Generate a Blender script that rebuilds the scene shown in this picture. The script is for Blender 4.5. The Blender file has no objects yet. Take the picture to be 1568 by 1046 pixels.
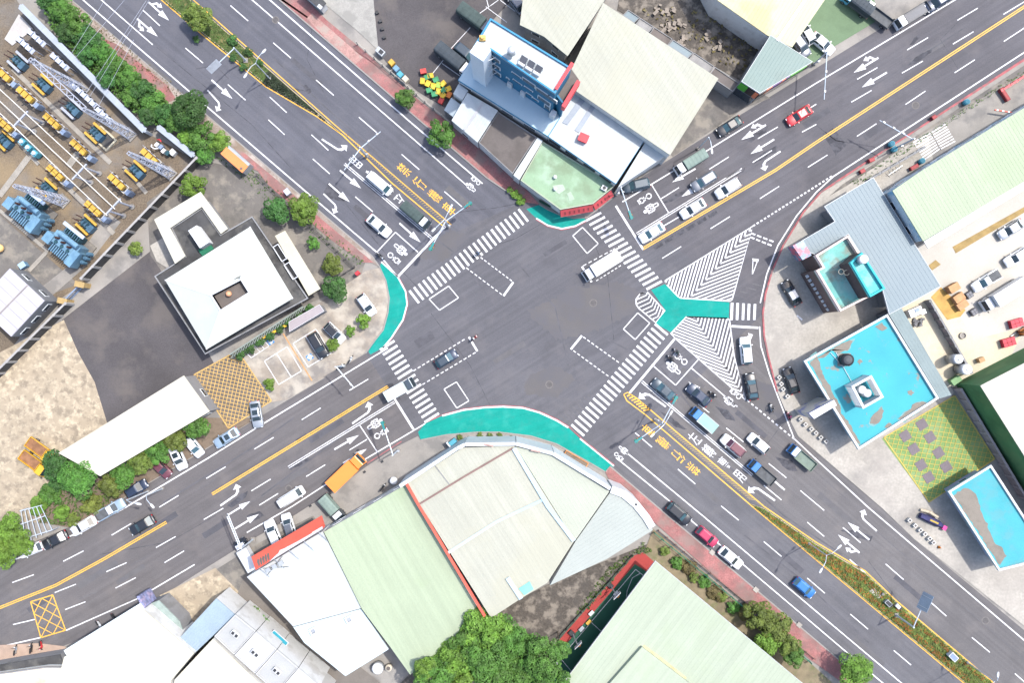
import bpy, math, random
from mathutils import Vector, Matrix

random.seed(7)
SC = bpy.context.scene
COL = SC.collection
# ---------------------------------------------------------------- camera, sky, sun, exposure
CAMH, PXM = 143.0, 8.6                     # flying height (m) and photo pixels per metre on the ground
cd = bpy.data.cameras.new('camera'); cam = bpy.data.objects.new('camera', cd); COL.objects.link(cam)
cam.location = (0, 0, CAMH); cam.rotation_euler = (0, 0, 0)
cd.sensor_width = 36.0; cd.lens = 36.0 * CAMH / (1568 / PXM); cd.clip_start = 1.0; cd.clip_end = 4000.0
SC.camera = cam
SUN_EL, SUN_DIR = math.radians(60), Vector((14, 8, 0)).normalized()
wd = bpy.data.worlds.new('World'); SC.world = wd; wd.use_nodes = True
nt = wd.node_tree; bg = nt.nodes['Background']
sky = nt.nodes.new('ShaderNodeTexSky'); sky.sky_type = 'NISHITA'; sky.sun_disc = False
sky.sun_elevation = SUN_EL; sky.sun_rotation = math.atan2(SUN_DIR.x, SUN_DIR.y)
sky.air_density = 1.0; sky.dust_density = 2.5; sky.ozone_density = 0.7
nt.links.new(sky.outputs[0], bg.inputs[0]); bg.inputs[1].default_value = 0.15
sd = bpy.data.lights.new('sun', 'SUN'); sd.energy = 2.2; sd.angle = math.radians(1.2); sd.color = (1.0, 0.965, 0.91)
so = bpy.data.objects.new('sun', sd); COL.objects.link(so); so.location = (60, 40, 160)
dv = Vector((SUN_DIR.x * math.cos(SUN_EL), SUN_DIR.y * math.cos(SUN_EL), math.sin(SUN_EL)))
so.rotation_euler = dv.to_track_quat('Z', 'Y').to_euler()
vs = SC.view_settings; vs.view_transform = 'Standard'; vs.look = 'None'; vs.exposure = 1.48; vs.gamma = 1.0
vs.use_curve_mapping = False

# ---------------------------------------------------------------- helpers
def G(px, py, z=0.0):
    """place on the plan (metres) of a spot read off the aerial photo for something z metres high"""
    f = (CAMH - z) / CAMH / PXM
    return ((px - 784) * f, (523 - py) * f)
def PP(pts, z=0.0): return [G(p[0], p[1], z) for p in pts]
def area(p): return sum(p[i-1][0]*p[i][1] - p[i][0]*p[i-1][1] for i in range(len(p))) / 2
def ccw(p): return list(p) if area(p) > 0 else list(reversed(p))
def cen(p): return (sum(a[0] for a in p)/len(p), sum(a[1] for a in p)/len(p))

class MB:
    def __init__(s, o=(0, 0, 0)): s.v = []; s.f = []; s.o = (o[0], o[1], o[2] if len(o) > 2 else 0.0)
    def add(s, vs, fs):
        b = len(s.v); s.v += [(a[0]-s.o[0], a[1]-s.o[1], a[2]-s.o[2]) for a in vs]; s.f += [tuple(b+i for i in f) for f in fs]; return s
    def sheet(s, p, z):
        p = ccw(p); return s.add([(x, y, z) for x, y in p], [tuple(range(len(p)))])
    def prism(s, p, z0, z1, cap=True, bot=False):
        p = ccw(p); n = len(p)
        fs = [(i, (i+1) % n, n+(i+1) % n, n+i) for i in range(n)]
        if cap: fs.append(tuple(range(n, 2*n)))
        if bot: fs.append(tuple(reversed(range(n))))
        return s.add([(x, y, z0) for x, y in p] + [(x, y, z1) for x, y in p], fs)
    def box(s, c, d, rz=0.0, M=None):
        hx, hy, hz = d[0]/2, d[1]/2, d[2]/2; cs, sn = math.cos(rz), math.sin(rz); vs = []
        for dz in (-hz, hz):
            for dx, dy in ((-hx, -hy), (hx, -hy), (hx, hy), (-hx, hy)):
                if M is not None:
                    q = M @ Vector((dx, dy, dz)); vs.append((c[0]+q.x, c[1]+q.y, c[2]+q.z))
                else: vs.append((c[0]+dx*cs-dy*sn, c[1]+dx*sn+dy*cs, c[2]+dz))
        return s.add(vs, [(0,3,2,1),(4,5,6,7),(0,1,5,4),(1,2,6,5),(2,3,7,6),(3,0,4,7)])
    def beam(s, a, b, w, h):
        a, b = Vector(a), Vector(b); d = b-a; L = d.length
        if L < 1e-6: return s
        q = d.to_track_quat('X', 'Z').to_matrix(); m = (a+b)/2
        return s.box(m, (L, w, h), M=q)
    def cyl(s, a, b, r0, r1=None, n=8, caps=True):
        a, b = Vector(a), Vector(b); r1 = r0 if r1 is None else r1
        q = (b-a).to_track_quat('Z', 'Y'); vs = []
        for c, r in ((a, r0), (b, r1)):
            for i in range(n):
                t = 2*math.pi*i/n; w = c + q @ Vector((math.cos(t)*r, math.sin(t)*r, 0)); vs.append(tuple(w))
        fs = [(i, (i+1) % n, n+(i+1) % n, n+i) for i in range(n)]
        if caps: fs += [tuple(range(n, 2*n)), tuple(reversed(range(n)))]
        return s.add(vs, fs)
    def tube(s, pts, r, n=6):
        for i in range(len(pts)-1): s.cyl(pts[i], pts[i+1], r, n=n)
        return s
    def ball(s, c, r, n=8, m=5, sz=1.0, half=False):
        vs = []; fs = []; lo = 0 if half else -math.pi/2
        for j in range(m+1):
            ph = lo + (math.pi/2-lo)*j/m
            for i in range(n):
                t = 2*math.pi*i/n; vs.append((c[0]+r*math.cos(ph)*math.cos(t), c[1]+r*math.cos(ph)*math.sin(t), c[2]+r*sz*math.sin(ph)))
        for j in range(m):
            for i in range(n): fs.append((j*n+i, j*n+(i+1) % n, (j+1)*n+(i+1) % n, (j+1)*n+i))
        return s.add(vs, fs)
    def loft(s, rings, close=True, caps=True):
        n = len(rings[0]); vs = [p for r in rings for p in r]; fs = []
        for j in range(len(rings)-1):
            for i in range(n if close else n-1):
                k = (i+1) % n; fs.append((j*n+i, j*n+k, (j+1)*n+k, (j+1)*n+i))
        if caps: fs += [tuple(reversed(range(n))), tuple(range((len(rings)-1)*n, len(rings)*n))]
        return s.add(vs, fs)
    def strip(s, pts, w, z):
        """flat ribbon of width w along a polyline of plan points"""
        n = len(pts); L = []; R = []
        for i in range(n):
            a = Vector(pts[max(i-1, 0)]); b = Vector(pts[min(i+1, n-1)]); d = (b-a).normalized(); nn = Vector((-d.y, d.x)); p = Vector(pts[i])
            L.append(p+nn*w/2); R.append(p-nn*w/2)
        vs = [(p.x, p.y, z) for p in L] + [(p.x, p.y, z) for p in R]
        return s.add(vs, [(i, n+i, n+i+1, i+1) for i in range(n-1)])
    def wallstrip(s, pts, w, z0, z1):
        n = len(pts); L = []; R = []
        for i in range(n):
            a = Vector(pts[max(i-1, 0)]); b = Vector(pts[min(i+1, n-1)]); d = (b-a).normalized(); nn = Vector((-d.y, d.x)); p = Vector(pts[i])
            L.append((p+nn*w/2)[:]); R.append((p-nn*w/2)[:])
        return s.prism(L + R[::-1], z0, z1)
    def mesh(s, name, smooth=False):
        me = bpy.data.meshes.new(name); me.from_pydata(s.v, [], s.f); me.update()
        if smooth: me.shade_smooth()
        return me
    def build(s, name, mat, parent=None, smooth=False, kind=None):
        o = bpy.data.objects.new(name, s.mesh(name, smooth)); COL.objects.link(o)
        if mat is not None: o.data.materials.append(mat)
        if parent is not None: o.parent = parent
        else: o.location = s.o
        if kind: o['kind'] = kind
        return o

def tag(o, label, cat, group=None):
    o['label'] = label; o['category'] = cat
    if group: o['group'] = group
    return o
def thing(name, label, cat, loc=(0, 0, 0), rz=0.0, group=None):
    o = bpy.data.objects.new(name, None); COL.objects.link(o); o.empty_display_size = 0.2
    o.location = (loc[0], loc[1], loc[2] if len(loc) > 2 else 0.0); o.rotation_euler = (0, 0, rz)
    return tag(o, label, cat, group)
def inst(name, me, mat, parent=None, loc=(0, 0, 0), rz=0.0, sc=None):
    """object sharing mesh data, its own material on the object slot"""
    if not me.materials: me.materials.append(None)
    o = bpy.data.objects.new(name, me); COL.objects.link(o); o.parent = parent; o.location = loc; o.rotation_euler = (0, 0, rz)
    o.material_slots[0].link = 'OBJECT'; o.material_slots[0].material = mat
    if sc: o.scale = sc
    return o
def pxang(dx, dy): return math.atan2(-dy, dx)     # photo direction -> plan angle
def lerp(a, b, t): return (a[0]+(b[0]-a[0])*t, a[1]+(b[1]-a[1])*t)

# ---------------------------------------------------------------- materials
MATS = {}
def M(name, col, rough=0.75, var=0.12, scale=0.35, spec=0.3, metal=0.0, stain=None, sscale=0.15, samt=0.5, sedge=(0.5, 0.62),
      bump=0.0, bscale=8.0, fine=0.08, fscale=6.0, coat=0.0, streak=None, objvar=0.0, stain2=None):
    if name in MATS: return MATS[name]
    m = bpy.data.materials.new(name); m.use_nodes = True; t = m.node_tree; N = t.nodes; Lk = t.links.new
    b = N['Principled BSDF']; b.inputs['Roughness'].default_value = rough; b.inputs['Metallic'].default_value = metal
    b.inputs['Specular IOR Level'].default_value = spec; b.inputs['Coat Weight'].default_value = coat
    g = N.new('ShaderNodeNewGeometry')
    def noise(sc, det=3.0, vec=None, rg=0.55):
        n = N.new('ShaderNodeTexNoise'); n.inputs['Scale'].default_value = sc; n.inputs['Detail'].default_value = det
        n.inputs['Roughness'].default_value = rg; Lk(vec or g.outputs['Position'], n.inputs['Vector']); return n.outputs['Fac']
    def ramp(f, a, c):
        r = N.new('ShaderNodeMapRange'); r.inputs[1].default_value = a; r.inputs[2].default_value = c; Lk(f, r.inputs[0]); return r.outputs[0]
    def mix(f, A, B, mode='MIX', k=1.0):
        x = N.new('ShaderNodeMix'); x.data_type = 'RGBA'; x.blend_type = mode
        if isinstance(f, float): x.inputs[0].default_value = f
        else:
            if k != 1.0:
                mu = N.new('ShaderNodeMath'); mu.operation = 'MULTIPLY'; mu.inputs[1].default_value = k; Lk(f, mu.inputs[0]); f = mu.outputs[0]
            Lk(f, x.inputs[0])
        for v, i in ((A, 6), (B, 7)):
            if isinstance(v, tuple): x.inputs[i].default_value = (*v[:3], 1)
            else: Lk(v, x.inputs[i])
        return x.outputs[2]
    lo = tuple(c*(1-var) for c in col); hi = tuple(min(c*(1+var), 1) for c in col)
    c = mix(ramp(noise(scale, 5), 0.3, 0.7), lo, hi)
    if fine: c = mix(ramp(noise(fscale, 2), 0.25, 0.75), c, mix(1.0, c, (1-fine*2,)*3, 'MULTIPLY'))
    if streak:      # (angle, amount): wear drawn out along the driving direction
        mp = N.new('ShaderNodeMapping'); mp.vector_type = 'TEXTURE'; mp.inputs['Rotation'].default_value = (0, 0, streak[0]); mp.inputs['Scale'].default_value = (34, 0.75, 1)
        Lk(g.outputs['Position'], mp.inputs[0])
        c = mix(ramp(noise(1.0, 3, mp.outputs[0]), 0.35, 0.7), c, mix(1.0, c, (1+streak[1],)*3, 'MULTIPLY'))
    for st, off in ((stain, 0), (stain2, 31.7)):
        if st:
            mp = N.new('ShaderNodeMapping'); mp.inputs['Location'].default_value = (off, off*2, 0); Lk(g.outputs['Position'], mp.inputs[0])
            c = mix(ramp(noise(sscale, 6, mp.outputs[0], 0.62), *sedge), c, st, k=samt)
    if objvar:
        oi = N.new('ShaderNodeObjectInfo'); hs = N.new('ShaderNodeHueSaturation'); Lk(c, hs.inputs['Color'])
        r = N.new('ShaderNodeMapRange'); r.inputs[3].default_value = 1-objvar; r.inputs[4].default_value = 1+objvar; Lk(oi.outputs['Random'], r.inputs[0]); Lk(r.outputs[0], hs.inputs['Value'])
        r2 = N.new('ShaderNodeMapRange'); r2.inputs[3].default_value = 0.5-objvar*0.07; r2.inputs[4].default_value = 0.5+objvar*0.05; Lk(oi.outputs['Random'], r2.inputs[0]); Lk(r2.outputs[0], hs.inputs['Hue'])
        c = hs.outputs['Color']
    if isinstance(c, tuple): b.inputs['Base Color'].default_value = (*c, 1)
    else: Lk(c, b.inputs['Base Color'])
    if bump:
        bn = N.new('ShaderNodeBump'); bn.inputs['Strength'].default_value = bump; bn.inputs['Distance'].default_value = 0.05
        Lk(noise(bscale, 4), bn.inputs['Height']); Lk(bn.outputs[0], b.inputs['Normal'])
    MATS[name] = m; return m

aNW, aNE = pxang(1, .855), pxang(1, -.62)
def asphalt(n, c, ang): return M(n, c, rough=0.9, var=0.13, scale=0.05, fine=0.11, fscale=5, streak=(ang, 0.24), stain=tuple(x*0.74 for x in c), sscale=0.22, samt=0.55, sedge=(0.52, 0.7), stain2=tuple(x*k for x, k in zip(c, (1.32, 1.27, 1.2))), spec=0.25)
ASP = asphalt('asphalt', (0.079, 0.078, 0.086), aNE)
ASP_NW = asphalt('asphalt_nw', (0.077, 0.078, 0.091), aNW)
ASP_SE = asphalt('asphalt_se', (0.086, 0.085, 0.092), aNW)
ASP_NE = asphalt('asphalt_ne', (0.080, 0.077, 0.084), aNE)
ASP_SW = asphalt('asphalt_sw', (0.090, 0.084, 0.085), aNE)
PATCH = M('asphalt_patch', (0.042, 0.042, 0.049), rough=0.9, var=0.25, scale=1.2, stain=(0.072, 0.071, 0.08), sscale=0.8, samt=0.9, sedge=(0.44, 0.6))
OLDMK = M('worn_marking', (0.10, 0.098, 0.102), rough=0.9, var=0.2, scale=2, stain=(0.072, 0.07, 0.077), sscale=1.2, samt=0.9, sedge=(0.4, 0.6))
WHITE = M('white_road_paint', (0.55, 0.55, 0.56), rough=0.7, var=0.10, scale=0.5, stain=(0.16, 0.16, 0.17), sscale=1.3, samt=0.75, sedge=(0.54, 0.70), stain2=(0.40, 0.39, 0.38))
YELLOW = M('yellow_road_paint', (0.62, 0.33, 0.045), rough=0.6, var=0.1, scale=1.2, stain=(0.30, 0.18, 0.05), sscale=0.8, samt=0.6, sedge=(0.55, 0.75))
REDP = M('red_kerb_paint', (0.28, 0.085, 0.09), rough=0.8, var=0.25, scale=1.0, stain=(0.12, 0.09, 0.09), sscale=0.7, samt=0.8)
TEAL = M('teal_road_paint', (0.009, 0.22, 0.18), rough=0.85, spec=0.08, var=0.10, scale=0.25, stain=(0.03, 0.15, 0.13), sscale=0.5, samt=0.55, sedge=(0.5, 0.72), stain2=(0.03, 0.25, 0.21), fine=.08, streak=(0.3, -0.12))
CONC = M('concrete', (0.22, 0.205, 0.185), rough=0.9, var=0.15, scale=0.2, stain=(0.12, 0.115, 0.11), sscale=0.18, samt=0.7, bump=0.1)
CONC_P = M('pale_concrete', (0.32, 0.298, 0.262), rough=0.9, var=0.14, scale=0.2, stain=(0.15, 0.14, 0.13), sscale=0.12, samt=0.75, sedge=(0.50, 0.72), stain2=(0.24, 0.22, 0.195), fine=.12, fscale=2.5)
CONC_D = M('dark_concrete', (0.125, 0.115, 0.105), rough=0.9, var=0.2, scale=0.3, stain=(0.07, 0.068, 0.062), sscale=0.3, samt=0.7, stain2=(0.2, 0.18, 0.15))
GRAV = M('substation_gravel', (0.155, 0.122, 0.088), rough=0.95, var=0.2, scale=0.12, fine=0.25, fscale=4, stain=(0.19, 0.14, 0.08), sscale=0.06, samt=0.7, stain2=(0.13, 0.125, 0.12), bump=0.4, bscale=6)
DRY = M('dry_bare_earth', (0.41, 0.345, 0.25), rough=0.95, var=0.18, scale=0.12, fine=0.22, fscale=1.6, stain=(0.17, 0.14, 0.105), sscale=0.6, samt=0.9, sedge=(0.46, 0.58), stain2=(0.26, 0.215, 0.155), bump=0.4)
SOIL = M('brown_soil', (0.15, 0.115, 0.085), rough=0.95, var=0.25, scale=0.5, stain=(0.07, 0.055, 0.04), sscale=0.5, samt=0.8, bump=0.4)
RUBBLE = M('rubble_ground', (0.092, 0.080, 0.068), rough=0.95, var=0.3, scale=0.5, stain=(0.05, 0.045, 0.04), sscale=0.5, samt=0.7, sedge=(0.48, 0.60), stain2=(0.20, 0.175, 0.145), bump=0.5, fine=.25, fscale=3)
REDPAV = M('red_paving', (0.29, 0.125, 0.118), rough=0.9, var=0.2, scale=0.35, fine=0.2, fscale=5, stain=(0.17, 0.13, 0.115), sscale=0.3, samt=0.8, sedge=(0.48, 0.62), stain2=(0.15, 0.09, 0.082))
REDPAV_L = M('faded_red_paving', (0.34, 0.20, 0.175), rough=0.9, var=0.15, scale=0.5, fine=0.2, fscale=5, stain=(0.25, 0.21, 0.18), sscale=0.4, samt=0.8)
GRASSM = M('turf', (0.075, 0.095, 0.03), rough=0.95, var=0.35, scale=0.6, stain=(0.16, 0.13, 0.055), sscale=0.35, samt=0.8, fine=0.2)
GREENFL = M('green_floor_coat', (0.14, 0.225, 0.075), rough=0.8, var=0.15, scale=0.3, stain=(0.17, 0.22, 0.11), sscale=0.3, samt=0.6)
ASP_LOT = M('lot_asphalt', (0.072, 0.066, 0.068), rough=0.95, var=0.18, scale=0.12, stain=(0.10, 0.088, 0.08), sscale=0.1, samt=0.7, fine=0.15)
KERB = M('kerb_stone', (0.22, 0.21, 0.195), rough=0.9, var=0.15, scale=0.8, stain=(0.16, 0.15, 0.14), sscale=0.8, samt=0.6)

# ---------------------------------------------------------------- ground, roads, pavements
gr = MB().sheet([(-1500, -1500), (1500, -1500), (1500, 1500), (-1500, 1500)], 0.0).build('ground', CONC); gr['kind'] = 'structure'
_lv = [0.030]
def struct(name, mb, mat): o = mb.build(name, mat); o['kind'] = 'structure'; return o
def lot(name, pts, mat, z=None):
    if z is None: _lv[0] += 0.004; z = _lv[0]
    return struct(name, MB().sheet(PP(pts), z), mat)
K_W = [(581,408),(591,430),(596,456),(594,479),(587,505),(569,528),(560,541)]
K_S = [(640,668),(644,674),(684,666),(731,662),(764,662),(813,668),(852,680),(893,703),(927,723),(934,714)]
K_E = [(1250,692),(1222,668),(1205,635),(1190,600),(1176,545),(1170,515),(1168,480)]
K_E2 = [(1172,450),(1182,415),(1199,376),(1230,325),(1256,295),(1282,277),(1620,58)]
K_N = [(937,305),(900,333),(878,334),(855,328),(839,321),(826,313),(800,309)]
roadc = struct('road', MB().sheet(PP(K_W + K_S + [(1168,480)] + K_N), 0.02), ASP)
struct('road', MB().sheet(PP([(75,-30),(570,392),(581,408)] + [(800,309),(745,272),(640,182),(425,-3),(392,-31)]), 0.02), ASP_NW)
struct('road', MB().sheet(PP([K_W[-1],(392,642),(316,688),(184,767),(107,807),(30,840),(-40,866),(-40,1022),(70,1000),(110,985),(215,935),(300,880),(380,830),(450,790),(510,752),(562,714),(612,682),K_S[0]]), 0.02), ASP_SW)
struct('road', MB().sheet(PP([K_S[-1],(1020,788),(1049,812),(1240,973),(1360,1075),(1530,1075),(1160,772),(1005,643)]), 0.02), ASP_SE)
struct('road', MB().sheet(PP([(1005,643),(1160,772),(1530,1075),(1700,1075),(1400,826),(1350,778)] + K_E), 0.02), asphalt('asphalt_se_right', (0.098, 0.093, 0.094), aNW))
struct('road', MB().sheet(PP([K_N[0],(950,292),(1020,247),(1070,215),(1235,113),(1470,-32),(1620,-32)] + K_E2[::-1] + [(1168,480)]), 0.02), ASP_NE)

# pavements (a real step up from the road)
def pavement(pts, mat, z=0.13, name='pavement'): return struct(name, MB().prism(PP(pts), 0.0, z), mat)
pavement([(60,-30),(75,-30),(570,392),(581,408),(560,398),(500,345),(440,295),(390,255),(330,232),(285,185),(240,150),(180,95),(120,40),(95,10)], M('dusty_soil', (0.25, 0.205, 0.175), rough=.95, var=.2, scale=.4, stain=(0.15,0.115,0.085), sscale=.3, samt=.8, stain2=(0.33,0.29,0.26), fine=.2))
pavement([(140,60),(158,58),(180,68),(258,132),(270,152),(250,160),(205,122),(160,82)], REDPAV, 0.135, 'red_paving')
pavement([(345,225),(372,232),(430,280),(480,325),(560,392),(572,402),(556,402),(500,362),(450,315),(412,285),(395,262),(340,236)], REDPAV, 0.135, 'red_paving')
pavement([(385,-31),(392,-31),(425,-3),(640,182),(745,272),(800,309),(826,313),(812,297),(795,277),(740,228),(690,190),(645,156),(598,115),(560,80),(500,30),(440,-30)], REDPAV)
pavement([(470,28),(478,20),(556,88),(545,98),(520,80)], REDPAV_L, 0.135, 'faded_red_paving')
pavement([(927,723),(934,714),(1020,788),(1049,812),(1240,973),(1360,1075),(1330,1075),(1240,1010),(1120,905),(1030,825),(990,790),(960,755),(935,740)], REDPAV)
pavement([(1290,282),(1620,66),(1620,80),(1420,200),(1300,282),(1270,300)], CONC_D)
# kerb lines
def kerb(pts, mat=KERB, w=0.22, z=0.14):
    return struct('kerb', MB().wallstrip(PP(pts), w, 0.0, z), mat)
kerb([(75,-30),(570,392),(581,408)] + K_W[1:]); kerb([(392,-31),(425,-3),(640,182),(745,272),(800,309)])
kerb([(927,723),(934,714),(1020,788),(1049,812),(1240,973),(1360,1075)])
kerb(K_S[1:-1]); kerb(K_N[1:-1])
kerb(K_E2[::-1] + [(1168,480),(1170,515),(1176,545),(1190,600)], REDP, 0.30)
# lots and yards
lot('substation_yard', [(-40,-40),(20,-10),(60,55),(210,195),(300,245),(140,425),(60,480),(0,555),(-40,590)], GRAV)
lot('yard_track', [(-40,345),(0,330),(120,435),(80,450),(-40,420)], CONC_D)
lot('paved_strip', [(165,325),(185,340),(135,405),(60,470),(45,455),(120,395)], CONC)
lot('courtyard_asphalt', [(95,490),(230,385),(330,560),(295,580),(160,650),(143,600)], ASP_LOT)
lot('dry_lot', [(-40,560),(98,490),(120,540),(145,585),(165,650),(100,700),(60,800),(-40,800)], DRY)
lot('garden_ground', [(225,310),(310,245),(395,265),(560,400),(550,430),(440,480),(320,520),(230,390)], CONC_D)
lot('parking_forecourt', [(372,548),(420,520),(480,470),(560,415),(582,410),(592,432),(595,456),(592,480),(585,505),(567,528),(558,541),(440,612),(416,616)], M('mottled_concrete', (0.25, 0.215, 0.175), rough=0.9, var=0.2, scale=0.3, stain=(0.14, 0.13, 0.12), sscale=0.25, samt=0.8, sedge=(0.45, 0.6), stain2=(0.33, 0.30, 0.25)))
lot('ramp', [(230,376),(250,364),(268,385),(272,398),(256,410),(240,400)], CONC_P)
lot('crossed_yard', [(297,574),(364,537),(416,614),(350,656)], M('brown_yard', (0.10, 0.085, 0.07), var=0.2, scale=0.5))
lot('verge', [(60,800),(100,700),(150,725),(300,640),(395,640),(310,690),(180,768),(105,808)], SOIL)
lot('white_yard', [(475,-40),(572,-40),(585,82),(545,45),(500,8)], M('chalky_concrete', (0.29, 0.28, 0.255), var=0.2, scale=0.3, stain=(0.17, 0.165, 0.15), sscale=0.3, samt=.9, sedge=(.45,.6), fine=.15))
lot('car_park', [(568,-40),(820,-40),(755,30),(705,130),(682,165),(640,140),(600,105),(580,80)], ASP_LOT)
lot('rubble_field', [(955,-40),(1110,-40),(1185,55),(1142,128),(1030,65),(945,15)], RUBBLE)
lot('dark_gap', [(1000,200),(1095,110),(1180,150),(1140,165),(1030,240)], CONC_D)
lot('green_car_park', [(1255,-40),(1330,-40),(1345,30),(1262,80),(1245,100),(1205,75)], M('green_lot', (0.10, 0.155, 0.085), var=0.15, scale=0.3, stain=(0.08, 0.12, 0.07), sscale=0.3))
lot('forecourt', [(1190,600),(1176,545),(1170,515),(1168,480),(1172,450),(1182,415),(1199,376),(1230,325),(1256,295),(1420,205),(1440,300),(1330,330),(1380,470),(1460,600),(1420,680),(1580,870),(1620,1000),(1400,826),(1350,778),(1250,692),(1222,668),(1205,635)], CONC_P)
lot('delivery_yard', [(1400,380),(1620,250),(1620,520),(1490,590),(1380,470)], M('yard_concrete', (0.36, 0.34, 0.305), var=0.08, scale=0.1, stain=(0.30, 0.275, 0.23), sscale=0.12, samt=0.6, sedge=(0.42, 0.7)))
lot('back_yard', [(1375,475),(1445,440),(1490,520),(1570,500),(1540,560),(1480,600),(1450,590)], M('cream_concrete', (0.44, 0.39, 0.29), var=0.08, scale=0.15, stain=(0.35, 0.29, 0.2), sscale=0.2))
lot('crossed_court', [(1350,672),(1462,605),(1524,703),(1422,770)], GREENFL)
lot('loading_apron', [(500,800),(620,690),(640,675),(700,665),(620,745),(495,815)], CONC)
lot('shop_yard', [(240,935),(335,870),(400,830),(480,790),(500,820),(400,900),(470,1000),(560,1060),(480,1060),(330,890),(300,925)], CONC_D)
lot('dry_patch', [(245,912),(330,870),(345,885),(375,915),(330,925),(300,965),(262,935)], DRY)
lot('alley', [(375,880),(600,1060),(500,1060),(360,920)], M('alley_asphalt', (0.13, 0.115, 0.10), var=0.15, scale=0.3))
lot('woodland_floor', [(600,1060),(640,1020),(750,940),(850,890),(1000,830),(1000,860),(860,1060)], RUBBLE)
lot('planting_strip', [(985,850),(1000,810),(1240,1015),(1300,1070),(1235,1070)], M('planting_soil', (0.16, 0.13, 0.08), var=0.25, scale=0.6, stain=(0.09, 0.1, 0.04), sscale=0.4, samt=0.8))
lot('red_court', [(846,992),(968,852),(985,846),(1003,862),(1000,872),(868,1008),(852,1030)], M('court_red', (0.26, 0.035, 0.03), var=0.1, scale=0.3))
lot('green_court', [(850,1006),(972,864),(985,872),(1020,900),(900,1085),(846,1085)], M('court_green', (0.016, 0.075, 0.045), var=0.15, scale=0.3))
lot('orange_strip', [(1458,378),(1580,310),(1580,318),(1463,388)], M('ochre_strip', (0.24, 0.165, 0.06), var=0.2, scale=0.8))
lot('orange_patch', [(1421,407),(1432,398),(1440,405),(1427,414)], MATS['ochre_strip'])
lot('ochre_ground', [(1425,455),(1440,440),(1478,475),(1470,485),(1450,490)], M('ochre_ground', (0.36, 0.22, 0.06), var=0.25, scale=0.6))
lot('flower_yard', [(-40,990),(60,985),(100,990),(110,1010),(-40,1025)], M('pinkish_paving', (0.3, 0.22, 0.17), var=0.15, scale=0.5))

# ---------------------------------------------------------------- road markings (sheets a few mm above the asphalt)
ZM = 0.028
def mark(name, mb, mat=WHITE): return mb.build(name, mat, roadc)
def line(name, pts, wpx=1.6, mat=WHITE, z=ZM): return mark(name, MB().strip(PP(pts), wpx/PXM, z), mat)
def poly(name, pts, mat=WHITE, z=ZM): return mark(name, MB().sheet(PP(pts), z), mat)
def dashes(name, segs, wpx=1.5, mat=WHITE):
    for a in segs: line(name, [(a[0], a[1]), (a[2], a[3])], wpx, mat)
def dashed(name, a, b, n, duty=0.55, wpx=1.5, mat=WHITE):
    for i in range(n): line(name, [lerp(a, b, i/n), lerp(a, b, (i+duty)/n)], wpx, mat)
def rough_outline(p, j=1.5):
    out = []
    for i in range(len(p)):
        a, b = p[i], p[(i+1) % len(p)]; n = max(2, int(math.hypot(b[0]-a[0], b[1]-a[1])/4))
        for k in range(n): q = lerp(a, b, k/n); out.append((q[0]+random.uniform(-j, j)*.6, q[1]+random.uniform(-j, j)*.6))
    return out
# dark patches under the fresh paint, mostly blacked-out old markings
ZP = 0.024
for p in ([(1392,70),(1400,58),(1410,50),(1408,57),(1398,68)], [(1390,100),(1405,85),(1427,73),(1426,80),(1405,95)], [(1138,214),(1165,200),(1178,190),(1172,203),(1150,218)], [(1152,250),(1170,233),(1190,222),(1188,232),(1165,246)],
          [(494,300),(503,278),(520,290),(536,309),(515,306)], [(553,335),(562,335),(575,350),(566,350)], [(1095,622),(1115,628),(1127,645),(1112,642)], [(1187,700),(1212,705),(1222,722),(1205,720)], [(1010,630),(1030,640),(1052,658),(1035,655)],
          [(348,775),(370,757),(380,752),(376,762),(355,778)], [(385,800),(405,790),(398,782),(378,790)], [(412,110+26),(420,128),(470,138),(468,140)], [(1012,312),(1025,303),(1060,283),(1057,291),(1025,310)], [(1120,272),(1135,262),(1141,256),(1138,264)], [(1260,205),(1275,195),(1296,222),(1280,238)],
          [(440,716),(470,700),(474,705),(446,720)], [(463,131),(470,129),(478,140),(472,144)], [(590,590),(600,586),(614,612),(606,616)], [(1287,812),(1312,812),(1336,822),(1333,830),(1305,822)]):
    poly('asphalt_patch', rough_outline(p), PATCH, ZP)
for i in range(6):
    a = lerp((452,674),(578,600), i/6); poly('asphalt_patch', [a,(a[0]+16,a[1]-10),(a[0]+20,a[1]-6),(a[0]+4,a[1]+4)], PATCH, ZP)
    a = lerp((1000,378),(1100,320), i/6); poly('asphalt_patch', [a,(a[0]+13,a[1]-8),(a[0]+16,a[1]-3),(a[0]+3,a[1]+5)], PATCH, ZP)
for i in range(10):      # ghost of the old crossing
    a = lerp((852,640),(912,595), i/10); line('worn_crosswalk_stripe', [a,(a[0]+15,a[1]+14)], 2.6, OLDMK, ZP)
for a in ((860,655,790,622),(790,622,740,614),(740,614,690,628),(700,586,718,573),(718,573,737,602),(737,602,720,614)): line('worn_line', [a[:2], a[2:]], 1.2, OLDMK, ZP)
for i in range(4): line('worn_line', [(1124+i*9,452-i*6),(1140+i*9,438-i*6+18)], 2, OLDMK, ZP)
for a in ((436,742,370,777),(330,735,300,752),(230,850,200,866),(186,876,150,890),(121,918,150,906),(1340,812,1568,1010),(1240,715,1300,768)): line('worn_line', [a[:2], a[2:]], 1.1, OLDMK, ZP)
for a in ((240,72,385,190,450,262), (520,300,600,400,640,440), (1248,190,1280,215,1340,225), (700,395,790,365,850,330), (700,325,760,318,800,310)):
    line('tar_seam', [(a[0],a[1]),(a[2],a[3]),(a[4],a[5])], 1.0, PATCH, ZP)

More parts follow.
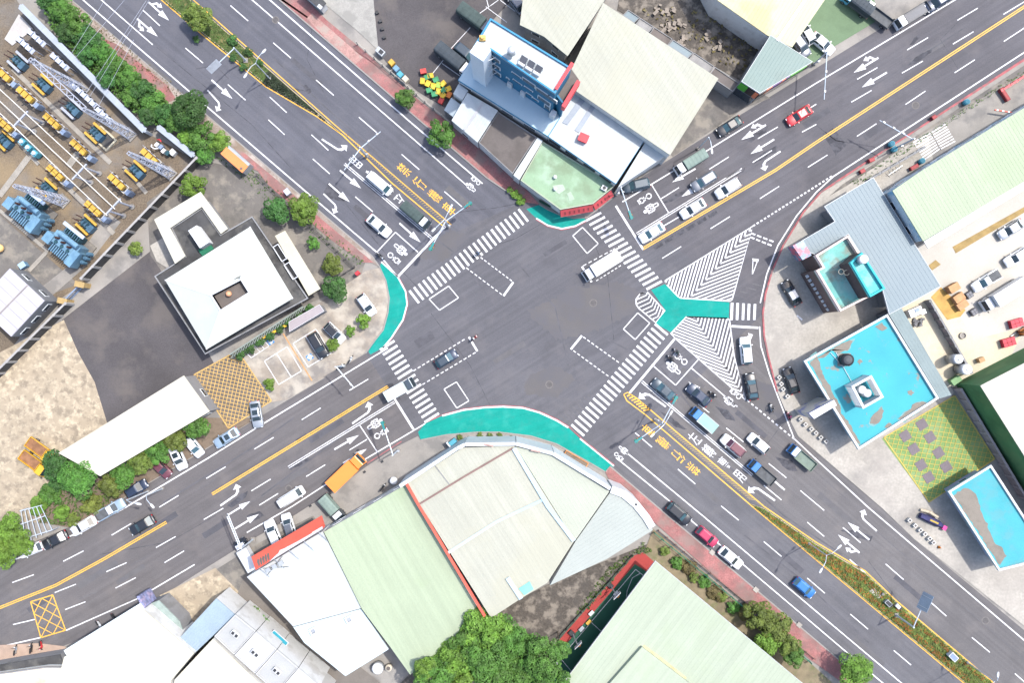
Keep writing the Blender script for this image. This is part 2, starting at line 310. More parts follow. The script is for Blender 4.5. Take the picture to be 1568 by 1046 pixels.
FADE = M('faded_asphalt', (0.093, 0.088, 0.088), rough=.95, var=.1, scale=.15, stain=(0.080,0.078,0.085), sscale=.2, samt=.95, sedge=(.40, .60))
for p in ([(806,478),(880,440),(950,432),(985,450),(972,480),(930,500),(880,515),(850,520)], [(810,575),(850,560),(880,580),(850,610),(800,600)], [(1108,560),(1180,590),(1230,650),(1190,640),(1140,610)], [(640,395),(690,350),(720,362),(680,400)]): poly('faded_patch', rough_outline(p, 5), FADE, 0.0225)
for a in ((620,330,700,390,760,470),(790,400,850,470,870,560),(930,520,1010,560,1070,640),(1100,700,1200,790,1290,850),(560,640,480,700,400,760),(450,640,380,690,250,770),(1020,330,1120,275,1240,205),(1290,160,1380,105,1480,40),(420,90,500,165,590,245),(160,60,260,150,330,205),(1140,820,1230,890,1330,985)): line('tyre_streak', [(a[0],a[1]),(a[2],a[3]),(a[4],a[5])], 2.2, M('tyre_dark', (0.070,0.069,0.076), rough=.9, var=.2, scale=.6, stain=(.083,.081,.09), sscale=.5, samt=.95, sedge=(.4,.6)), 0.0232)
for a in ((900,350,930,420,940,520),(660,480,720,560,760,640),(1250,600,1190,660,1160,700),(1330,860,1420,980,1460,1040),(150,850,260,830,330,790),(480,30,470,90,500,150),(1480,20,1440,60,1470,110),(300,105,330,100,350,120)): line('tar_seam', [(a[0],a[1]),(a[2],a[3]),(a[4],a[5])], 0.8, PATCH, 0.0238)
CUT = M('utility_cut', (0.066, 0.065, 0.073), rough=.95, var=.12, scale=.6, stain=(.078,.077,.086), sscale=.4, samt=.8); CUTL = M('light_cut', (0.094, 0.091, 0.094), rough=.95, var=.12, scale=.6, stain=(.082,.08,.088), sscale=.4, samt=.8)
for x, y, l, w, d, m in ((330,60,42,9,0,1),(470,110,60,7,0,0),(240,110,50,10,0,1),(560,330,46,8,0,0),(700,300,40,9,0,1),(650,520,30,14,1,0),(780,540,55,8,1,1),(850,380,40,7,1,0),(1090,300,60,9,1,1),(1250,180,46,9,1,0),(1420,80,60,8,1,1),(1340,200,40,10,1,0),(1060,580,44,9,0,1),(1150,650,60,8,0,0),(1280,780,70,9,0,1),(1390,900,52,8,0,0),(1090,760,60,8,0,1),(1210,860,50,9,0,0),(1330,1000,60,9,0,1),(500,660,60,8,1,0),(390,720,60,9,1,1),(250,800,50,9,1,0),(150,880,70,9,1,1),(60,925,40,8,1,0),(450,730,50,8,1,1),(330,810,44,9,1,0),(200,880,50,7,1,1)):
    u = (.76,.65) if d == 0 else (.85,-.53); v = (-u[1],u[0]); poly('repair_patch', rough_outline([(x-u[0]*l/2-v[0]*w/2, y-u[1]*l/2-v[1]*w/2), (x+u[0]*l/2-v[0]*w/2, y+u[1]*l/2-v[1]*w/2), (x+u[0]*l/2+v[0]*w/2, y+u[1]*l/2+v[1]*w/2), (x-u[0]*l/2+v[0]*w/2, y-u[1]*l/2+v[1]*w/2)], .6), (CUT, CUTL)[m], 0.0216)
# crossings
def zebra(first, last, vec, n, w):
    for i in range(n):
        a = lerp(first, last, i/(n-1)); line('crosswalk_stripe', [a, (a[0]+vec[0], a[1]+vec[1])], w)
zebra((627,445),(794,320),(14.5,19),25,3.5); zebra((897,338),(990,443),(23.5,-12.5),17,3.6)
zebra((582,536),(650,647),(22,-14),16,3.6); zebra((875,650.5),(1003,496),(19.4,17),24,3.6)
for x in (1121,1129.5,1138.5,1147,1156): line('crosswalk_stripe', [(x,463.5+(x-1120)*.06),(x-1,490)], 4)
# stop lines
for a in ((609,424,682,346),(943,315,985,382),(964,602,1033,519),(603,609,634,659),(1120,499.5,1161,502)): line('stop_line', [a[:2], a[2:]], 3.4)
# edge lines
line('edge_line', [(105,-20),(128,0),(288,138),(439,268),(578,387),(609,424)], 2); line('edge_line', [(391,-20),(414,0),(630,188),(739,281)], 2)
line('lane_line', [(133,-20),(156,0),(234,68)], 1.7); line('lane_line', [(365,-20),(387,0),(630,210),(726,293.5)], 1.8)
line('edge_line', [(953,688),(1077,791),(1250,937),(1420,1080)], 1.8); line('edge_line', [(943,701),(1033,774),(1059,798),(1250,960),(1385,1075)], 1.8)
line('edge_line', [(1163,500),(1165,530),(1178,573),(1192,610),(1216,672),(1250,704),(1328,776),(1568,981),(1600,1008)], 1.9)
line('edge_line', [(1620,47),(1568,80),(1276,270),(1250,294),(1220,330),(1191,376),(1174,420),(1164,464)], 2)
line('edge_line', [(1500,-24),(1461,0),(1248,128),(1080,232),(953,309)], 1.8)
line('edge_line', [(594,533),(395,654),(320,701),(188,780),(111,820),(34,853),(-30,876)], 2)
line('edge_line', [(-30,997),(0,991),(62,977)], 1.8); line('edge_line', [(101,966),(209,918),(298,865)], 1.8); line('edge_line', [(378,816),(447,776),(504,739),(560,703),(651,649)], 1.8)
line('red_line', [(1620,57),(1568,90),(1420,187),(1280,279),(1256,299)], 2.2, REDP)
line('red_line', [(562,710),(615,676)], 1.4, REDP)
# solid double lines towards the stop lines
for o in (-1.4, 1.4):
    line('double_white_line', [(527.6+o*.65,250.7-o*.76),(661+o*.65,364.6-o*.76)], 1.3); line('double_white_line', [(975+o*.53,358+o*.85),(1134+o*.53,260+o*.85)], 1.2)
    line('double_white_line', [(983+o*.65,584.5-o*.76),(1152+o*.65,728-o*.76)], 1.3); line('double_white_line', [(441.6+o*.53,716+o*.85),(604+o*.53,616+o*.85)], 1.2)
    line('double_yellow_line', [(984+o*.53,381+o*.85),(1188+o*.53,260+o*.85),(1248+o*.55,219+o*.85),(1568+o*.55,10+o*.85),(1620+o*.55,-24+o*.85)], 1.5, YELLOW)
    line('double_yellow_line', [(325+o*.5,757+o*.85),(594+o*.5,592+o*.85)], 1.5, YELLOW)
    line('double_yellow_line', [(-30+o*.4,941+o*.9),(0+o*.4,931+o*.9),(85+o*.5,897+o*.85),(160+o*.5,856+o*.85),(255+o*.5,800+o*.85)], 1.5, YELLOW)
line('median_line', [(225,-20),(248,0),(310,53),(408,133),(485,178),(524,206),(600,280),(681,348)], 1.7, YELLOW); line('median_line', [(273,-22),(297,0),(522,199),(691,344)], 1.5, YELLOW)
line('median_line', [(955,604),(960,614),(988,635),(1152,776),(1250,858),(1475,1046),(1510,1076)], 1.7, YELLOW); line('median_line', [(955,604),(961,601),(975,610),(1170,776),(1250,831),(1325,875),(1372,920),(1521,1046),(1556,1076)], 1.7, YELLOW)
LAD = M('ladder_paint', (0.26, 0.19, 0.09), rough=0.8, var=0.2, scale=2.0)
def ladder(a, b, c, d, n, mat=LAD, w=1.0, ins=0.2):
    for i in range(n):
        p, q = lerp(a, c, i/(n-1)), lerp(b, d, i/(n-1)); line('median_bar', [lerp(p, q, ins), lerp(p, q, 1-ins)], w, mat)
ladder((527,207),(530,205),(676,341),(686,338),48); ladder((528,210),(533,206),(676,342),(687,339),2)
ladder((1022,660),(1030,657),(1143,764),(1160,766),42); ladder((960,607),(966,604),(985,629),(996,627),8, YELLOW, 2.2, 0.0)
# dashed lane lines
dashes('lane_dash', [(353+65.5*k, 8+57*k, 380+65.5*k, 31.5+57*k) for k in range(6)] + [(219,15,245,39),(284,73,311,96),(349,129,376,153),(413,148,439,172),(411,183,436,206),(477,206,503,230),(479,243,505,266),(544,301,571,324)])
dashes('lane_dash', [(1191,194,1160.5,212),(1116,240,1086,259),(1182,230,1152.5,248.5),(1250,159,1222,176),(1250,190,1228,202),(1136,257.5,1112,272),(1343.5,103,1312.5,121),(1334.5,138,1303.5,156),(1421,57,1389,76),(1413,93,1381,111.5),(1497,12,1466,30.5),(1490.6,48,1459,67),(1572,0,1536.5,21.4),
 (1572,40,1537,63),(1492.6,91,1461.7,111),(1417,139,1386.6,159.5),(1342,189,1312,208.5),(1267,237,1237,256),(1193,285,1163.5,304),(1117.6,331.5,1088,350),(1043,377.4,1014,395.5),(1039.7,332,1015,346.5),(1039.7,287,1012.6,304)])
dashes('lane_dash', [(1112,655.5,1138.5,677),(1177,710,1204,732),(1225.5,751.5,1262,822-40),(1169.5,743.5,1196.6,766),(1086,632,1069,619),(1236,800,1262,822),(1290.6,808,1317.7,831.5),(1356,864,1383.5,888),(1301,857,1325,878),(1422,920,1449,944),(1488,976.5,1515.6,999.5),(1554,1032,1580,1055),
 (972.6,663,998.4,685),(1038,718.7,1064.7,741.4),(1104,775,1131,797),(1169.5,829.7,1196.6,852.6),(1236,885.7,1263,909),(1302,941,1329,964),(1368.5,996.6,1395,1019)])
dashes('lane_dash', [(491,625,462,643),(419,670,389.5,688),(345.6,715,316,733),(564,580.6,535,598),(273.5,759,244,777),(201,802,171,820),(128,844,97,860),(52,880.5,19,892.6),(414.5,734,385,752),(426,756,397,774),(498,712,469,730),(562,673,535,689.5),(342,778.6,312,796),(269,822,239,839),(282,844,252,862),(194,862,163,876),(208,885,177,901),(116.6,895,84,908),(131,922,100,934),(53.7,949,20,957)])
dashed('yield_dash', (1153,346),(1276,268),22,0.55,2.4); dashed('yield_dash', (1144,613),(1219,675),12,0.55,2.2)
for r in ((1150,357,1187,371),(1149,363,1184,377)): dashed('yield_dash', r[:2], r[2:], 4, 0.7, 2.4)
# motorcycle boxes and solid guide lines
for a in ((577,386,605.5,355.5),(605.5,355.5,640,386),(998,283,1024,326),(1034.5,590,1069,551),(1001,561,1034.5,590),(1059,564,1129,623),(551,651.6,577.6,692)): line('box_line', [a[:2], a[2:]], 1.6)
for p in (((657,458),(687,438),(702,456),(673,475)), ((877,361),(892,348),(916,373),(899,388)), ((680,596),(699,585),(718,614),(699.5,625)), ((954.5,504),(976.5,479),(995,495),(972.6,520))):
    for i in range(4): line('waiting_box_line', [p[i], p[(i+1) % 4]], 1.5)
for a, b, c, d, n in (((736,394),(786,432),(714,410),(771,453),9), ((893,407),(950,376),(913,430),(953,405),7), ((633,568),(714,518),(647,589),(731,538),12), ((893,516),(950,557),(878,537),(934,578),9)):
    dashed('turn_guide_dash', a, b, n, 0.6, 1.5); dashed('turn_guide_dash', c, d, n, 0.6, 1.5)
for a in ((786,432,771,453),(891,408,906,432),(718,516,731,538),(891,514,874,535)): line('turn_guide_line', [a[:2], a[2:]], 3.2)

# painted areas
W_OUT = [(584,401),(609,424),(621,446),(623.5,466),(617,490),(599,518),(586,533)]
poly('painted_corner', [(581.5,409)] + W_OUT + [(567,543),(564,538),(570,529)] + K_W[4::-1][:4], TEAL, 0.0245)
S_OUT = [(651,649),(677,637),(710,628),(744,624),(770,623),(801,625),(826,632),(852,644),(870,655),(888,672),(940,714)]
poly('painted_corner', [(640,662)] + S_OUT + [(927,722.5),(893,702.5),(852,679.5),(813,667.5),(764,661.5),(731,661.5),(684,665.5),(644,673.5)], TEAL, 0.0245)
N_OUT = [(806,320),(821,334),(839,345),(860,350),(881,346),(898,337)]
poly('painted_corner', [(826,313.5)] + N_OUT + [(893,333),(878,334.5),(855,328.5),(839,321.5)], TEAL, 0.0245)
poly('painted_crossing', [(1018,435),(1040,456),(1117,463),(1116,488),(1051,484),(1027,509),(1003,495),(1019,475),(997,444)], TEAL, 0.0245)
line('edge_line', W_OUT, 2.2); line('edge_line', S_OUT[1:9], 2.4); line('edge_line', [(888,672),(940,714)], 2); line('edge_line', N_OUT[1:], 2.2)
line('red_line', [(x+1.6, y) for x, y in W_OUT], 1.2, REDP, 0.0272); line('red_line', [(x+.8, y-1.8) for x, y in S_OUT], 1.4, REDP, 0.0272); line('red_line', [(x-.4, y+1.8) for x, y in N_OUT[1:]], 1.4, REDP, 0.0272)
# chevron islands
def seg_in(poly_, a, b):
    """pieces of segment a-b inside a polygon"""
    ts = [0.0, 1.0]; n = len(poly_)
    for i in range(n):
        p, q = poly_[i], poly_[(i+1) % n]; r = (b[0]-a[0], b[1]-a[1]); s = (q[0]-p[0], q[1]-p[1]); den = r[0]*s[1]-r[1]*s[0]
        if abs(den) < 1e-9: continue
        t = ((p[0]-a[0])*s[1]-(p[1]-a[1])*s[0])/den; u = ((p[0]-a[0])*r[1]-(p[1]-a[1])*r[0])/den
        if 0 < t < 1 and 0 <= u <= 1: ts.append(t)
    ts.sort(); out = []
    for t0, t1 in zip(ts, ts[1:]):
        if t1-t0 < 1e-6: continue
        m = lerp(a, b, (t0+t1)/2); ins = False; j = n-1
        for i in range(n):
            if (poly_[i][1] > m[1]) != (poly_[j][1] > m[1]) and m[0] < (poly_[j][0]-poly_[i][0])*(m[1]-poly_[i][1])/(poly_[j][1]-poly_[i][1])+poly_[i][0]: ins = not ins
            j = i
        if ins: out.append((lerp(a, b, t0), lerp(a, b, t1)))
    return out
def chevrons(outline, apex, step, n, d1, d2, w=1.9):
    for i in range(n):
        p = (apex[0]+step[0]*i, apex[1]+step[1]*i)
        for d in (d1, d2):
            for a, b in seg_in(outline, p, (p[0]+d[0]*140, p[1]+d[1]*140)): line('chevron_stripe', [a, b], w, WHITE, 0.0265)
    line('island_edge_line', list(outline) + [outline[0], outline[1]], 1.8)
T1 = [(1018,430),(1021,436),(1038,454),(1042,456.5),(1118,461),(1121,459),(1153,346)]
chevrons(T1, (1147,354), (-7.4,8.3), 24, (.28,-.96), (.93,-.36), 2.1)
T2 = [(1051,485),(1114,487.5),(1117,490),(1124,545),(1142,613),(1036,520),(1027,511)]
chevrons(T2, (1138,606), (-3.9,-6.3), 26, (-.93,-.36), (.25,-.967), 2.1)
T3 = [(991,447),(980,450),(974,458),(974,466),(978,472),(1004,494),(1018,476)]
chevrons(T3, (984,441), (2.9,5.5), 14, (-.84,.38), (.42,-1.2) if False else (.35,-.94), 1.6)
# lattice boxes
def lattice(q, n, m, mat=YELLOW, w=1.2, z=None, border=1.6, par=None):
    z = z or ZM
    for i in range(1, n+m):
        for rev in (0, 1):
            # diagonals of the n x m cell grid
            a = (i, 0) if i <= n else (n, i-n); b = (0, i) if i <= m else (i-m, m)
            P = [(x/n, y/m) for x, y in (a, b)]
            if rev: P = [(1-x, y) for x, y in P]
            line('lattice_line', [lerp(lerp(q[0], q[1], x), lerp(q[3], q[2], x), y) for x, y in P], w, mat, z + (0.001 if rev else 0))
    for i in range(4): line('lattice_border', [q[i], q[(i+1) % 4]], border, mat, z+0.002)
lattice(((47,922),(81,911.5),(100.6,965.7),(62.7,977)), 2, 3)
lattice(((297,574),(364,537),(416,614),(350,656)), 10, 12, M('ochre_paint', (0.42, 0.27, 0.09), var=0.2, scale=1.0), 1.0, 0.085)
lattice(((1353,670),(1461,606),(1522,703),(1422,769)), 11, 12, M('court_yellow', (0.40, 0.31, 0.07), var=0.15, scale=1.0), 0.75, 0.16)
for i, p in enumerate(((1411,650),(1423.5,669.7),(1436.4,693.4),(1448,714.8),(1385.5,667.6),(1398.5,687.7),(1409.8,712.3),(1421.4,731))):
    u = (-.53*7.6, .85*7.6) if 0 else (4.0, 6.4); v = (6.4, -4.0)
    poly('court_square', [(p[0]+u[0]+v[0], p[1]+u[1]+v[1]), (p[0]+u[0]-v[0], p[1]+u[1]-v[1]), (p[0]-u[0]-v[0], p[1]-u[1]-v[1]), (p[0]-u[0]+v[0], p[1]-u[1]+v[1])], M('slate_square', (0.13, 0.11, 0.12), var=0.08, scale=1), 0.165)

# arrows, built along +x from the tail (length 1) and mapped on
def arrow(kind, tail, tip, z=ZM):
    a, b = Vector(G(*tail)), Vector(G(*tip)); L = (b-a).length; d = (b-a)/L; n = Vector((-d.y, d.x)); mb = MB()
    T = lambda x, y: ((a + d*x*L + n*y*L).x, (a + d*x*L + n*y*L).y)
    s = 0.030
    def st(pts): mb.sheet([T(*p) for p in pts], z)
    if kind in 'srl' or kind in ('sl', 'sr'):
        if 's' in kind:
            st([(0,-s),(.56,-s),(.56,-.115),(1,0),(.56,.115),(.56,s),(0,s)])
            if len(kind) == 2:
                k = 1 if kind[1] == 'l' else -1
                mb.sheet([T(x, k*y) for x, y in ((.18,s),(.26,.12),(.34,.12),(.34,.07),(.50,.18),(.34,.27),(.34,.20),(.22,.20),(.10,s))], z)
        else:
            k = 1 if kind == 'l' else -1
            mb.sheet([T(x, k*y) for x, y in ((0,-.16),(.66,-.16),(.80,-.10),(.86,.0),(.95,-.02),(.86,.17),(.66,.06),(.76,.02),(.72,-.05),(.64,-.10),(0,-.10))], z)
    return mark('lane_arrow', mb)
for k, t, p in (('sl',(228,3),(259,31)),('sr',(210,28),(241.5,55.5)),('s',(324,122),(356,151)),('r',(314,141),(340,170)),('l',(496,208),(533,232)),('s',(520.5,260.5),(553,288.5)),('s',(503.6,281),(535.6,309.4)),('r',(492,300),(519,326)),('s',(611.6,341.5),(644,371)),
    ('sr',(1172.6,191),(1135,214)),('s',(1185.5,213),(1149,235.6)),('l',(1198,236),(1163,259)),('sr',(1345,88),(1307,111)),('s',(1358,110.5),(1319.5,133.4)),('s',(1065,258),(1029,279)),('s',(1080,279),(1043.5,301)),
    ('l',(1016,628),(977,600)),('s',(1034,609),(999.7,580.6)),('s',(1088,613),(1054,584.5)),('l',(1183,772),(1144,744)),('s',(1201.5,750.5),(1168,722)),('r',(1346,809.5),(1315,782)),('s',(1331,827),(1298,800)),('sl',(1316,847),(1283,819)),('r',(1150,545),(1146,508)),
    ('l',(536,644),(573,618)),('s',(512,688.5),(549.5,666.6)),('s',(525.5,709.7),(561.6,687.7)),('l',(334,770),(371,744)),('s',(349,789),(383.5,767.7)),('s',(360,810),(396.5,787.6))):
    arrow(k, t, p)
mark('yield_triangle', MB().sheet(PP([(1151.5,395.5),(1162,397),(1161,401),(1153.5,400)]), ZM)); line('yield_triangle', [(1153,398),(1151.8,420)], 1.3); line('yield_triangle', [(1160,399),(1152.2,420)], 1.3)
# lettering
def letters(txt, px, py, up, size=(1.5, 2.95), mat=WHITE, name='road_lettering', z=ZM, parent=None, bold=0.004):
    cu = bpy.data.curves.new('t', 'FONT'); cu.body = txt; cu.size = 1.0; cu.align_x = 'CENTER'; cu.align_y = 'CENTER'; cu.offset = bold
    to = bpy.data.objects.new('t', cu); COL.objects.link(to); dg = bpy.context.evaluated_depsgraph_get()
    me = bpy.data.meshes.new_from_object(to.evaluated_get(dg)); me.name = name
    bpy.data.objects.remove(to); bpy.data.curves.remove(cu)
    o = bpy.data.objects.new(name, me); COL.objects.link(o); me.materials.clear(); me.materials.append(mat)
    x, y = G(px, py); o.location = (x, y, z); o.rotation_euler = (0, 0, pxang(*up) - math.pi/2); o.scale = (size[0], size[1], 1); o.parent = parent or roadc
    return o
UPIN, UPOUT = (.76, .65), (-.76, -.65)
for c, x, y in (('用',544,247),('專',567,267),('轉',590,287),('左',613,306)): letters(c, x, y, UPIN)
for c, x, y in (('禁',620,261),('行',644,282),('機',667,301),('車',689,321)): letters(c, x, y, UPOUT, mat=YELLOW)
for c, x, y in (('左',1065,673),('轉',1087,692),('專',1111,711),('用',1134,730)): letters(c, x, y, UPOUT)
for c, x, y in (('禁',1060,717),('行',1037,698),('機',1014,677),('車',991,658)): letters(c, x, y, UPIN, mat=YELLOW)
# motorcycle and bicycle symbols
def ring(mb, T, cx, cy, r, w, z, n=14):
    o = [T(cx+math.cos(2*math.pi*i/n)*r, cy+math.sin(2*math.pi*i/n)*r) for i in range(n)]; q = [T(cx+math.cos(2*math.pi*i/n)*(r-w), cy+math.sin(2*math.pi*i/n)*(r-w)) for i in range(n)]
    mb.add([(x, y, z) for x, y in o+q], [(i, (i+1) % n, n+(i+1) % n, n+i) for i in range(n)])
def symbol(px, py, up, s=1.0, both=True):
    c = G(px, py); a = pxang(*up)-math.pi/2; cs, sn = math.cos(a), math.sin(a)
    T = lambda x, y: (c[0]+(x*cs-y*sn)*s, c[1]+(x*sn+y*cs)*s)
    mb = MB()
    def bar(x0, y0, x1, y1, w):
        d = Vector((x1-x0, y1-y0)).normalized(); n = Vector((-d.y, d.x))*w/2
        mb.sheet([T(x0+n.x, y0+n.y), T(x1+n.x, y1+n.y), T(x1-n.x, y1-n.y), T(x0-n.x, y0-n.y)], ZM)
    # scooter seen head-on: helmet, shoulders, shield, two bars, wheel
    ring(mb, T, -.75, 1.0, .24, .24, ZM); bar(-1.3, .62, -.2, .62, .26)
    for x in (-1.25, -.95, -.55, -.25): bar(x, .45, x, -.25, .16)
    bar(-1.2, .1, -.3, .1, .16); bar(-1.2, -.3, -.3, -.3, .2); bar(-.95, -.4, -.95, -1.0, .14); bar(-.55, -.4, -.55, -1.0, .14); bar(-.95, -1.05, -.55, -1.05, .14)
    mark('motorcycle_symbol', mb)
    if both:
        mb = MB(); ring(mb, T, .8, .62, .42, .15, ZM); ring(mb, T, .8, -.55, .42, .15, ZM); bar(.8, .4, .8, -.3, .14); bar(.5, .15, 1.15, .15, .12); bar(.45, 1.1, 1.15, 1.1, .12); bar(.8, 1.1, .8, .7, .1)
        mark('bicycle_symbol', mb)
symbol(608,388,UPIN,1.25); symbol(725,282,UPOUT,.9); symbol(993,311,(-.85,.53),1.3); symbol(1037,557,UPOUT,1.35); symbol(1122,610,UPOUT,1.1); symbol(951,694,UPIN,.9); symbol(578,657,(.85,-.53),1.3)
# disabled bays
for px, py in ((414,523),(474,547)):
    o = poly('disabled_bay_panel', [(px-6,py-1),(px+2,py-6),(px+7,py+1),(px-1,py+6)], M('bay_blue', (0.03, 0.17, 0.42), var=0.1, scale=1), 0.10)
    letters('♿', px+.5, py, (.4,-.9), (0.75,0.75), WHITE, 'disabled_bay_symbol', 0.106, bold=0.02)
def rect_lines(name, q, w=1.2, z=0.09, mat=WHITE):
    for i in range(4): line(name, [q[i], q[(i+1) % 4]], w, mat, z)
rect_lines('bay_line', ((405,553),(440,531),(462,568),(427,589))); line('bay_line', [(424,542),(446,577)], 1.2, WHITE, 0.09)
rect_lines('bay_line', ((449,526),(484,504),(507,541),(472,562))); line('bay_line', [(468,515),(490,550)], 1.2, WHITE, 0.09)
rect_lines('bay_line', ((376,539),(404,521),(412,530),(385,548)), 1.0)
for i in range(4): line('bay_line', [lerp((376,539),(404,521),i/4), lerp((385,548),(412,530),i/4)], 0.9, WHITE, 0.092)
line('kerb_line', [(434,511),(478,583)], 2.2, M('orange_line', (0.38, 0.22, 0.10), var=0.25, scale=1.0), 0.09)
for a in ((732,22,763,0),(744,10,776,34),(690,75,720,42),(700,62,722,78),(662,113,690,78),(677,97,704,116),(745,-2,748,10),(766,0,790,18)): line('bay_line', [a[:2], a[2:]], 1.0, WHITE, 0.115)
for i in range(8):       # pedestrian bars in the east yard
    a = lerp((1398,218),(1414,245), i/7); b = lerp((1424,204),(1438,228), i/7); line('yard_stripe', [a, b], 1.9, WHITE, 0.15)
    a = lerp((1426,203),(1440,228), i/7); b = lerp((1447,190),(1462,216), i/7); line('yard_stripe', [a, b], 1.9, WHITE, 0.15)
rect_lines('court_line', ((858,1008),(973,872),(1000,893),(885,1040)), 0.8, 0.2); line('court_line', [(958,925),(960,905),(968,885),(980,878)], 0.8, WHITE, 0.2); line('court_line', [(905,953),(935,980)], 0.8, WHITE, 0.2)
line('yard_arrow', [(1228,490),(1220,483)], 2.5, WHITE, 0.15)
# manhole covers
MANH = M('manhole_iron', (0.075, 0.07, 0.07), rough=0.7, var=0.2, scale=2); MRING = M('manhole_ring', (0.12, 0.11, 0.105), var=0.2, scale=2)
for px, py, r in ((422,30,.65),(908.5,464,.7),(841,589,.7),(442,748,.6),(1402,161,.7),(1509,951,.7),(122,21,.5)):
    x, y = G(px, py); mb = MB(); n = 18; ring(mb, lambda a, b: (x+a, y+b), 0, 0, r, .16, 0.030, n); o = mb.build('manhole_frame', MRING, roadc)
    MB().sheet([(x+math.cos(2*math.pi*i/n)*(r-.17), y+math.sin(2*math.pi*i/n)*(r-.17)) for i in range(n)], 0.031).build('manhole_cover', MANH, roadc)
# ================================================================ buildings
def offset(P, d):
    """polygon moved outwards by d (ccw input)"""
    P = ccw(P); n = len(P); out = []
    for i in range(n):
        a, b, c = Vector(P[i-1]), Vector(P[i]), Vector(P[(i+1) % n]); u = (b-a).normalized(); v = (c-b).normalized()
        n1 = Vector((u.y, -u.x)); n2 = Vector((v.y, -v.x)); k = 1 + n1.dot(n2); m = (n1+n2)/max(k, 0.35); out.append((b + m*d)[:])
    return out
def ring_mb(mb, P, w, z0, z1):
    A = ccw(P); B = offset(A, -w); n = len(A)
    vs = [(x, y, z0) for x, y in A] + [(x, y, z1) for x, y in A] + [(x, y, z1) for x, y in B] + [(x, y, z0) for x, y in B]
    fs = []
    for i in range(n):
        k = (i+1) % n
        fs += [(i, k, n+k, n+i), (n+i, n+k, 2*n+k, 2*n+i), (2*n+i, 2*n+k, 3*n+k, 3*n+i)]
    return mb.add(vs, fs)
def rib_mb(mb, P, z, ang, sp, w=0.05, h=0.018):
    sp *= .62
    """standing seams across a roof polygon"""
    d = Vector((math.cos(ang), math.sin(ang))); n = Vector((-d.y, d.x)); pr = [Vector(p).dot(n) for p in P]
    t = min(pr) + sp*0.5
    while t < max(pr):
        c = n*t; a = (c - d*400)[:]; b = (c + d*400)[:]
        for p, q in seg_in(P, a, b):
            p = Vector(p); q = Vector(q); o = n*w/2
            if (q-p).length < 0.5: continue
            mb.add([(*(p-o), z), (*(q-o), z), (*(q+o), z), (*(p+o), z), (*p, z+h), (*q, z+h)], [(0, 1, 5, 4), (2, 3, 4, 5), (0, 4, 3), (1, 2, 5)])
        t += sp
    return mb
WPANE = M('window_pane', (0.025, 0.035, 0.045), rough=0.12, var=0.3, scale=0.8, spec=0.6, fine=0)
WFRAME = M('window_frame', (0.55, 0.57, 0.58), rough=0.5)
SHUT = M('roller_shutter', (0.22, 0.24, 0.25), rough=0.5, var=0.1, scale=0.5)
def wall_items(root, P, z0, z1, sill=1.0, sp=3.4, size=(1.6, 1.2), floor=3.2, doors=True, skip=()):
    """windows and shutters on the walls that face the street crossing"""
    P = ccw(P); n = len(P); o = root.location
    for i in range(n):
        if i in skip: continue
        a, b = Vector(P[i]), Vector(P[(i+1) % n]); L = (b-a).length
        if L < 4: continue
        u = (b-a)/L; nn = Vector((u.y, -u.x)); mid = (a+b)/2
        if nn.dot(-mid) < 4: continue
        if abs(mid.x) > 100 or abs(mid.y) > 68: continue
        k = max(1, int((L-1)/sp)); fl = 0; z = z0
        while z + 2.4 < z1:
            for j in range(k):
                c = a + u*(L*(j+.5)/k); q = math.atan2(u.y, u.x)
                if fl == 0 and doors and j % 3 == 1:
                    w = MB(o).box((*(c+nn*.03), z+1.25), (2.4, .09, 2.5), q).build('shutter_door', SHUT, root)
                else:
                    if z + sill + size[1] > z1 - .2: continue
                    w = MB(o).box((*(c+nn*.03), z+sill+size[1]/2), (size[0], .10, size[1]), q).build('window', WFRAME, root)
                    MB(o).box((*(c+nn*.06), z+sill+size[1]/2), (size[0]-.22, .08, size[1]-.22), q).build('pane', WPANE, w)
            z += floor; fl += 1
def bldg(name, label, pts, z, wall, roof, cat='building', rib=None, ribmat=None, par=None, eave=0.0, wins=True, th=0.2, z0=0.0, group=None, ww=None, fascia=None, inset=0.0):
    P = ccw(PP(pts, z + (par[0] if par else 0))); c = cen(P); r = thing(name, label, cat, (c[0], c[1], z0), 0, group); o = r.location
    WP = offset(P, -inset) if inset else P
    MB(o).prism(WP, z0, z-th, cap=False).build('wall', wall, r)
    Q = offset(P, eave) if eave else P
    ro = MB(o).prism(Q, z-th, z, bot=True).build('roof', roof, r)
    if rib: rib_mb(MB(o), offset(Q, -.12), z, rib[0], rib[1]).build('roof_seams', ribmat or roof, ro, kind='stuff')
    if par: ring_mb(MB(o), P, par[1], z+.003, z+par[0]).build('parapet', par[2], r)
    if fascia: ring_mb(MB(o), offset(Q, .06), .055, z-fascia[0], z+.03).build('fascia', fascia[1], r)
    if wins: wall_items(r, WP, z0, z-th, **(ww or {}))
    return r, P
def part_prism(root, name, pts, z0, z1, mat, zt=None): return MB(root.location).prism(PP(pts, z1 if zt is None else zt), z0, z1).build(name, mat, root)
def edge_ang(a, b): return pxang(b[0]-a[0], b[1]-a[1])

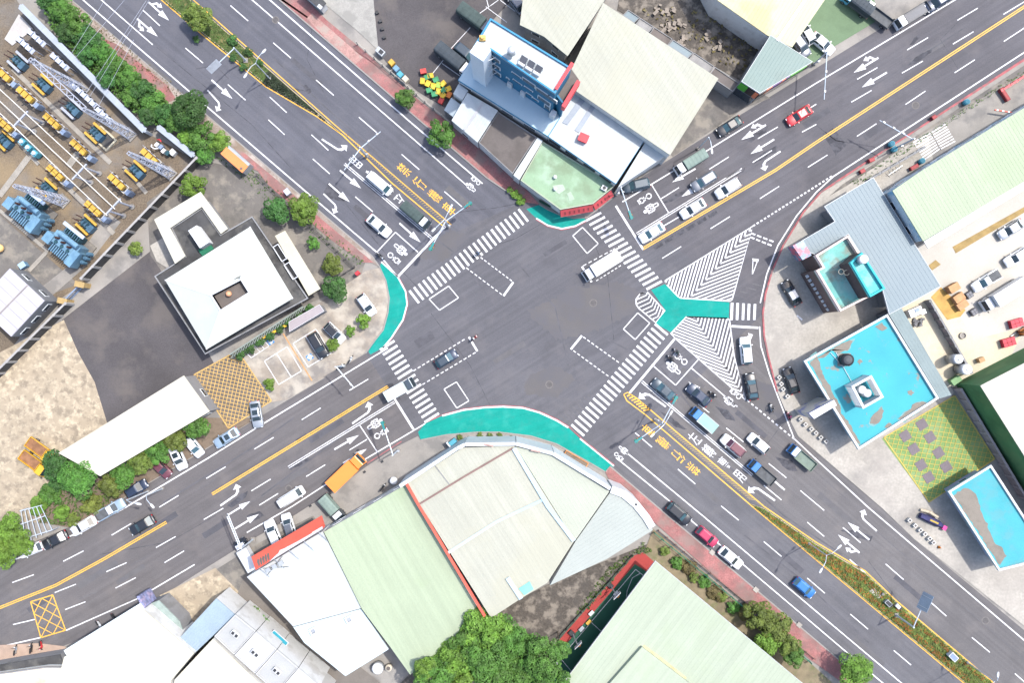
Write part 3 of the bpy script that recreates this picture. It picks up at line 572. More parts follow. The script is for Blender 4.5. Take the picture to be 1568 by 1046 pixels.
PLW = M('white_render_wall', (0.50, 0.50, 0.49), rough=0.8, var=0.08, scale=0.4, stain=(0.30, 0.29, 0.27), sscale=0.4, samt=0.6)
GRW = M('grey_render_wall', (0.20, 0.20, 0.205), rough=0.85, var=0.12, scale=0.4, stain=(0.11, 0.11, 0.105), sscale=0.4, samt=0.6)
CRM = M('cream_metal_roof', (0.315, 0.315, 0.262), rough=0.6, var=0.05, scale=0.12, stain=(0.28, 0.275, 0.215), sscale=0.08, samt=0.6, spec=0.2, fine=0.06, streak=(pxang(111,174), -0.12))
CRM2 = M('ivory_metal_roof', (0.41, 0.39, 0.315), rough=0.6, var=0.04, scale=0.12, stain=(0.34, 0.31, 0.23), sscale=0.08, samt=0.5, spec=0.2, fine=0.03)
WHR = M('white_metal_roof', (0.375, 0.40, 0.405), rough=0.55, var=0.04, scale=0.15, stain=(0.31, 0.35, 0.365), sscale=0.1, samt=0.6, spec=0.2, fine=0.05, streak=(pxang(59,118), -0.10))
BLR = M('pale_blue_roof', (0.33, 0.42, 0.47), rough=0.55, var=0.06, scale=0.12, stain=(0.25, 0.35, 0.42), sscale=0.1, samt=0.7, spec=0.25, fine=0.03)
GRN = M('pale_green_roof', (0.268, 0.312, 0.218), rough=0.6, var=0.05, scale=0.1, stain=(0.225, 0.275, 0.175), sscale=0.07, samt=0.7, spec=0.2, fine=0.05, streak=(pxang(111,194), -0.10))
GRN2 = M('mint_roof', (0.28, 0.315, 0.242), rough=0.6, var=0.04, scale=0.1, stain=(0.24, 0.28, 0.195), sscale=0.07, samt=0.7, spec=0.2, fine=0.05, streak=(pxang(-138,186), -0.10))
YLR = M('pale_yellow_roof', (0.37, 0.355, 0.235), rough=0.6, var=0.06, scale=0.15, stain=(0.30, 0.235, 0.11), sscale=0.1, samt=0.6, fine=0.03)
GYR = M('grey_metal_roof', (0.125, 0.165, 0.185), rough=0.5, var=0.06, scale=0.1, stain=(0.105, 0.14, 0.16), sscale=0.1, samt=0.6, spec=0.3, fine=0.04)
GGR = M('grey_green_roof', (0.135, 0.185, 0.17), rough=0.55, var=0.06, scale=0.15, stain=(0.11, 0.145, 0.13), sscale=0.15, samt=0.6, fine=0.04)
DKR = M('dark_flat_roof', (0.052, 0.052, 0.053), rough=0.95, var=0.25, scale=0.4, stain=(0.03, 0.03, 0.03), sscale=0.3, samt=0.8, stain2=(0.085, 0.083, 0.078))
BRR = M('brown_flat_roof', (0.115, 0.10, 0.092), rough=0.95, var=0.15, scale=0.25, stain=(0.075, 0.066, 0.06), sscale=0.2, samt=0.7)
CYR = M('cyan_roof_coating', (0.048, 0.265, 0.305), rough=0.75, var=0.08, scale=0.15, stain=(0.20, 0.165, 0.14), sscale=0.35, samt=0.8, sedge=(0.62, 0.66), stain2=(0.07, 0.24, 0.26), fine=0.05, spec=0.1)
CYR2 = M('weathered_cyan_roof', (0.13, 0.34, 0.31), rough=0.8, var=0.2, scale=0.2, stain=(0.16, 0.15, 0.12), sscale=0.25, samt=0.85, sedge=(0.5, 0.62), stain2=(0.22, 0.36, 0.33))
BLUW = M('blue_clad_wall', (0.012, 0.115, 0.215), rough=0.55, var=0.08, scale=0.3, spec=0.3)
BLUT = M('blue_trim', (0.03, 0.19, 0.33), rough=0.5, var=0.05, scale=0.5)
REDT = M('red_cladding', (0.50, 0.04, 0.05), rough=0.5, var=0.08, scale=0.4)
REDS = M('coral_red_sign', (0.50, 0.085, 0.055), rough=0.55, var=0.06, scale=0.4)
PINK = M('pink_wall', (0.46, 0.34, 0.31), rough=0.8, var=0.06, scale=0.5)
TEALW = M('teal_house_paint', (0.03, 0.33, 0.36), rough=0.7, var=0.08, scale=0.4)
STEEL = M('galvanised_steel', (0.36, 0.38, 0.40), rough=0.4, var=0.12, scale=1.0, metal=0.4)
DARKM = M('dark_metal', (0.03, 0.031, 0.034), rough=0.5, var=0.15, scale=1.0)
BLACKM = M('black_rubber', (0.015, 0.015, 0.016), rough=0.7, var=0.2, scale=1.0)
WHTM = M('white_enamel', (0.48, 0.49, 0.50), rough=0.4, var=0.04, scale=0.6)
BROWN = M('brown_wood', (0.20, 0.11, 0.06), rough=0.8, var=0.25, scale=1.0)
GREENW = M('green_wall', (0.05, 0.14, 0.055), rough=0.7, var=0.25, scale=0.25, stain=(0.075, 0.15, 0.06), sscale=0.2, samt=0.7)

# ---- north block
e1, e2 = edge_ang((922,5),(1099,120)), edge_ang((1099,120),(1026,236))
bldg('warehouse', 'cream metal roofed warehouse at the top edge behind the blue tower', [(806,-40),(797,37),(834,55),(869,84),(922,4),(950,-40)], 8.0, GRW, CRM, rib=(e2, 1.1), eave=.1, inset=.8)
bldg('warehouse', 'large cream metal roofed warehouse right of the blue tower', [(924,5),(1099,120),(1026,236),(866,127)], 8.3, PLW, CRM, rib=(e2, 1.1), eave=.1)
r, P = bldg('factory_hall', 'pale blue low hall roof the blue tower rises from', [(702,122),(721,92),(757,58),(872,133),(856,181),(839,208)], 6.0, PLW, BLR, rib=(edge_ang((856,181),(839,208)), 1.4), fascia=(.5, BLUT), wins=False)
for t in (.08, .55, .8):
    x, y = lerp(G(702,122,6), G(839,208,6), t); u = math.atan2(G(839,208,6)[1]-G(702,122,6)[1], G(839,208,6)[0]-G(702,122,6)[0]); n = (math.sin(u), -math.cos(u))
    w = MB(r.location).box((x+n[0]*.08, y+n[1]*.08, 4.8), (2.6, .1, .8), u).build('window', WFRAME, r); MB(r.location).box((x+n[0]*.12, y+n[1]*.12, 4.8), (2.3, .1, .6), u).build('pane', WPANE, w)
r, P = bldg('factory_hall', 'white and pale blue hall roof with a small red box on it', [(840,208.6),(857,181.6),(872,138),(889,141),(987,213.5),(943,281)], 6.1, PLW, WHR, rib=(edge_ang((987,213),(943,281)), 1.4), fascia=(.5, BLUT), wins=False)
for t in (.1, .35, .62, .86):
    a, b = G(840,208.6,6.1), G(943,281,6.1); x, y = lerp(a, b, t); u = math.atan2(b[1]-a[1], b[0]-a[0]); n = (math.sin(u), -math.cos(u))
    w = MB(r.location).box((x+n[0]*.1, y+n[1]*.1, 4.7), (2.4, .1, .9), u).build('window', DARKM, r); MB(r.location).box((x+n[0]*.14, y+n[1]*.14, 4.7), (2.1, .1, .7), u).build('pane', WPANE, w)
for q in ([(861,187),(888,150),(896,154),(869,191)], [(880,199),(906,159),(912,163),(887,203)]): part_prism(r, 'skylight', q, 6.1, 6.22, M('skylight_grey', (0.22, 0.25, 0.29), rough=0.4))
x, y = G(893.5,211,6.8); rb = thing('roof_box', 'small bright red box standing on the white hall roof', 'box', (x, y, 6.1), -.4)
MB().prism([(-.75,-.6),(.75,-.6),(.75,.6),(-.75,.6)], 0, .9).build('case', REDT, rb); MB().prism([(-.85,-.7),(.85,-.7),(.85,.7),(-.85,.7)], .9, 1.0, bot=True).build('lid', REDT, rb)
bldg('lean_to', 'small white triangular roof at the end of the white hall', [(990,214.5),(1018,239),(946,287)], 5.6, PLW, WHR, rib=(edge_ang((987,213),(943,281)), 1.4), wins=False)
# blue tower
r, P = bldg('tower_block', 'blue clad four storey block with white roof and red balcony', [(751,27),(875,103),(850,143),(752,76),(744,88),(724,72)], 17.0, BLUW, WHR, z0=5.9, wins=False, par=(.35, .25, BLUT))
o = r.location; a, b = Vector(G(752,76,17.35)), Vector(G(850,143,17.35)); u = (b-a).normalized(); n = Vector((u.y, -u.x)); L = (b-a).length; q = math.atan2(u.y, u.x)
for t, z, w_, h_ in ((.05,14.6,2.2,1.3),(.05,11.3,2.2,1.3),(.08,8.2,1.6,1.5),(.26,9.4,.7,.5),(.40,14,1.9,.35),(.42,10.8,1.9,.35),(.60,14.4,2.6,1.4),(.60,11.2,1.8,.35),(.62,8.6,1.4,.35),(.82,14,2.6,1.5),(.86,10.6,2.6,1.6),(.98,14.0,1.8,1.5),(.92,8.3,1.2,1.9),(.72,8.2,1.4,.4)):
    c = a + u*(L*t)
    if t < .99:
        w = MB(o).box((*(c+n*.06), z), (w_, .14, h_), q).build('window', WFRAME, r); MB(o).box((*(c+n*.11), z), (w_-.3, .12, h_-.24 if h_ > .4 else h_-.12), q).build('pane', WPANE, w)
for t in (.30, .52): MB(o).box((*(a+u*(L*t)+n*.2), 7.0), (.9, .35, 2.2), q).build('downpipe_box', WHTM, r)
# stair tower of the block
part_prism(r, 'stair_tower', [(719,79.5),(740,93.5),(752,76),(731,62)], 5.95, 18.6, M('stair_white', (0.50, 0.56, 0.62), rough=0.6, var=0.05), 18.6)
for z in (9, 11.4, 13.8, 16.2):
    c = a + u*1.0; MB(o).beam((*(c+n*.2), z), (*(c+n*2.0-u*1.2), z-.5), .12, .12).build('stair_rail', WHTM, r)
part_prism(r, 'balcony_floor', [(875,104),(887,121),(863,161),(850,144)], 12.4, 12.7, BRR, 13.0)
for s0, s1, w_ in (((875,103),(850,143),1.0), ((887,120),(863,160),1.4)):
    MB(o).wallstrip([G(*s0,15.2), G(*s1,15.2)], (.5 if s0[0] < 880 else .6), 12.0 if s0[0] > 880 else 16.2, 14.2 if s0[0] > 880 else 17.5).build('balcony_wall', REDT, r)
MB(o).wallstrip([G(863,160,13), G(850.6,144,13)], .3, 6.0, 13.6).build('balcony_return', BLUW, r)
part_prism(r, 'porch', [(846,166),(853,171),(848,179),(841,174)], 5.95, 8.2, WHTM, 8.2)
for i in range(3):
    p = [(799+i*11.5,84.5+i*7.0),(808.5+i*11.5,90.5+i*7.0),(803+i*11.5,100+i*7.0),(793.5+i*11.5,94+i*7.0)]
    z = 17.9; W = PP(p, z); sp_ = thing('solar_panel', ('left hand', 'middle', 'right hand')[i] + ' of three grey solar water panels on the white tower roof', 'solar panel', (*cen(W), 17.0), 0, 'solar panels on the tower roof')
    MB(sp_.location).add([(*W[0], 18.3), (*W[1], 18.3), (*W[2], 17.45), (*W[3], 17.45), (*W[0], 18.2), (*W[1], 18.2), (*W[2], 17.35), (*W[3], 17.35)], [(0,3,2,1),(4,5,6,7),(0,1,5,4),(1,2,6,5),(2,3,7,6),(3,0,4,7)]).build('panel', M('solar_glass', (0.10, 0.10, 0.11), rough=0.25), sp_)
    for k in range(4): MB(sp_.location).cyl((*W[k], 17.0), (*W[k], 18.2 if k < 2 else 17.4), .05, n=5).build('leg', STEEL, sp_)
    MB(sp_.location).cyl((*W[3], 17.55), (*W[2], 17.55), .28, n=8).build('tank', WHTM, sp_)
x, y = G(783,80,18); t = thing('water_tank', 'round steel water tank on stand at the edge of the tower roof', 'water tank', (x, y, 17))
MB().cyl((0,0,.9), (0,0,2.2), .62, n=14).build('tank', STEEL, t, True); MB().ball((0,0,2.2), .62, 14, 4, .4, True).build('lid', STEEL, t)
for k in range(4): MB().cyl((math.cos(k*1.57)*.6, math.sin(k*1.57)*.6, 0), (math.cos(k*1.57)*.6, math.sin(k*1.57)*.6, 1.0), .05, n=5).build('leg', STEEL, t)
x, y = G(739,59,17); t = thing('roof_fitting', 'small yellow ochre fitting on the back corner of the tower roof', 'fitting', (x, y, 17))
MB().prism([(-.5,-.4),(.5,-.4),(.5,.4),(-.5,.4)], 0, .5).build('base', M('ochre', (0.5, 0.32, 0.1), rough=0.6), t); MB().cyl((0,0,.5), (0,0,.9), .3, n=10).build('cap', MATS['ochre'], t)
# annexes below the tower
r, P = bldg('annex', 'small white sheet roofed annex between red pavement and blue hall', [(716,142),(762,169),(731,217),(692,184)], 4.6, PLW, WHR, rib=(edge_ang((716,142),(692,184)), .8), eave=.05)
part_prism(r, 'ridge_cap', [(738,156),(741,158),(712,200),(709,198)], 4.6, 4.72, M('ridge_grey', (0.35, 0.35, 0.36)), 4.7)
bldg('shed', 'tiny white roofed shed behind the sheet roofed annex', [(694,143),(702,128),(717,138),(708,153)], 4.4, PLW, WHR, wins=False)
r = bldg('canopy', 'pale grey glazed lean-to canopy beside the toy coloured crates', [(680,168),(691,149),(706,160),(694,179)], 3.0, GRW, M('glazed_canopy', (0.28, 0.33, 0.36), rough=0.3, var=0.05), cat='canopy', wins=False)[0]
bldg('annex', 'brown flat roofed annex between two white roof strips', [(763,171),(822,209.5),(785,266),(733,218)], 3.9, PLW, BRR, par=(.2, .15, GRW), wins=False)
bldg('annex', 'narrow white roof strip beside the mint roofed shop', [(786,268),(823,210),(831,215),(795,275)], 4.3, PLW, WHR, wins=False)
r, P = bldg('corner_shop', 'mint green flat roofed corner shop with red sloped sign', [(797,276),(831,216),(942,283),(935,290),(908,312),(858,321)], 3.7, PLW, M('mint_flat_roof', (0.19, 0.28, 0.18), rough=0.8, var=0.1, scale=0.3, stain=(0.24, 0.33, 0.24), sscale=0.25, samt=0.8, stain2=(0.14, 0.19, 0.12)), wins=False, par=(.25, .18, GRN2))
o = r.location
for p, q_ in (((858,322),(908,313)), ((908,313),(936,291))):
    A, B = Vector(G(*p,3.9)), Vector(G(*q_,3.9)); u = (B-A).normalized(); n = Vector((u.y, -u.x)); n = n if n.dot(-A) > 0 else -n
    vs_ = [(*A, 3.7), (*B, 3.7), (*(B+n*1.0), 2.6), (*(A+n*1.0), 2.6), (*(A+n*.9), 2.3), (*(B+n*.9), 2.3), (*A, 2.3), (*B, 2.3)]
    s_ = MB(o).add(vs_, [(0,3,2,1),(3,4,5,2),(0,6,4,3),(1,2,5,7)]).build('sign_board', M('red_sign', (0.36, 0.055, 0.06), rough=0.5, var=0.15, scale=0.6), r)
    k = int((B-A).length/.8)
    for j in range(1, k):
        c = A + u*((B-A).length*j/k); MB(o).beam((*(c+n*.35), 3.36), (*(c+n*.75), 2.93), .25, .05).build('sign_mark', M('sign_mark', (0.16, 0.03, 0.035)), s_)
for q_ in ([(846,284),(862,282),(866,290),(856,297),(848,292)], [(868,296),(874,293),(880,305),(872,308)]): part_prism(r, 'roof_patch', q_, 3.7, 3.76, M('mint_patch', (0.28,0.36,0.27), var=.1), 3.7)
for px, py in ((850,271),(850,289)):
    t = thing('roof_vent', ('upper' if py < 280 else 'lower') + ' small white round vent on the mint shop roof', 'vent', (*G(px,py,4), 3.7)); MB().cyl((0,0,0), (0,0,.5), .16, n=8).build('pipe', STEEL, t); MB().ball((0,0,.5), .34, 10, 4, .6, True).build('cowl', WHTM, t)
t = thing('roof_unit', 'small white box unit at the corner of the mint shop roof', 'roof unit', (*G(925,288,4), 3.7), -.5); MB().prism([(-.5,-.4),(.5,-.4),(.5,.4),(-.5,.4)], 0, .6).build('case', WHTM, t); MB().cyl((0,0,.6), (0,0,.66), .3, n=10).build('fan', DARKM, t)
# green shutter and bushes box at the corner shop
t = thing('garden_screen', 'dark green screen panel by the mint shop and teal corner', 'screen', (*G(834,313), 0), pxang(1,.55)); MB().box((0,0,.7), (2.2,.1,1.4)).build('panel', M('dark_green_screen', (0.01, 0.055, 0.03), rough=.6), t)
for s_ in (-1, 1): MB().cyl((s_*1.1,0,0), (s_*1.1,0,1.5), .05, n=6).build('post', DARKM, t)
# sheds along the cream warehouse
SH = [((962,14),(980,26)),((981,27),(1001,40)),((1002,41),(1030,59)),((1031,60),(1062,80)),((1063,80),(1094,101)),((1095,102),(1132,127))]
for i, (a_, b_) in enumerate(SH):
    d = 9 + (i % 3)*2; q_ = [a_, b_, (b_[0]-6-d*.3, b_[1]+d), (a_[0]-6-d*.3, a_[1]+d)]
    bldg('shed', ('first', 'second', 'third', 'fourth', 'fifth', 'sixth')[i] + ' grey lean-to shed from the left behind the cream warehouse', q_, 3.0+(i % 2)*.7, GRW, (GYR, M('shed_grey', (0.20, 0.195, 0.19), var=.2, scale=.6), BRR)[i % 3], cat='shed', wins=False, group='lean-to sheds behind the cream warehouse', par=(.15, .12, GRW))
bldg('warehouse', 'pale yellow metal roofed warehouse at the top edge by green parking', [(1078,-40),(1099,0),(1174,53),(1213,72),(1290,-40)], 6.5, PLW, YLR, rib=(edge_ang((1213,72),(1275,-30)), 1.0), wins=False)
MB().wallstrip([G(1190,62,6.6), G(1232,0,6.6), G(1250,-30,6.6)], .5, 6.5, 6.7).build('roof_gutter', WHTM, bpy.data.objects['warehouse.002']).location = [-v for v in bpy.data.objects['warehouse.002'].location]
r, P = bldg('roadside_shop', 'grey green roofed shop with coloured sign panels by the road', [(1180,54),(1243.5,94),(1163.5,142),(1136,124)], 6.6, GRW, GGR, rib=(edge_ang((1180,54),(1136,124)), .9), wins=False, fascia=(.3, WHTM))
o = r.location
SGN = [M('sign_green', (0.06, 0.30, 0.03), rough=.4), M('sign_black', (0.012, 0.01, 0.013), rough=.4), M('sign_orange', (0.5, 0.13, 0.06), rough=.4), M('sign_purple', (0.10, 0.04, 0.17), rough=.4), M('sign_grey', (0.25, 0.24, 0.26), rough=.5)]
for (p, q_), seq in ((((1136,124),(1163.5,142)), ((0,.0,.42,0),(.42,.8,1),(.8,1,2))), (((1163.5,142),(1243.5,94)), ((0,.14,1),(.14,.26,2),(.26,.44,3),(.44,.52,2),(.52,.60,3),(.60,.92,0),(.92,1,1)))):
    A, B = Vector(G(*p,6.6)), Vector(G(*q_,6.6)); u = (B-A).normalized(); n = Vector((u.y, -u.x)); n = n if n.dot(-A) > 0 else -n
    for sg in seq:
        t0, t1, k = sg[0], sg[1], sg[2] if len(sg) == 3 else 1
        if len(sg) == 4: t0, t1, k = 0, .42, 0
        c0, c1 = A+(B-A)*t0, A+(B-A)*t1; m = (c0+c1)/2; MB(o).box((*(m+n*.1), 4.9), ((c1-c0).length-.05, .16, 2.4), math.atan2(u.y, u.x)).build('sign_panel', SGN[k], r)
    MB(o).box((*((A+B)/2+n*.06), 1.8), ((B-A).length*.9, .1, 2.6), math.atan2(u.y, u.x)).build('shopfront', WPANE, r)

# ---- east block
r, P = bldg('factory', 'long pale green roofed factory at the right edge', [(1368,292),(1413,261),(1640,122),(1640,235),(1414,368)], 7.5, M('blue_white_wall', (0.42, 0.50, 0.55), rough=.6, var=.1, scale=.2, stain=(0.10, 0.28, 0.42), sscale=0.3, samt=.8), GRN, rib=(edge_ang((1368,292),(1414,368)), 1.0), eave=.1)
part_prism(r, 'canopy', [(1415,369.5),(1600,259),(1600,271),(1421,380)], 5.0, 5.2, WHTM, 5.2)
r, P = bldg('forecourt_canopy', 'large plain blue grey metal canopy roof beside pink walled building', [(1263,316),(1337,272),(1440,438),(1362,481),(1352,444),(1299,358),(1248,389),(1214,377),(1279,339)], 5.4, GRW, GYR, cat='canopy', inset=.9, rib=(edge_ang((1337,272),(1440,438)), 1.1), wins=False, fascia=(.35, WHTM))
r, P = bldg('pink_building', 'pink walled building with weathered turquoise flat roof and terrace', [(1249,391),(1299,360),(1352,444),(1287,477),(1250,414),(1260,409)], 6.6, M('shaded_brown_facade', (0.13,0.09,0.08), rough=.8, var=.2, scale=.5), CYR2, par=(1.0, .3, M('pink_parapet', (0.60, 0.47, 0.43), rough=.8, var=.06)), wins=False)  # facade brown is darkened to paint in the shadow lying on this wall
o = r.location
part_prism(r, 'shop_sign', [(1214,376),(1230,368),(1243,391),(1229,398)], 3.2, 6.0, M('poster_mix', (0.16, 0.22, 0.32), rough=.4, var=.6, scale=.7, stain=(0.36, 0.07, 0.10), sscale=0.5, samt=.9, sedge=(.5, .53)), 6.0)
part_prism(r, 'awning', [(1241,421),(1247,417),(1281,473),(1275,477)], 2.6, 3.6, M('awning_brown', (0.10, 0.06, 0.05), var=.2), 3.6)
for i in range(9):
    a_ = lerp((1235.5,421),(1271,478), i/9.); b_ = lerp((1235.5,421),(1271,478), (i+.6)/9.); MB(o).wallstrip([G(*a_,3.2), G(*b_,3.2)], .35, 2.7, 3.3).build('sign_letter_panel', WHTM, r)
part_prism(r, 'awning', [(1251,433),(1256,432),(1268,452),(1263,458)], 3.6, 3.75, M('awning_blue', (0.02, 0.05, 0.32), var=.15), 3.7)
r, P = bldg('stair_house', 'turquoise stair house with dark wall standing on the pink building', [(1302,402),(1320,386),(1356,442),(1333,455)], 10.6, M('dark_plum_wall', (0.07, 0.05, 0.05), var=.3, scale=.6), M('turq_floor', (0.09, 0.42, 0.42), rough=.8, var=.12, scale=.4, stain=(0.25, 0.40, 0.34), sscale=.5), z0=6.62, wins=False, par=(.6, .3, TEALW))
x, y = G(1322,397,12); t = thing('water_tank', 'white round water tank on the turquoise stair house', 'water tank', (x, y, 10.6)); MB().cyl((0,0,0), (0,0,1.6), .75, n=16).build('tank', STEEL, t, True); MB().ball((0,0,1.6), .75, 16, 3, .3, True).build('lid', WHTM, t)
x, y = G(1302,413,10); t = thing('hose_reel', 'coiled cream hose hanging on the stair house wall', 'hose', (x-.9, y-.2, 7.5))
mb = MB()
for k in range(2):
    c0 = (k*.9, -k*.15, 1.0); mb.tube([(c0[0]+.45*math.cos(j*.7), c0[1]+.45*math.sin(j*.7), c0[2]+.1*j*.1) for j in range(10)], .07, 5)
tag(mb.build('hose_coil', M('cream_hose', (0.6, 0.5, 0.35)), t), '', ''); hc = t.children[0]; del hc['label'], hc['category']
r, P = bldg('roadside_restaurant', 'large flaking bright cyan roofed building with white parapet', [(1231,553),(1359,481),(1438,610),(1315,689)], 5.0, M('white_navy_wall', (0.36, 0.37, 0.44), rough=.6, var=.15), CYR, par=(.5, .35, WHTM), inset=1.3)
bldg('side_wing', 'narrow grey roof strip along the big cyan roofed building', [(1361,481),(1380,471),(1457,605),(1439,610.5)], 5.2, GRW, M('pale_grey_roof', (0.165, 0.205, 0.205), var=.06), wins=False, rib=(edge_ang((1361,481),(1439,610)), .9))
r, P = bldg('entrance_portal', 'tall white and lavender entrance portal in front of cyan roofed building', [(1239,633),(1277,612.6),(1281.5,621),(1246.7,641.7)], 7.4, M('portal_wall', (0.50, 0.46, 0.40), rough=.6, var=.08, stain=(0.18, 0.19, 0.34), sscale=.35, samt=.9, sedge=(.5, .53)), WHTM, cat='portal', wins=False)
# things on the cyan roof
BARE = M('bare_roof', (0.17, 0.15, 0.125), var=.2, scale=.6, stain=(0.11, 0.10, 0.085), sscale=.6)
cyb = bpy.data.objects['roadside_restaurant']
for q_ in ([(1240,555),(1252,545),(1256,560),(1262,580),(1272,592),(1276,606),(1286,620),(1288,634),(1298,645),(1306,660),(1318,680),(1310,678),(1296,655),(1276,620),(1258,588)], [(1252,548),(1268,538),(1292,524),(1306,521),(1298,536),(1284,541),(1274,536),(1262,548)], [(1332,648),(1334,640),(1344,630),(1349,624),(1353,630),(1350,640),(1345,648),(1338,651)], [(1376,642),(1384,633),(1394,625),(1400,617),(1412,615),(1420,618),(1410,626),(1398,636),(1386,645)], [(1390,600),(1395,597),(1399,601),(1396,605),(1391,604)], [(1400,540),(1408,544),(1412,556),(1406,554),(1401,548)], [(1355,655),(1361,648),(1366,651),(1362,658)], [(1313,553),(1318,550),(1321,554),(1316,558)], [(1340,500),(1350,494),(1358,502),(1350,506)]): c_ = cen(q_); part_prism(cyb, 'faded_coating', rough_outline([(c_[0]+(x-c_[0])*1.1, c_[1]+(y-c_[1])*1.1) for x, y in q_], 2.2), 5.0, 5.012, M('faded_cyan', (0.13,0.25,0.25), rough=.85, var=.2, scale=.8), 5.0); part_prism(cyb, 'worn_roof_patch', rough_outline(q_, 2.4), 5.0, 5.03, BARE, 5.0)
x, y = G(1296,551,6); t = thing('water_tank', 'black round water tank on the cyan roof', 'water tank', (x, y, 5.0)); MB().cyl((0,0,.1), (0,0,1.7), 1.05, n=18).build('tank', M('black_tank', (0.02, 0.022, 0.026), rough=.4, var=.2), t, True)
MB().cyl((0,0,1.7), (0,0,1.9), .75, .4, 14).build('lid', M('tank_lid', (0.06, 0.065, 0.07)), t); MB().box((0,0,.06), (2.2,2.2,.12)).build('base', CONC, t)
C4 = PP([(1305,592),(1334,576),(1352,608),(1322,625)], 8.2); t = thing('tank_enclosure', 'white louvred open topped tank enclosure on the cyan roof', 'enclosure', (*cen(C4), 5.0)); o = t.location; C4 = ccw(C4)
for i in range(4):
    a_, b_ = Vector(C4[i]), Vector(C4[(i+1) % 4]); MB(o).cyl((*a_, 5.0), (*a_, 8.2), .1, n=6).build('post', WHTM, t)
    for k in range(6): MB(o).beam((*a_, 5.4+k*.5), (*b_, 5.4+k*.5), .06, .36).build('louvre', WHTM, t)
ring_mb(MB(o), offset(C4, .12), .4, 8.1, 8.22).build('roof_rim', WHTM, t)
for k, f in enumerate((.32, .68)):
    c = lerp(lerp(C4[0], C4[2], .5), lerp(C4[0], C4[3], .5), .25 if k else -.1); c = (cen(C4)[0] + (f-.5)*2.4, cen(C4)[1] + (.5-f)*1.6)
    w = thing('water_tank', ('upper left' if k == 0 else 'lower right') + ' steel water tank inside the white louvred enclosure', 'water tank', (*c, 5.02)); MB().cyl((0,0,0), (0,0,2.2), .7, n=16).build('tank', STEEL, w, True); MB().ball((0,0,2.2), .7, 16, 3, .3, True).build('lid', WHTM, w)
mb = MB(); mb.tube([(*G(1272,540,5.2), 5.15), (*G(1292,563,5.2), 5.15), (*G(1305,586,5.2), 5.15)], .05, 5); mb.tube([(*G(1280,539,5.2), 5.15), (*G(1293,562,5.2), 5.15)], .05, 5)
tag(mb.build('water_pipe', WHTM), 'white water pipe running across the cyan roof to the tank enclosure', 'pipe')
r, P = bldg('kiosk_building', 'small cyan and brown roofed building with white parapet at lower right', [(1452,753),(1518,712),(1610,855),(1530,875)], 4.2, M('navy_white_wall', (0.30, 0.31, 0.42), var=.15), M('half_cyan_roof', (0.048, 0.265, 0.305), rough=.8, var=.1, scale=.25, stain=(0.08,0.22,0.24), sscale=.4, samt=.6), par=(.4, .35, WHTM), inset=1.2)
part_prism(r, 'worn_roof_patch', rough_outline([(1460,759),(1470,752),(1482,747),(1490,755),(1497,760),(1501,775),(1504,788),(1512,802),(1516,816),(1522,830),(1532,838),(1541,852),(1531,866),(1512,838),(1495,810),(1478,786)], 2.4), 4.2, 4.22, BARE, 4.2)
bldg('factory', 'white roofed factory with dark green side wall at right edge', [(1502,591),(1640,520),(1640,812)], 8.0, GREENW, M('bright_ivory_roof', (0.42, 0.40, 0.335), rough=.6, var=.03), wins=False, eave=.05)

# ---- south block
eC = edge_ang((640,773),(751,947)); eG = edge_ang((622,742),(733,936))
bldg('warehouse', 'white roofed shop hall behind the coral red sign', [(378,884),(494,814),(553,932),(449,960)], 7.0, PLW, WHR, rib=(edge_ang((494,814),(553,932)), 1.2), wins=False)
r, P = bldg('warehouse', 'lower pale blue white roof below the red sign hall', [(449,961),(553,933),(595,995),(529,1036),(466,985)], 6.4, PLW, M('pale_white_blue_roof', (0.40, 0.47, 0.49), rough=.55, var=.04), rib=(edge_ang((494,814),(553,932)), .9), wins=False)
for i, (px, py) in enumerate(((479,968),(534,950))):
    t = thing('roof_vent', ('left', 'right')[i] + ' hand white box vent on the pale blue shop roof', 'vent', (*G(px,py,7), 6.4), .5); ring_mb(MB(), [(-.6,-.6),(.6,-.6),(.6,.6),(-.6,.6)], .25, .0, .5).build('frame', WHTM, t); MB().box((0,0,.2), (.6,.6,.3)).build('grille', STEEL, t)
r, P = bldg('warehouse', 'long pale green metal roof between white and cream roofs', [(496,815),(622,742),(733,936),(700,975),(628,1034),(598,992),(554,933)], 7.4, PLW, GRN, rib=(eG, 1.1))
r, P = bldg('market_hall', 'large cream roofed hall at the curved street corner', [(623,741),(708,686),(783,683),(788,684),(879,829),(838,893),(798,917),(752,947)], 8.6, PLW, CRM, rib=(eC, 1.0), wins=False)
o = r.location
MB(o).wallstrip([G(622.5,742,9), G(640,773,9), G(743,946,9)], .45, 8.6, 8.85).build('red_verge', REDS, r)
MB(o).wallstrip([G(640,774,9), G(710,731,9), G(785,687,9)], .3, 8.6, 8.8).build('roof_flashing', M('brown_flashing', (0.16, 0.10, 0.09)), r)
MB(o).wallstrip([G(787,687,9), G(839,776,9), G(879,829,9)], .7, 8.6, 8.9).build('roof_gutter', BLR, r); MB(o).wallstrip([G(684,849,9), G(760,800,9), G(836,764,9)], .45, 8.6, 8.75).build('roof_gutter', BLR, r)
MB(o).wallstrip([G(777,886,9), G(798,918,9)], .7, 8.6, 8.9).build('roof_gutter', BLR, r)
part_prism(r, 'rooflight', [(794,902),(811,891),(817,903),(803,912)], 8.6, 8.7, M('teal_panel', (0.16, 0.42, 0.38), rough=.4), 8.7)
for a_, b_ in (((636,763),(650,785)), ((665,712),(688,742))): MB(o).wallstrip([G(*a_,8.7), G(*b_,8.7)], .12, 8.6, 8.72).build('roof_seam', M('seam_grey', (.2,.2,.2)), r)
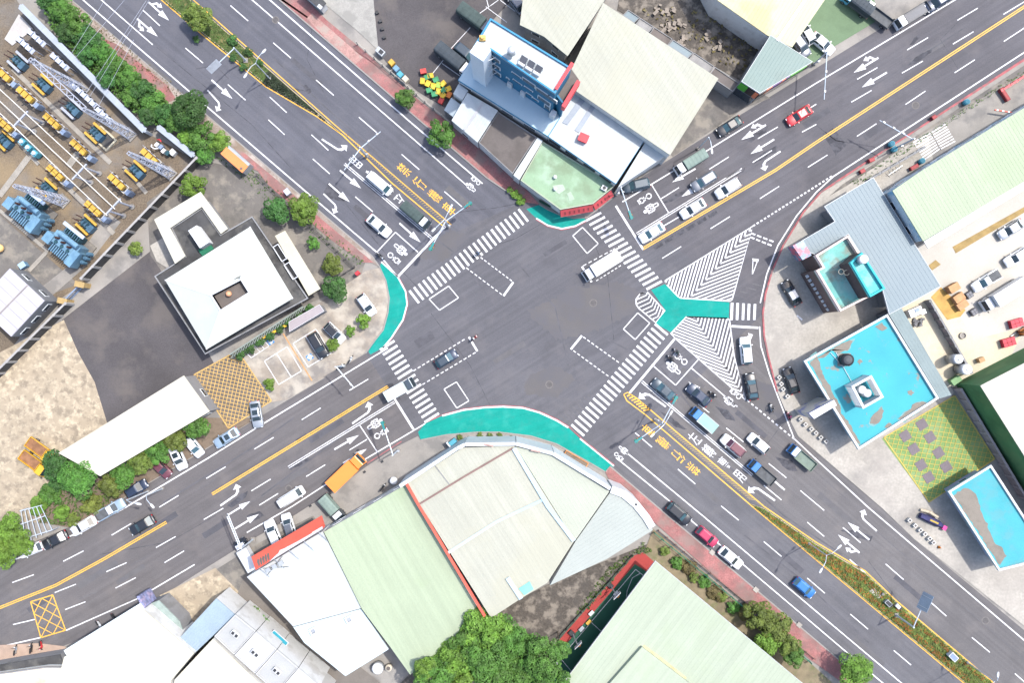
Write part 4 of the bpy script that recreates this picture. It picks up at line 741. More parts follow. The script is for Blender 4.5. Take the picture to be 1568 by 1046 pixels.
r, P = bldg('market_hall', 'pale cream roof wedge along the curved white parapet', [(789,684),(848,698),(933,753),(880,829)], 8.5, PLW, M('grey_cream_roof', (0.30, 0.315, 0.258), rough=.6, var=.05, scale=.15), rib=(eC, 1.0), wins=False)
bldg('market_hall', 'grey white sheet roof at the pavement end of the cream hall', [(934,755),(955,762),(974,777),(990,796),(1000,812),(930,856),(842,897),(881,830)], 8.3, PLW, M('grey_white_roof', (0.27, 0.29, 0.265), rough=.6, var=.06, scale=.15, stain=(0.24,0.255,0.235), sscale=.1), rib=(edge_ang((1000,812),(930,856)), 1.0), wins=False)
pw = thing('parapet_wall', 'long white curved parapet wall along the teal painted corner', 'parapet wall', (*G(800,690,4), 0))
pth = [(612,745),(700,687),(712,681),(790,680),(847,695),(935,749)]
W = [G(p[0],p[1],9.1) for p in pth]
for i in range(len(W)-1): MB(pw.location).wallstrip([W[i], lerp(W[i], W[i+1], .995)], .6, 0, 9.1).build('wall_panel', M('parapet_white', (0.42, 0.45, 0.47), rough=.6, var=.06, stain=(0.3,0.34,0.37), sscale=.3), pw)
for px, py in ((748,679),(820,688)): MB(pw.location).box((*G(px,py+3,9.1), 9.12), (1.6,.25,.1), pxang(1,.2)).build('vent_slot', M('slot', (.3,.2,.17)), pw)
sgn = thing('curved_sign', 'white curved sign board at the pavement end of the market hall', 'sign board', (*G(968,775,5), 0))
W = [G(p[0],p[1],8.6) for p in ((936,750),(955,757),(974,773),(990,793),(999,808))]; MB(sgn.location).wallstrip(W, 1.25, 1.5, 8.6).build('board', WHTM, sgn)
for k in (1, 3): MB(sgn.location).cyl((*W[k], 0), (*W[k], 1.6), .15, n=8).build('post', STEEL, sgn)
MB(sgn.location).box((*W[2], 8.62), (.35,.35,.1)).build('roof_drain', DARKM, sgn)
# coral red sign on the shop
rs = thing('shop_sign', 'long coral red sign with white wave above the white shop hall', 'sign board', (*G(437,835,7), 0)); o = rs.location
A = [(380,857),(489,793),(494.5,810),(392,873)]; W = PP(A, 8.2)
MB(o).add([(*W[0],6.6),(*W[1],6.6),(*W[2],8.4),(*W[3],8.4),(*W[0],6.4),(*W[1],6.4),(*W[2],6.4),(*W[3],6.4)], [(0,3,2,1),(0,1,5,4),(1,2,6,5),(2,3,7,6),(3,0,4,7),(4,5,6,7)]).build('panel', REDS, rs)
def onp(u_, v_): p = lerp(lerp(W[0], W[1], u_), lerp(W[3], W[2], u_), v_); return (p[0], p[1], 6.6+1.8*v_+.03)
MB(o).add([onp(.42,.45),onp(.55,.62),onp(.72,.55),onp(.85,.78),onp(1,.80),onp(1,.99),onp(.2,.99),onp(.35,.8)], [tuple(range(8))]).build('white_wave', WHTM, rs)
for k in range(5): MB(o).add([onp(.05+k*.036,.55),onp(.07+k*.036,.35),onp(.085+k*.036,.45),onp(.075+k*.036,.85),onp(.055+k*.036,.9)], [(0,1,2,3,4)]).build('sign_mark', BRR, rs)
for k in range(5):
    p = lerp(W[3], W[2], .05+k*.22); MB(o).beam((*p, 8.2), (p[0]+1.4, p[1]-2.0, 7.0), .08, .08).build('brace', STEEL, rs)
t = thing('scaffold', 'small steel frame and ducts on the roof behind the red sign', 'frame', (*G(420,868,7.5), 7.0), .5)
for k in range(3): MB().box((-1.2+k*1.2,0,.3), (.8,.7,.6)).build('duct', STEEL, t)
MB().beam((-2,-.8,.1), (2.2,.9,.9), .08, .08).build('rail', DARKM, t); MB().beam((-2,.6,.1), (2.0,-1.2,.2), .08, .08).build('rail', DARKM, t)
r, P = bldg('sports_hall', 'huge pale mint roofed hall at the bottom edge', [(1003.5,860),(1268,1080),(838,1080)], 5.6, M('hall_wall', (0.10,0.14,0.12), var=.2), GRN2, rib=(edge_ang((1003,860),(865,1046)), 1.2), fascia=(.4, WHTM), ww=dict(floor=6, doors=False), inset=2.2)
part_prism(r, 'raised_roof', [(983,991.5),(1062,1052),(1100,1080),(905,1080)], 5.6, 6.4, GRN2, 6.4)
MB(r.location).wallstrip([G(985,990,5.6), G(1012,1010,5.6), G(1050,1040,5.6)], .5, 5.55, 5.66).build('rust_stain_strip', M('rusty_strip', (0.42,0.36,0.2), var=.2, scale=.8), r)

# ---- south-west block
r, P = bldg('long_shed', 'long ivory roofed shed between dry lot and tree row', [(281,577),(319,630),(153.5,728),(92,694)], 5.0, GRW, M('bright_cream_roof', (0.40, 0.382, 0.32), rough=.6, var=.05, scale=.15, fine=.05, stain=(.33,.31,.25), sscale=.12, samt=.6, streak=(pxang(38,53), -.08)), rib=(edge_ang((281,577),(319,630)), 1.6), eave=.15)
r, P = bldg('corner_house', 'cream roofed house with pale blue awning at lower left', [(98,1007),(219,934),(297,1001),(262,1043),(262,1080),(80,1080)], 7.6, PLW, CRM2, wins=False, rib=(edge_ang((219,934),(297,1001)), 1.4))
MB(r.location).wallstrip([G(99,1003,7.8), G(217,930,7.8)], 1.3, 7.3, 7.5).build('awning', M('pale_awning', (0.46,0.52,0.53)), r)
part_prism(r, 'sign_box', [(209,914),(213,913),(222,930),(219,934)], 3.0, 7.4, M('blue_poster', (0.16,0.17,0.28), var=.5, scale=1.5, stain=(0.4,0.3,0.4), sscale=1.2), 7.4)
bldg('house', 'cream roofed house touching the bottom edge left of the terrace', [(267,1042),(326,979),(402,1052),(420,1080),(265,1080)], 7.9, PLW, CRM2, wins=False, rib=(edge_ang((326,979),(402,1052)), 1.4))
bldg('house', 'blue grey roofed house between dry patch and terrace row', [(273,980),(331,917),(360,942),(298,1001)], 6.6, PLW, M('bluegrey_roof', (0.22, 0.28, 0.33), rough=.5, var=.06), wins=False, rib=(edge_ang((273,980),(331,917)), .8))
r, P = bldg('glass_lean_to', 'crumpled grey green translucent lean-to at the corner house', [(222,928),(243,920),(275,952),(284,978),(262,970)], 4.4, GRW, M('translucent_sheet', (0.22,0.27,0.25), rough=.5, var=.2, scale=.7), cat='shed', wins=False)
FL = M('flat_white_roof', (0.39,0.39,0.385), rough=.85, var=.1, scale=.3, stain=(0.28,0.28,0.275), sscale=.3); FG = M('flat_grey_roof', (0.30,0.305,0.30), rough=.85, var=.06, scale=.3)
TR = [(328,975,360,942),(359,1004,392,968),(391,1033,424,996),(424,1062,457,1024),(457,1090,490,1052)]
for i in range(4):
    a_ = TR[i]; b_ = TR[i+1]; r, P = bldg('terrace_house', ('first', 'second', 'third', 'fourth')[i] + ' flat roofed terrace house from the top beside the brick lined alley', [(a_[0],a_[1]),(a_[2],a_[3]),(b_[2]-.6,b_[3]-.6),(b_[0]-.6,b_[1]-.6)], 7.5+.25*(i % 2), PLW, (FG, FL)[i % 2], cat='house', wins=False, group='terrace houses beside the alley', par=(.25, .15, FL))
    c = ((a_[0]+b_[2])/2, (a_[1]+b_[3])/2); h = MB(r.location).box((*G(*c,8), 8.0+.25*(i % 2)), (1.5,.7,.5), pxang(1,.9)).build('roof_hatch', WHTM, r)
    for s_ in (-.35, .35): MB(r.location).box((*(Vector(G(*c,8))+Vector((s_*.8,-s_*.7))), 8.29+.25*(i % 2)), (.5,.5,.06), pxang(1,.9)).build('hatch_pane', DARKM, h)
    q_ = [(a_[2]+2,a_[3]+1),(a_[2]+22,a_[3]-17+22),(b_[2]+22,b_[3]+4),(b_[2]+2,b_[3]-1)]
    x, y = G(a_[2]+16,a_[3]+26,4); MB(r.location).prism(PP([(a_[2]+1,a_[3]+1),(a_[2]+20,a_[3]+8),(b_[2]+17,b_[3]+6),(b_[2],b_[3]-1)], 4.2), 0, 4.2).build('rear_wing', FL, r)
    MB(r.location).box((x, y, 4.3), (1.6,1.0,.4), pxang(1,.9)).build('skylight', DARKM, r)
t = thing('pool_cover', 'teal blue rectangular panel on the terrace rear wing', 'panel', (*G(424,983,5), 4.25), pxang(1,.9)); MB().box((0,0,.1), (3.2,1.7,.2)).build('panel', M('teal_cover', (0.02,0.20,0.26), rough=.5), t); ring_mb(MB(), [(-1.7,-.95),(1.7,-.95),(1.7,.95),(-1.7,.95)], .1, 0, .25).build('rim', WHTM, t)
bw = thing('brick_wall', 'low red brick garden wall along the alley by the terrace', 'wall', (*G(460,990), 0))
for i in range(14):
    a_ = lerp((418,960),(500,1046), i/14.); b_ = lerp((418,960),(500,1046), (i+.92)/14.); MB(bw.location).wallstrip([G(*a_), G(*b_)], .3, 0, 1.2).build('wall_panel', M('brick_red', (0.26,0.10,0.055), rough=.9, var=.3, scale=2), bw)
bldg('house', 'low cream and pink roofed house in the lower left corner', [(-30,1036),(70,1022),(98,1022),(104,1080),(-30,1080)], 4.0, PLW, M('cream_pink_roof', (0.55,0.48,0.38), var=.1, scale=.3, stain=(0.4,0.2,0.16), sscale=.12, samt=.8), wins=False, par=(.3, .2, GRW))
bldg('market_stall', 'dark open fronted stall roof along the left bottom pavement', [(-30,1024),(50,1010),(92,1003),(96,1018),(-30,1034)], 3.2, GRW, DKR, cat='stall', wins=False)

# ---- west office
r, P = bldg('office_podium', 'dark flat lower roof around the white hipped office roof', [(262,349),(309,318),(338,359),(386,331),(472,457),(314,543),(236,423),(283,393)], 4.3, M('office_wall', (0.34,0.34,0.33), var=.1, stain=(0.2,0.2,0.19)), DKR, par=(.25, .2, GRW), ww=dict(floor=6), inset=1.5)
E = ccw(PP([(258,430),(381,353),(442,455),(317,529)], 7.0)); I = PP([(323,452),(369,428),(381.5,448),(337.6,475.5)], 8.4); I = ccw(I)
k0 = min(range(4), key=lambda k: (Vector(I[k])-Vector(E[0])).length); I = I[k0:]+I[:k0]
r = thing('office_roof', 'white hipped office roof with a dark central opening', 'roof', (*cen(E), 4.3)); o = r.location
MB(o).prism(E, 4.32, 6.8, cap=False).build('wall', PLW, r); E2 = offset(E, .5)
HIP = M('white_hip_roof', (0.365,0.38,0.352), rough=.6, var=.03, scale=.2, stain=(.315,.33,.305), sscale=.15, fine=.02)
for k in range(4):
    j = (k+1) % 4; MB(o).add([(*E2[k],6.8),(*E2[j],6.8),(*I[j],8.4),(*I[k],8.4),(*E2[k],6.6),(*E2[j],6.6),(*I[j],8.2),(*I[k],8.2)], [(0,1,2,3),(0,4,5,1),(7,6,5,4),(3,2,6,7)]).build('roof_slope', HIP, r)
[MB(o).beam((*E2[k], 6.83), (*I[k], 8.43), .22, .06).build('hip_cap', WHTM, r) for k in range(4)]; MB(o).sheet(I, 7.0).build('opening_floor', BRR, r); ring_mb(MB(o), offset(I, .12), .2, 8.15, 8.5).build('opening_kerb', WHTM, r)
x, y = G(351,450,7.3); t = thing('ball_ornament', 'pale orange ball in the dark opening of the office roof', 'ball', (x, y, 7.0)); MB().ball((0,0,.55), .5, 14, 8).build('ball', M('peach', (0.55,0.28,0.16), rough=.6), t, True); MB().cyl((0,0,0), (0,0,.12), .35, n=12).build('base', GRW, t)
t = thing('roof_antenna', 'thin wire antenna mast on the office roof opening', 'antenna', (*G(367,426,8.6), 8.4)); MB().cyl((0,0,0), (0,0,1.6), .04, n=5).build('mast', DARKM, t)
for s_ in range(3): MB().cyl((-.7+.1*s_,-.3,1.0+.25*s_), (.7-.1*s_,.3,1.0+.25*s_), .025, n=4).build('element', DARKM, t)
r, P = bldg('office_wing', 'white U shaped flat roof wing behind the office', [(236,336),(307,293.5),(349,350),(338,358),(309,316.5),(260.5,349),(284,392),(268,404)], 5.0, GRW, M('ivory_flat', (0.40,0.385,0.32), rough=.7, var=.04), wins=False, inset=.7)
r, P = bldg('plant_room', 'white box plant room on the dark office roof', [(288,353),(301,345),(320,371),(306,380)], 6.4, PLW, WHTM, z0=4.32, wins=False, cat='plant room')
part_prism(r, 'green_screen', [(303,383),(321,372),(327,381),(310,392)], 4.32, 4.6, M('green_net', (0.015,0.13,0.07)), 4.6)
bldg('office_wing', 'long narrow cream flat slab east of the office', [(421,361),(436.5,353),(490.6,442),(472.6,453)], 4.4, GRW, M('ivory_flat2', (0.40,0.38,0.295), rough=.7, var=.05, stain=(0.35,0.32,0.24), sscale=.3, samt=.5), wins=False, inset=.8)
for i, t_ in enumerate((.18, .5)):
    a_ = lerp((417,366),(470,452), t_); t = thing('louvre_frame', ('upper', 'lower')[i] + ' dark louvred light well beside the cream slab', 'light well', (*G(a_[0]+3,a_[1]+6,4.4), 4.35), pxang(.53,.85))
    ring_mb(MB(), [(-1.5,-.55),(1.5,-.55),(1.5,.55),(-1.5,.55)], .12, 0, .5).build('frame', WHTM, t); MB().box((0,0,.1), (2.7,.8,.15)).build('shaft', BLACKM, t)
r, P = bldg('covered_walkway', 'mauve grey covered walkway roof with white edge beside parking', [(442.6,493),(489,466.8),(495.5,476.5),(443.5,507.4)], 3.0, GRW, M('mauve_roof', (0.26,0.23,0.235), var=.08), cat='walkway', wins=False, fascia=(.2, WHTM))
t = thing('yellow_gate', 'yellow painted sliding gate bar beside the disabled bay', 'gate', (*G(423,508), 0), pxang(41,-22)); MB().box((0,0,1.0), (5.6,.4,.5)).build('beam', M('gate_yellow', (0.55,0.34,0.03), var=.1), t)
for s_ in range(-2, 3): MB().box((s_*1.3,0,.4), (.12,.12,.8)).build('post', MATS['gate_yellow'], t)
# comb of louvre fins along the hedge
ff = thing('fin_fence', 'grey green slatted fence of angled fins along the office hedge', 'fence', (*G(420,515), 0))
for i in range(26):
    p = lerp((358,545),(468,472), i/25.); c = Vector(G(*p,1)); MB(ff.location).box((*c, .9), (.09,.95,1.8), pxang(.9,.42)).build('slat', M('fin_grey', (0.19,0.22,0.20), var=.15), ff)
MB(ff.location).beam((*G(357,543), 1.7), (*G(468,470), 1.7), .25, .12).build('top_rail', MATS['fin_grey'], ff)
# ================================================================ vehicles
GLASS = M('car_glass', (0.018, 0.028, 0.033), rough=0.08, var=0.2, scale=0.8, spec=0.7, fine=0)
GLASS_T = M('car_glass_sky', (0.035, 0.075, 0.09), rough=0.08, var=0.2, scale=0.8, spec=0.8, fine=0)  # teal glass, with a sky reflection put into its base colour
RIM = M('alloy_rim', (0.35, 0.35, 0.36), rough=0.3, metal=0.8, fine=0)
LAMP = M('headlamp_lens', (0.6, 0.62, 0.64), rough=0.1, spec=0.8, fine=0); TAIL = M('tail_lamp', (0.30, 0.01, 0.01), rough=0.2, fine=0)
def paint(n, c, metal=0.1): return M('paint_'+n, c, rough=0.35, var=0.04, scale=0.5, spec=0.5, metal=metal, coat=0.4, fine=0)
PT = dict(white=paint('white', (.50,.51,.52)), pearl=paint('pearl', (.46,.46,.44)), silver=paint('silver', (.30,.32,.34), .5), grey=paint('grey', (.12,.13,.15), .4), black=paint('black', (.014,.015,.018)), navy=paint('navy', (.02,.03,.055), .3), slate=paint('slate', (.035,.05,.065), .3),
          blue=paint('blue', (.02,.12,.33), .2), red=paint('red', (.36,.02,.025)), crimson=paint('crimson', (.30,.02,.06)), iceblue=paint('iceblue', (.28,.36,.44), .4), orange=paint('orange', (.60,.19,.03)), yellow=paint('yellow', (.52,.30,.02)), sky=paint('sky', (.10,.32,.45)), maroon=paint('maroon', (.10,.03,.04)))
CANVAS = M('dark_green_canvas', (0.045, 0.065, 0.062), rough=.8, var=.15, scale=.8); CANVAS_G = M('grey_green_canvas', (0.16, 0.21, 0.185), rough=.8, var=.1, scale=.8); CANVAS_T = M('pale_teal_canvas', (0.21, 0.36, 0.33), rough=.7, var=.06, scale=.8)
CANVAS_B = M('blue_black_canvas', (0.035, 0.045, 0.055), rough=.7, var=.15, scale=.8)
BED = M('truck_bed_steel', (0.07, 0.075, 0.08), rough=.7, var=.3, scale=1.5); BED_G = M('truck_bed_green', (0.13, 0.17, 0.14), rough=.7, var=.15, scale=1)
wheel_me = MB().cyl((0,-.11,0), (0,.11,0), .32, n=14).mesh('wheel'); rim_me = MB().cyl((0,-.125,0), (0,.125,0), .19, n=10).mesh('rim')
def body_loft(L, W, zb, hood, tail, cabx):
    """lower body of a car: stations along x, each a closed section"""
    st = [(-.5,.80,.52,.60),(-.487,.90,.40,.86*tail),(-.45,.965,.30,.95*tail),(-.36,1,.24,tail),(cabx[0],1,.2,zb),(0,1,.2,zb),(cabx[1],1,.2,zb*.985),(.34,.995,.24,hood*1.03),(.42,.96,.28,hood*.97),(.47,.88,.36,hood*.88),(.494,.74,.45,hood*.72),(.5,.62,.5,hood*.62)]
    R = []
    for t, w, z0, z1 in st:
        x, h = t*L, w*W/2; zm = z0+(z1-z0)*.55
        half = [(h*.84, z0), (h*.985, z0+(zm-z0)*.4), (h, zm), (h*.955, z1-.05), (h*.84, z1)]
        R.append([(x, -y, z) for y, z in half] + [(x, 0, z1+.025)] + [(x, y, z) for y, z in reversed(half)])
    return MB().loft(R)
CT = {}
def car_template(kind):
    if kind in CT: return CT[kind]
    L, W, zb, zr, xb, xr, hood, tail = dict(
        sedan=(4.6,1.80,.93,1.45,(-.41,.235),(-.245,.075),.84,.95), hatch=(4.05,1.74,.97,1.52,(-.485,.26),(-.37,.07),.90,.97), suv=(4.6,1.86,1.06,1.69,(-.488,.25),(-.41,.09),1.0,1.06),
        van=(4.75,1.76,1.12,1.9,(-.492,.40),(-.47,.27),1.0,1.12), pickup=(5.1,1.82,1.02,1.68,(-.10,.24),(-.06,.10),.98,1.0))[kind]
    P = []; b = body_loft(L, W, zb, hood, tail, (max(xb[0]+.02, -.34) if kind != 'pickup' else -.12, min(xb[1]-.0, .30)))
    P.append(('body', b.mesh('body', True), 'PAINT', None))
    hb, ht = W/2*.93, W/2*.74; x0, x1, r0, r1 = xb[0]*L, xb[1]*L, xr[0]*L, xr[1]*L; zb2 = zb-.03
    B = [(x0,-hb*.93,zb2),(x1,-hb*.88,zb2),(x1,hb*.88,zb2),(x0,hb*.93,zb2)]; T = [(r0,-ht,zr-.06),(r1,-ht,zr-.06),(r1,ht,zr-.06),(r0,ht,zr-.06)]
    ti = [(r0+.16,-ht+.14,zr),(r1-.18,-ht+.14,zr),(r1-.18,ht-.14,zr),(r0+.16,ht-.14,zr)]
    cb = MB().add(B+T, [(0,1,5,4),(1,2,6,5),(2,3,7,6),(3,0,4,7)]); P.append(('cabin', cb.mesh('cabin'), 'PAINT', None))
    P.append(('roof_panel', MB().add(T+ti, [(0,1,5,4),(1,2,6,5),(2,3,7,6),(3,0,4,7),(4,5,6,7)]).mesh('roof_panel'), 'ROOF', 1))
    def pane(a, b_, c, d, m=.07, out=.012):
        a, b_, c, d = map(Vector, (a, b_, c, d)); ce = (a+b_+c+d)/4; n = (b_-a).cross(d-a).normalized()
        if n.dot(ce-Vector((0,0,zb))) < 0: n = -n
        return [tuple(p+(ce-p)*m*1.6+n*out) for p in (a, b_, c, d)]
    for nm, f in (('windshield', (1,2,6,5)), ('rear_window', (3,0,4,7))):
        q = [(B+T)[i] for i in f]; P.append((nm, MB().add(pane(*q), [(0,1,2,3)]).mesh(nm), 'GLASS', 1))
    for f in ((0,1,5,4), (2,3,7,6)):
        q = [(B+T)[i] for i in f]; m = lambda i, j, t: tuple(Vector(q[i]).lerp(Vector(q[j]), t))
        P.append(('side_window', MB().add(pane(q[0], m(0,1,.48), m(3,2,.48), q[3]), [(0,1,2,3)]).mesh('side_window'), 'GLASS', 1)); P.append(('side_window', MB().add(pane(m(0,1,.52), q[1], q[2], m(3,2,.52)), [(0,1,2,3)]).mesh('side_window'), 'GLASS', 1))
    for s in (-1, 1):
        P.append(('mirror', MB().box((x1-.28, s*(W/2+.07), zb+.06), (.14,.22,.15)).mesh('mirror'), 'PAINT', None))
        P.append(('headlight', MB().add([(L*.455, s*W*.40, hood*.93), (L*.487, s*W*.34, hood*.80), (L*.490, s*W*.22, hood*.80), (L*.465, s*W*.24, hood*.955)], [(0,1,2,3)]).box((L*.475, s*W*.31, hood*.80), (.10,.30,.13)).mesh('headlight'), LAMP, None))
        P.append(('taillight', MB().box((-L*.487, s*W*.37, tail*.84), (.10,.26,.14)).mesh('taillight'), TAIL, None))
    if kind == 'pickup':
        P.append(('load_bed', MB().box((-L*.30, 0, zb+.02), (L*.36, W*.78, .05)).mesh('load_bed'), BED, None))
        for s in (-1, 1): P.append(('side_board', MB().box((-L*.30, s*W*.44, zb+.12), (L*.37, .10, .26)).mesh('side_board'), 'PAINT', None))
    CT[kind] = (P, L, W); return CT[kind]
def wheels(root, xs, w, r=1.0):
    for x in xs:
        for s in (-1, 1):
            k = inst('wheel', wheel_me, BLACKM, root, (x, s*(w/2-.12), .32*r), 0, (r, 1, r)); inst('rim', rim_me, RIM, k)
def car(kind, px, py, hd, col, label, roof=None, glass=GLASS, z=0.03, sunroof=False, group=None):
    P, L, W = car_template(kind); x, y = G(px, py, 1.0); root = thing('car' if kind != 'pickup' else 'pickup_truck', label, 'car' if kind != 'pickup' else 'pickup', (x, y, z), pxang(*hd), group); made = []
    for nm, me, mat, pi in P:
        m = PT[col] if mat == 'PAINT' else (PT[roof or col] if mat == 'ROOF' else (glass if mat == 'GLASS' else mat)); made.append(inst(nm, me, m, made[pi] if pi is not None else root))
    wheels(root, (-L*.29, L*.30), W); root.scale = (1.07, 1.07, 1.05)
    if sunroof: MB().box((-.35,0,1.455 if kind == 'sedan' else 1.70), (.8,.9,.02)).build('sunroof', GLASS, root)
    return root
cab_cache = {}
def truck(px, py, hd, cabcol, label, L=5.2, W=1.8, cargo='open', cmat=BED, ch=1.5, rooft=None, z=0.03, cabL=1.55, group=None, sc=1.0, boards=None, vz=1.2):
    x, y = G(px, py, vz); root = thing('truck', label, 'truck', (x, y, z), pxang(*hd), group); f = L/2; hw = W/2*.97; zc = 1.95*sc
    # cab: lofted side profile
    xa = f-cabL; prof = [(xa,.5),(f-.02,.5),(f,.95),(f-.12,1.15*sc),(f-.50,zc-.05),(f-.62,zc),(xa+.05,zc),(xa,zc-.1)]
    R = [[(a, s*hw*(.99 if b < 1.3 else .90), b) for a, b in prof] for s in (1, -1)]
    cab = MB().loft(R).build('cab', PT[cabcol], root)
    if rooft: MB().box(((xa+f-.62)/2+.03, 0, zc+.012), (f-.62-xa-.12, hw*1.72, .02)).build('cab_roof', PT[rooft], cab)
    MB().add([(f-.135, -hw*.88, 1.17*sc), (f-.135, hw*.88, 1.17*sc), (f-.49, hw*.80, zc-.07), (f-.49, -hw*.80, zc-.07)], [(0,1,2,3)]).add([(f-.115, -hw*.88, 1.17*sc), (f-.115, hw*.88, 1.17*sc), (f-.47, hw*.80, zc-.06), (f-.47, -hw*.80, zc-.06)], [(0,1,2,3)]).build('windshield', GLASS, cab)
    for s in (-1, 1):
        MB().box((xa+.55, s*hw*.965, 1.45*sc), (.8,.05,.5)).build('side_window', GLASS, cab); MB().box((f-.2, s*(hw+.16), 1.4), (.08,.2,.3)).build('mirror', BLACKM, cab); MB().box((f-.01, s*hw*.72, .75), (.06,.3,.18)).build('headlight', LAMP, cab)
    MB().box((-cabL/2-.02, 0, .55), (L-cabL-.1, W*.5, .22)).build('chassis', DARKM, root)
    x0, x1 = -f, xa-.08; m = (x0+x1)/2; l = x1-x0
    if cargo in ('open', 'canvas', 'load'):
        MB().box((m,0,.80), (l,W,.12)).build('load_bed', cmat if cargo == 'open' else BED, root)
        bm = boards or PT[cabcol]
        for s in (-1, 1): MB().box((m, s*(W/2-.03), 1.05), (l,.06,.40)).build('side_board', bm, root)
        MB().box((x0+.03,0,1.05), (.06,W-.13,.40)).build('tailgate', bm, root); MB().box((x1-.04,0,1.35), (.07,W-.14,1.0)).build('headboard', bm, root)
    if cargo == 'canvas':
        h = .9+ch; R = [[(xx, -W/2+.02, 1.0), (xx, -W/2+.04, h-.18), (xx, -W/2+.26, h-.02), (xx, 0, h+.05), (xx, W/2-.26, h-.02), (xx, W/2-.04, h-.18), (xx, W/2-.02, 1.0)] for xx in [x0+.02+(l-.06)*i/6 for i in range(7)]]
        cv = MB().loft(R).build('canvas_cover', cmat, root)
        for i in range(1, 6): xx = x0+(l-.04)*i/6; MB().tube([(xx,-W/2+.02,h-.19),(xx,-W/2+.26,h-.01),(xx,0,h+.06),(xx,W/2-.26,h-.01),(xx,W/2-.02,h-.19)], .025, 4).build('hoop', cmat, cv)
    if cargo == 'box':
        bx = MB().box((m,0,.85+ch/2), (l,W+.06,ch)).build('cargo_box', cmat, root)
        for s in (-1, 1): MB().box((m, s*(W/2+.02), .85+ch), (l,.08,.08)).build('box_rail', STEEL if cmat is not PT['orange'] else cmat, bx)
        MB().box((x1-.05,0,.86+ch), (.08,W,.07)).build('box_rail', STEEL if cmat is not PT['orange'] else cmat, bx); MB().box((x0-.012,0,.85+ch/2), (.03,.04,ch-.1)).build('rear_door_seam', DARKM, bx)
    for s in (-1, 1): MB().box((x0-.01, s*W*.4, .65), (.06,.25,.14)).build('taillight', TAIL, root)
    wheels(root, (f-.75, x0+1.0), W, 1.1); root.scale = (1.05, 1.05, 1.03)
    return root
DI, DO, NI, NO = (.76,.65), (-.76,-.65), (-.85,.53), (.85,-.53)
# moving and waiting traffic
car('van', 581.5,281, DI, 'white', 'white van waiting in the left turn lane below the first white character', roof='white', glass=GLASS_T)
truck(637,330, DI, 'slate', 'dark green canvas truck with white roofed blue cab at the stop line', L=5.6, cargo='canvas', cmat=CANVAS, rooft='white', boards=CANVAS)
car('sedan', 580,345.5, DI, 'white', 'white sedan stopped behind the painted motorcycle box on upper left road')
car('hatch', 561,467, (.58,.82), 'white', 'white hatchback parked alone nearest the teal corner', roof='white', z=.05)
car('hatch', 512,510, (.72,.69), 'white', 'white hatchback with black glass roof beside the bushes', roof='black', z=.05)
car('suv', 487,529, (.5,.86), 'black', 'black car parked in the disabled bay', z=.05)
car('sedan', 392,635, (.16,.98), 'silver', 'silver sedan pulling out of the yellow crossed yard', sunroof=True)
car('sedan', 346,671, (-.85,.53), 'iceblue', 'ice blue sedan parked at the kerb below the crossed yard', sunroof=True)
car('hatch', 296,684, (.62,.78), 'white', 'white hatchback nose out under the tree row, nearest the crossed yard', glass=GLASS_T)
car('suv', 272,700, (.4,.91), 'white', 'white car with sunroof nose out under the tree row', sunroof=True)
car('hatch', 246,717, (.7,.7), 'maroon', 'maroon car mostly hidden under the tree row')
car('hatch', 208,749, (.8,-.5), 'navy', 'dark navy car half hidden under the roadside tree')
car('pickup', 169,781, (.85,-.5), 'iceblue', 'pale blue and white pickup at the kerb below the round tree', roof='white')
car('sedan', 127,806, (-.86,.5), 'white', 'white sedan parked between pale pickup and black sedan at kerb')
car('sedan', 83,828, (-.88,.46), 'black', 'black sedan parked at the kerb by the steel trellis')
car('hatch', 46,843, (-.92,.38), 'white', 'white hatchback parked last at the kerb under the left edge tree')
car('sedan', 217,805, (-.86,.5), 'black', 'black sedan driving away beside the end of the yellow line', glass=GLASS_T)
car('van', 446,761, NO, 'white', 'white van driving up in the lane behind the orange truck', roof='white')
truck(531,723, (.72,-.69), 'orange', 'bright orange high sided lorry parked half on the forecourt', L=7.2, W=2.3, cargo='box', cmat=PT['orange'], ch=1.5, cabL=1.7, sc=1.1)
truck(509,778, (.66,.75), 'slate', 'small truck with pale green cover parked before the green roof', L=5.0, cargo='canvas', cmat=CANVAS_G, boards=CANVAS_G, rooft='white')
car('suv', 418,817, (-.38,-.92), 'white', 'white car parked left of two below the red shop sign', roof='white')
car('hatch', 441.5,805, (-.3,-.95), 'white', 'white hatchback with dark roof parked right of two below the red sign', roof='grey')
truck(378,849, (-.5,-.87), 'navy', 'white box truck with dark cab parked beside the red shop sign', L=5.6, cargo='box', cmat=PT['white'], rooft='white')
truck(613,596, (.87,-.49), 'slate', 'white box truck crossing the stop line on the lower left road', L=5.4, W=1.8, cargo='box', cmat=M('pale_box', (.42,.50,.49), rough=.5), ch=1.4)
car('hatch', 683.5,549.5, NO, 'navy', 'dark navy hatchback alone inside the junction', glass=GLASS_T, roof='slate')
truck(921,408, NI, 'white', 'white box truck driving through the junction beside the upper right crossing', L=6.9, W=2.0, cargo='box', cmat=PT['white'], ch=1.7, rooft='white')
car('suv', 974,283.5, (-.97,.22), 'slate', 'dark blue suv at the kerb below the white triangular roof', glass=GLASS_T)
car('sedan', 998.5,356, NI, 'white', 'first white car at the upper right stop line, with teal glass', glass=GLASS_T)
car('sedan', 1061.5,319, NI, 'white', 'white sedan second in the queue beside the yellow line')
car('suv', 1115,288, NI, 'white', 'white suv third in the queue beside the yellow line')
car('suv', 1078,277, NI, 'grey', 'grey suv in the middle lane beside the white double line', glass=GLASS_T)
truck(1057,249, NI, 'white', 'white cab truck with dark green canvas in the kerb lane', L=5.8, cargo='canvas', cmat=CANVAS_G, boards=CANVAS, rooft='white')
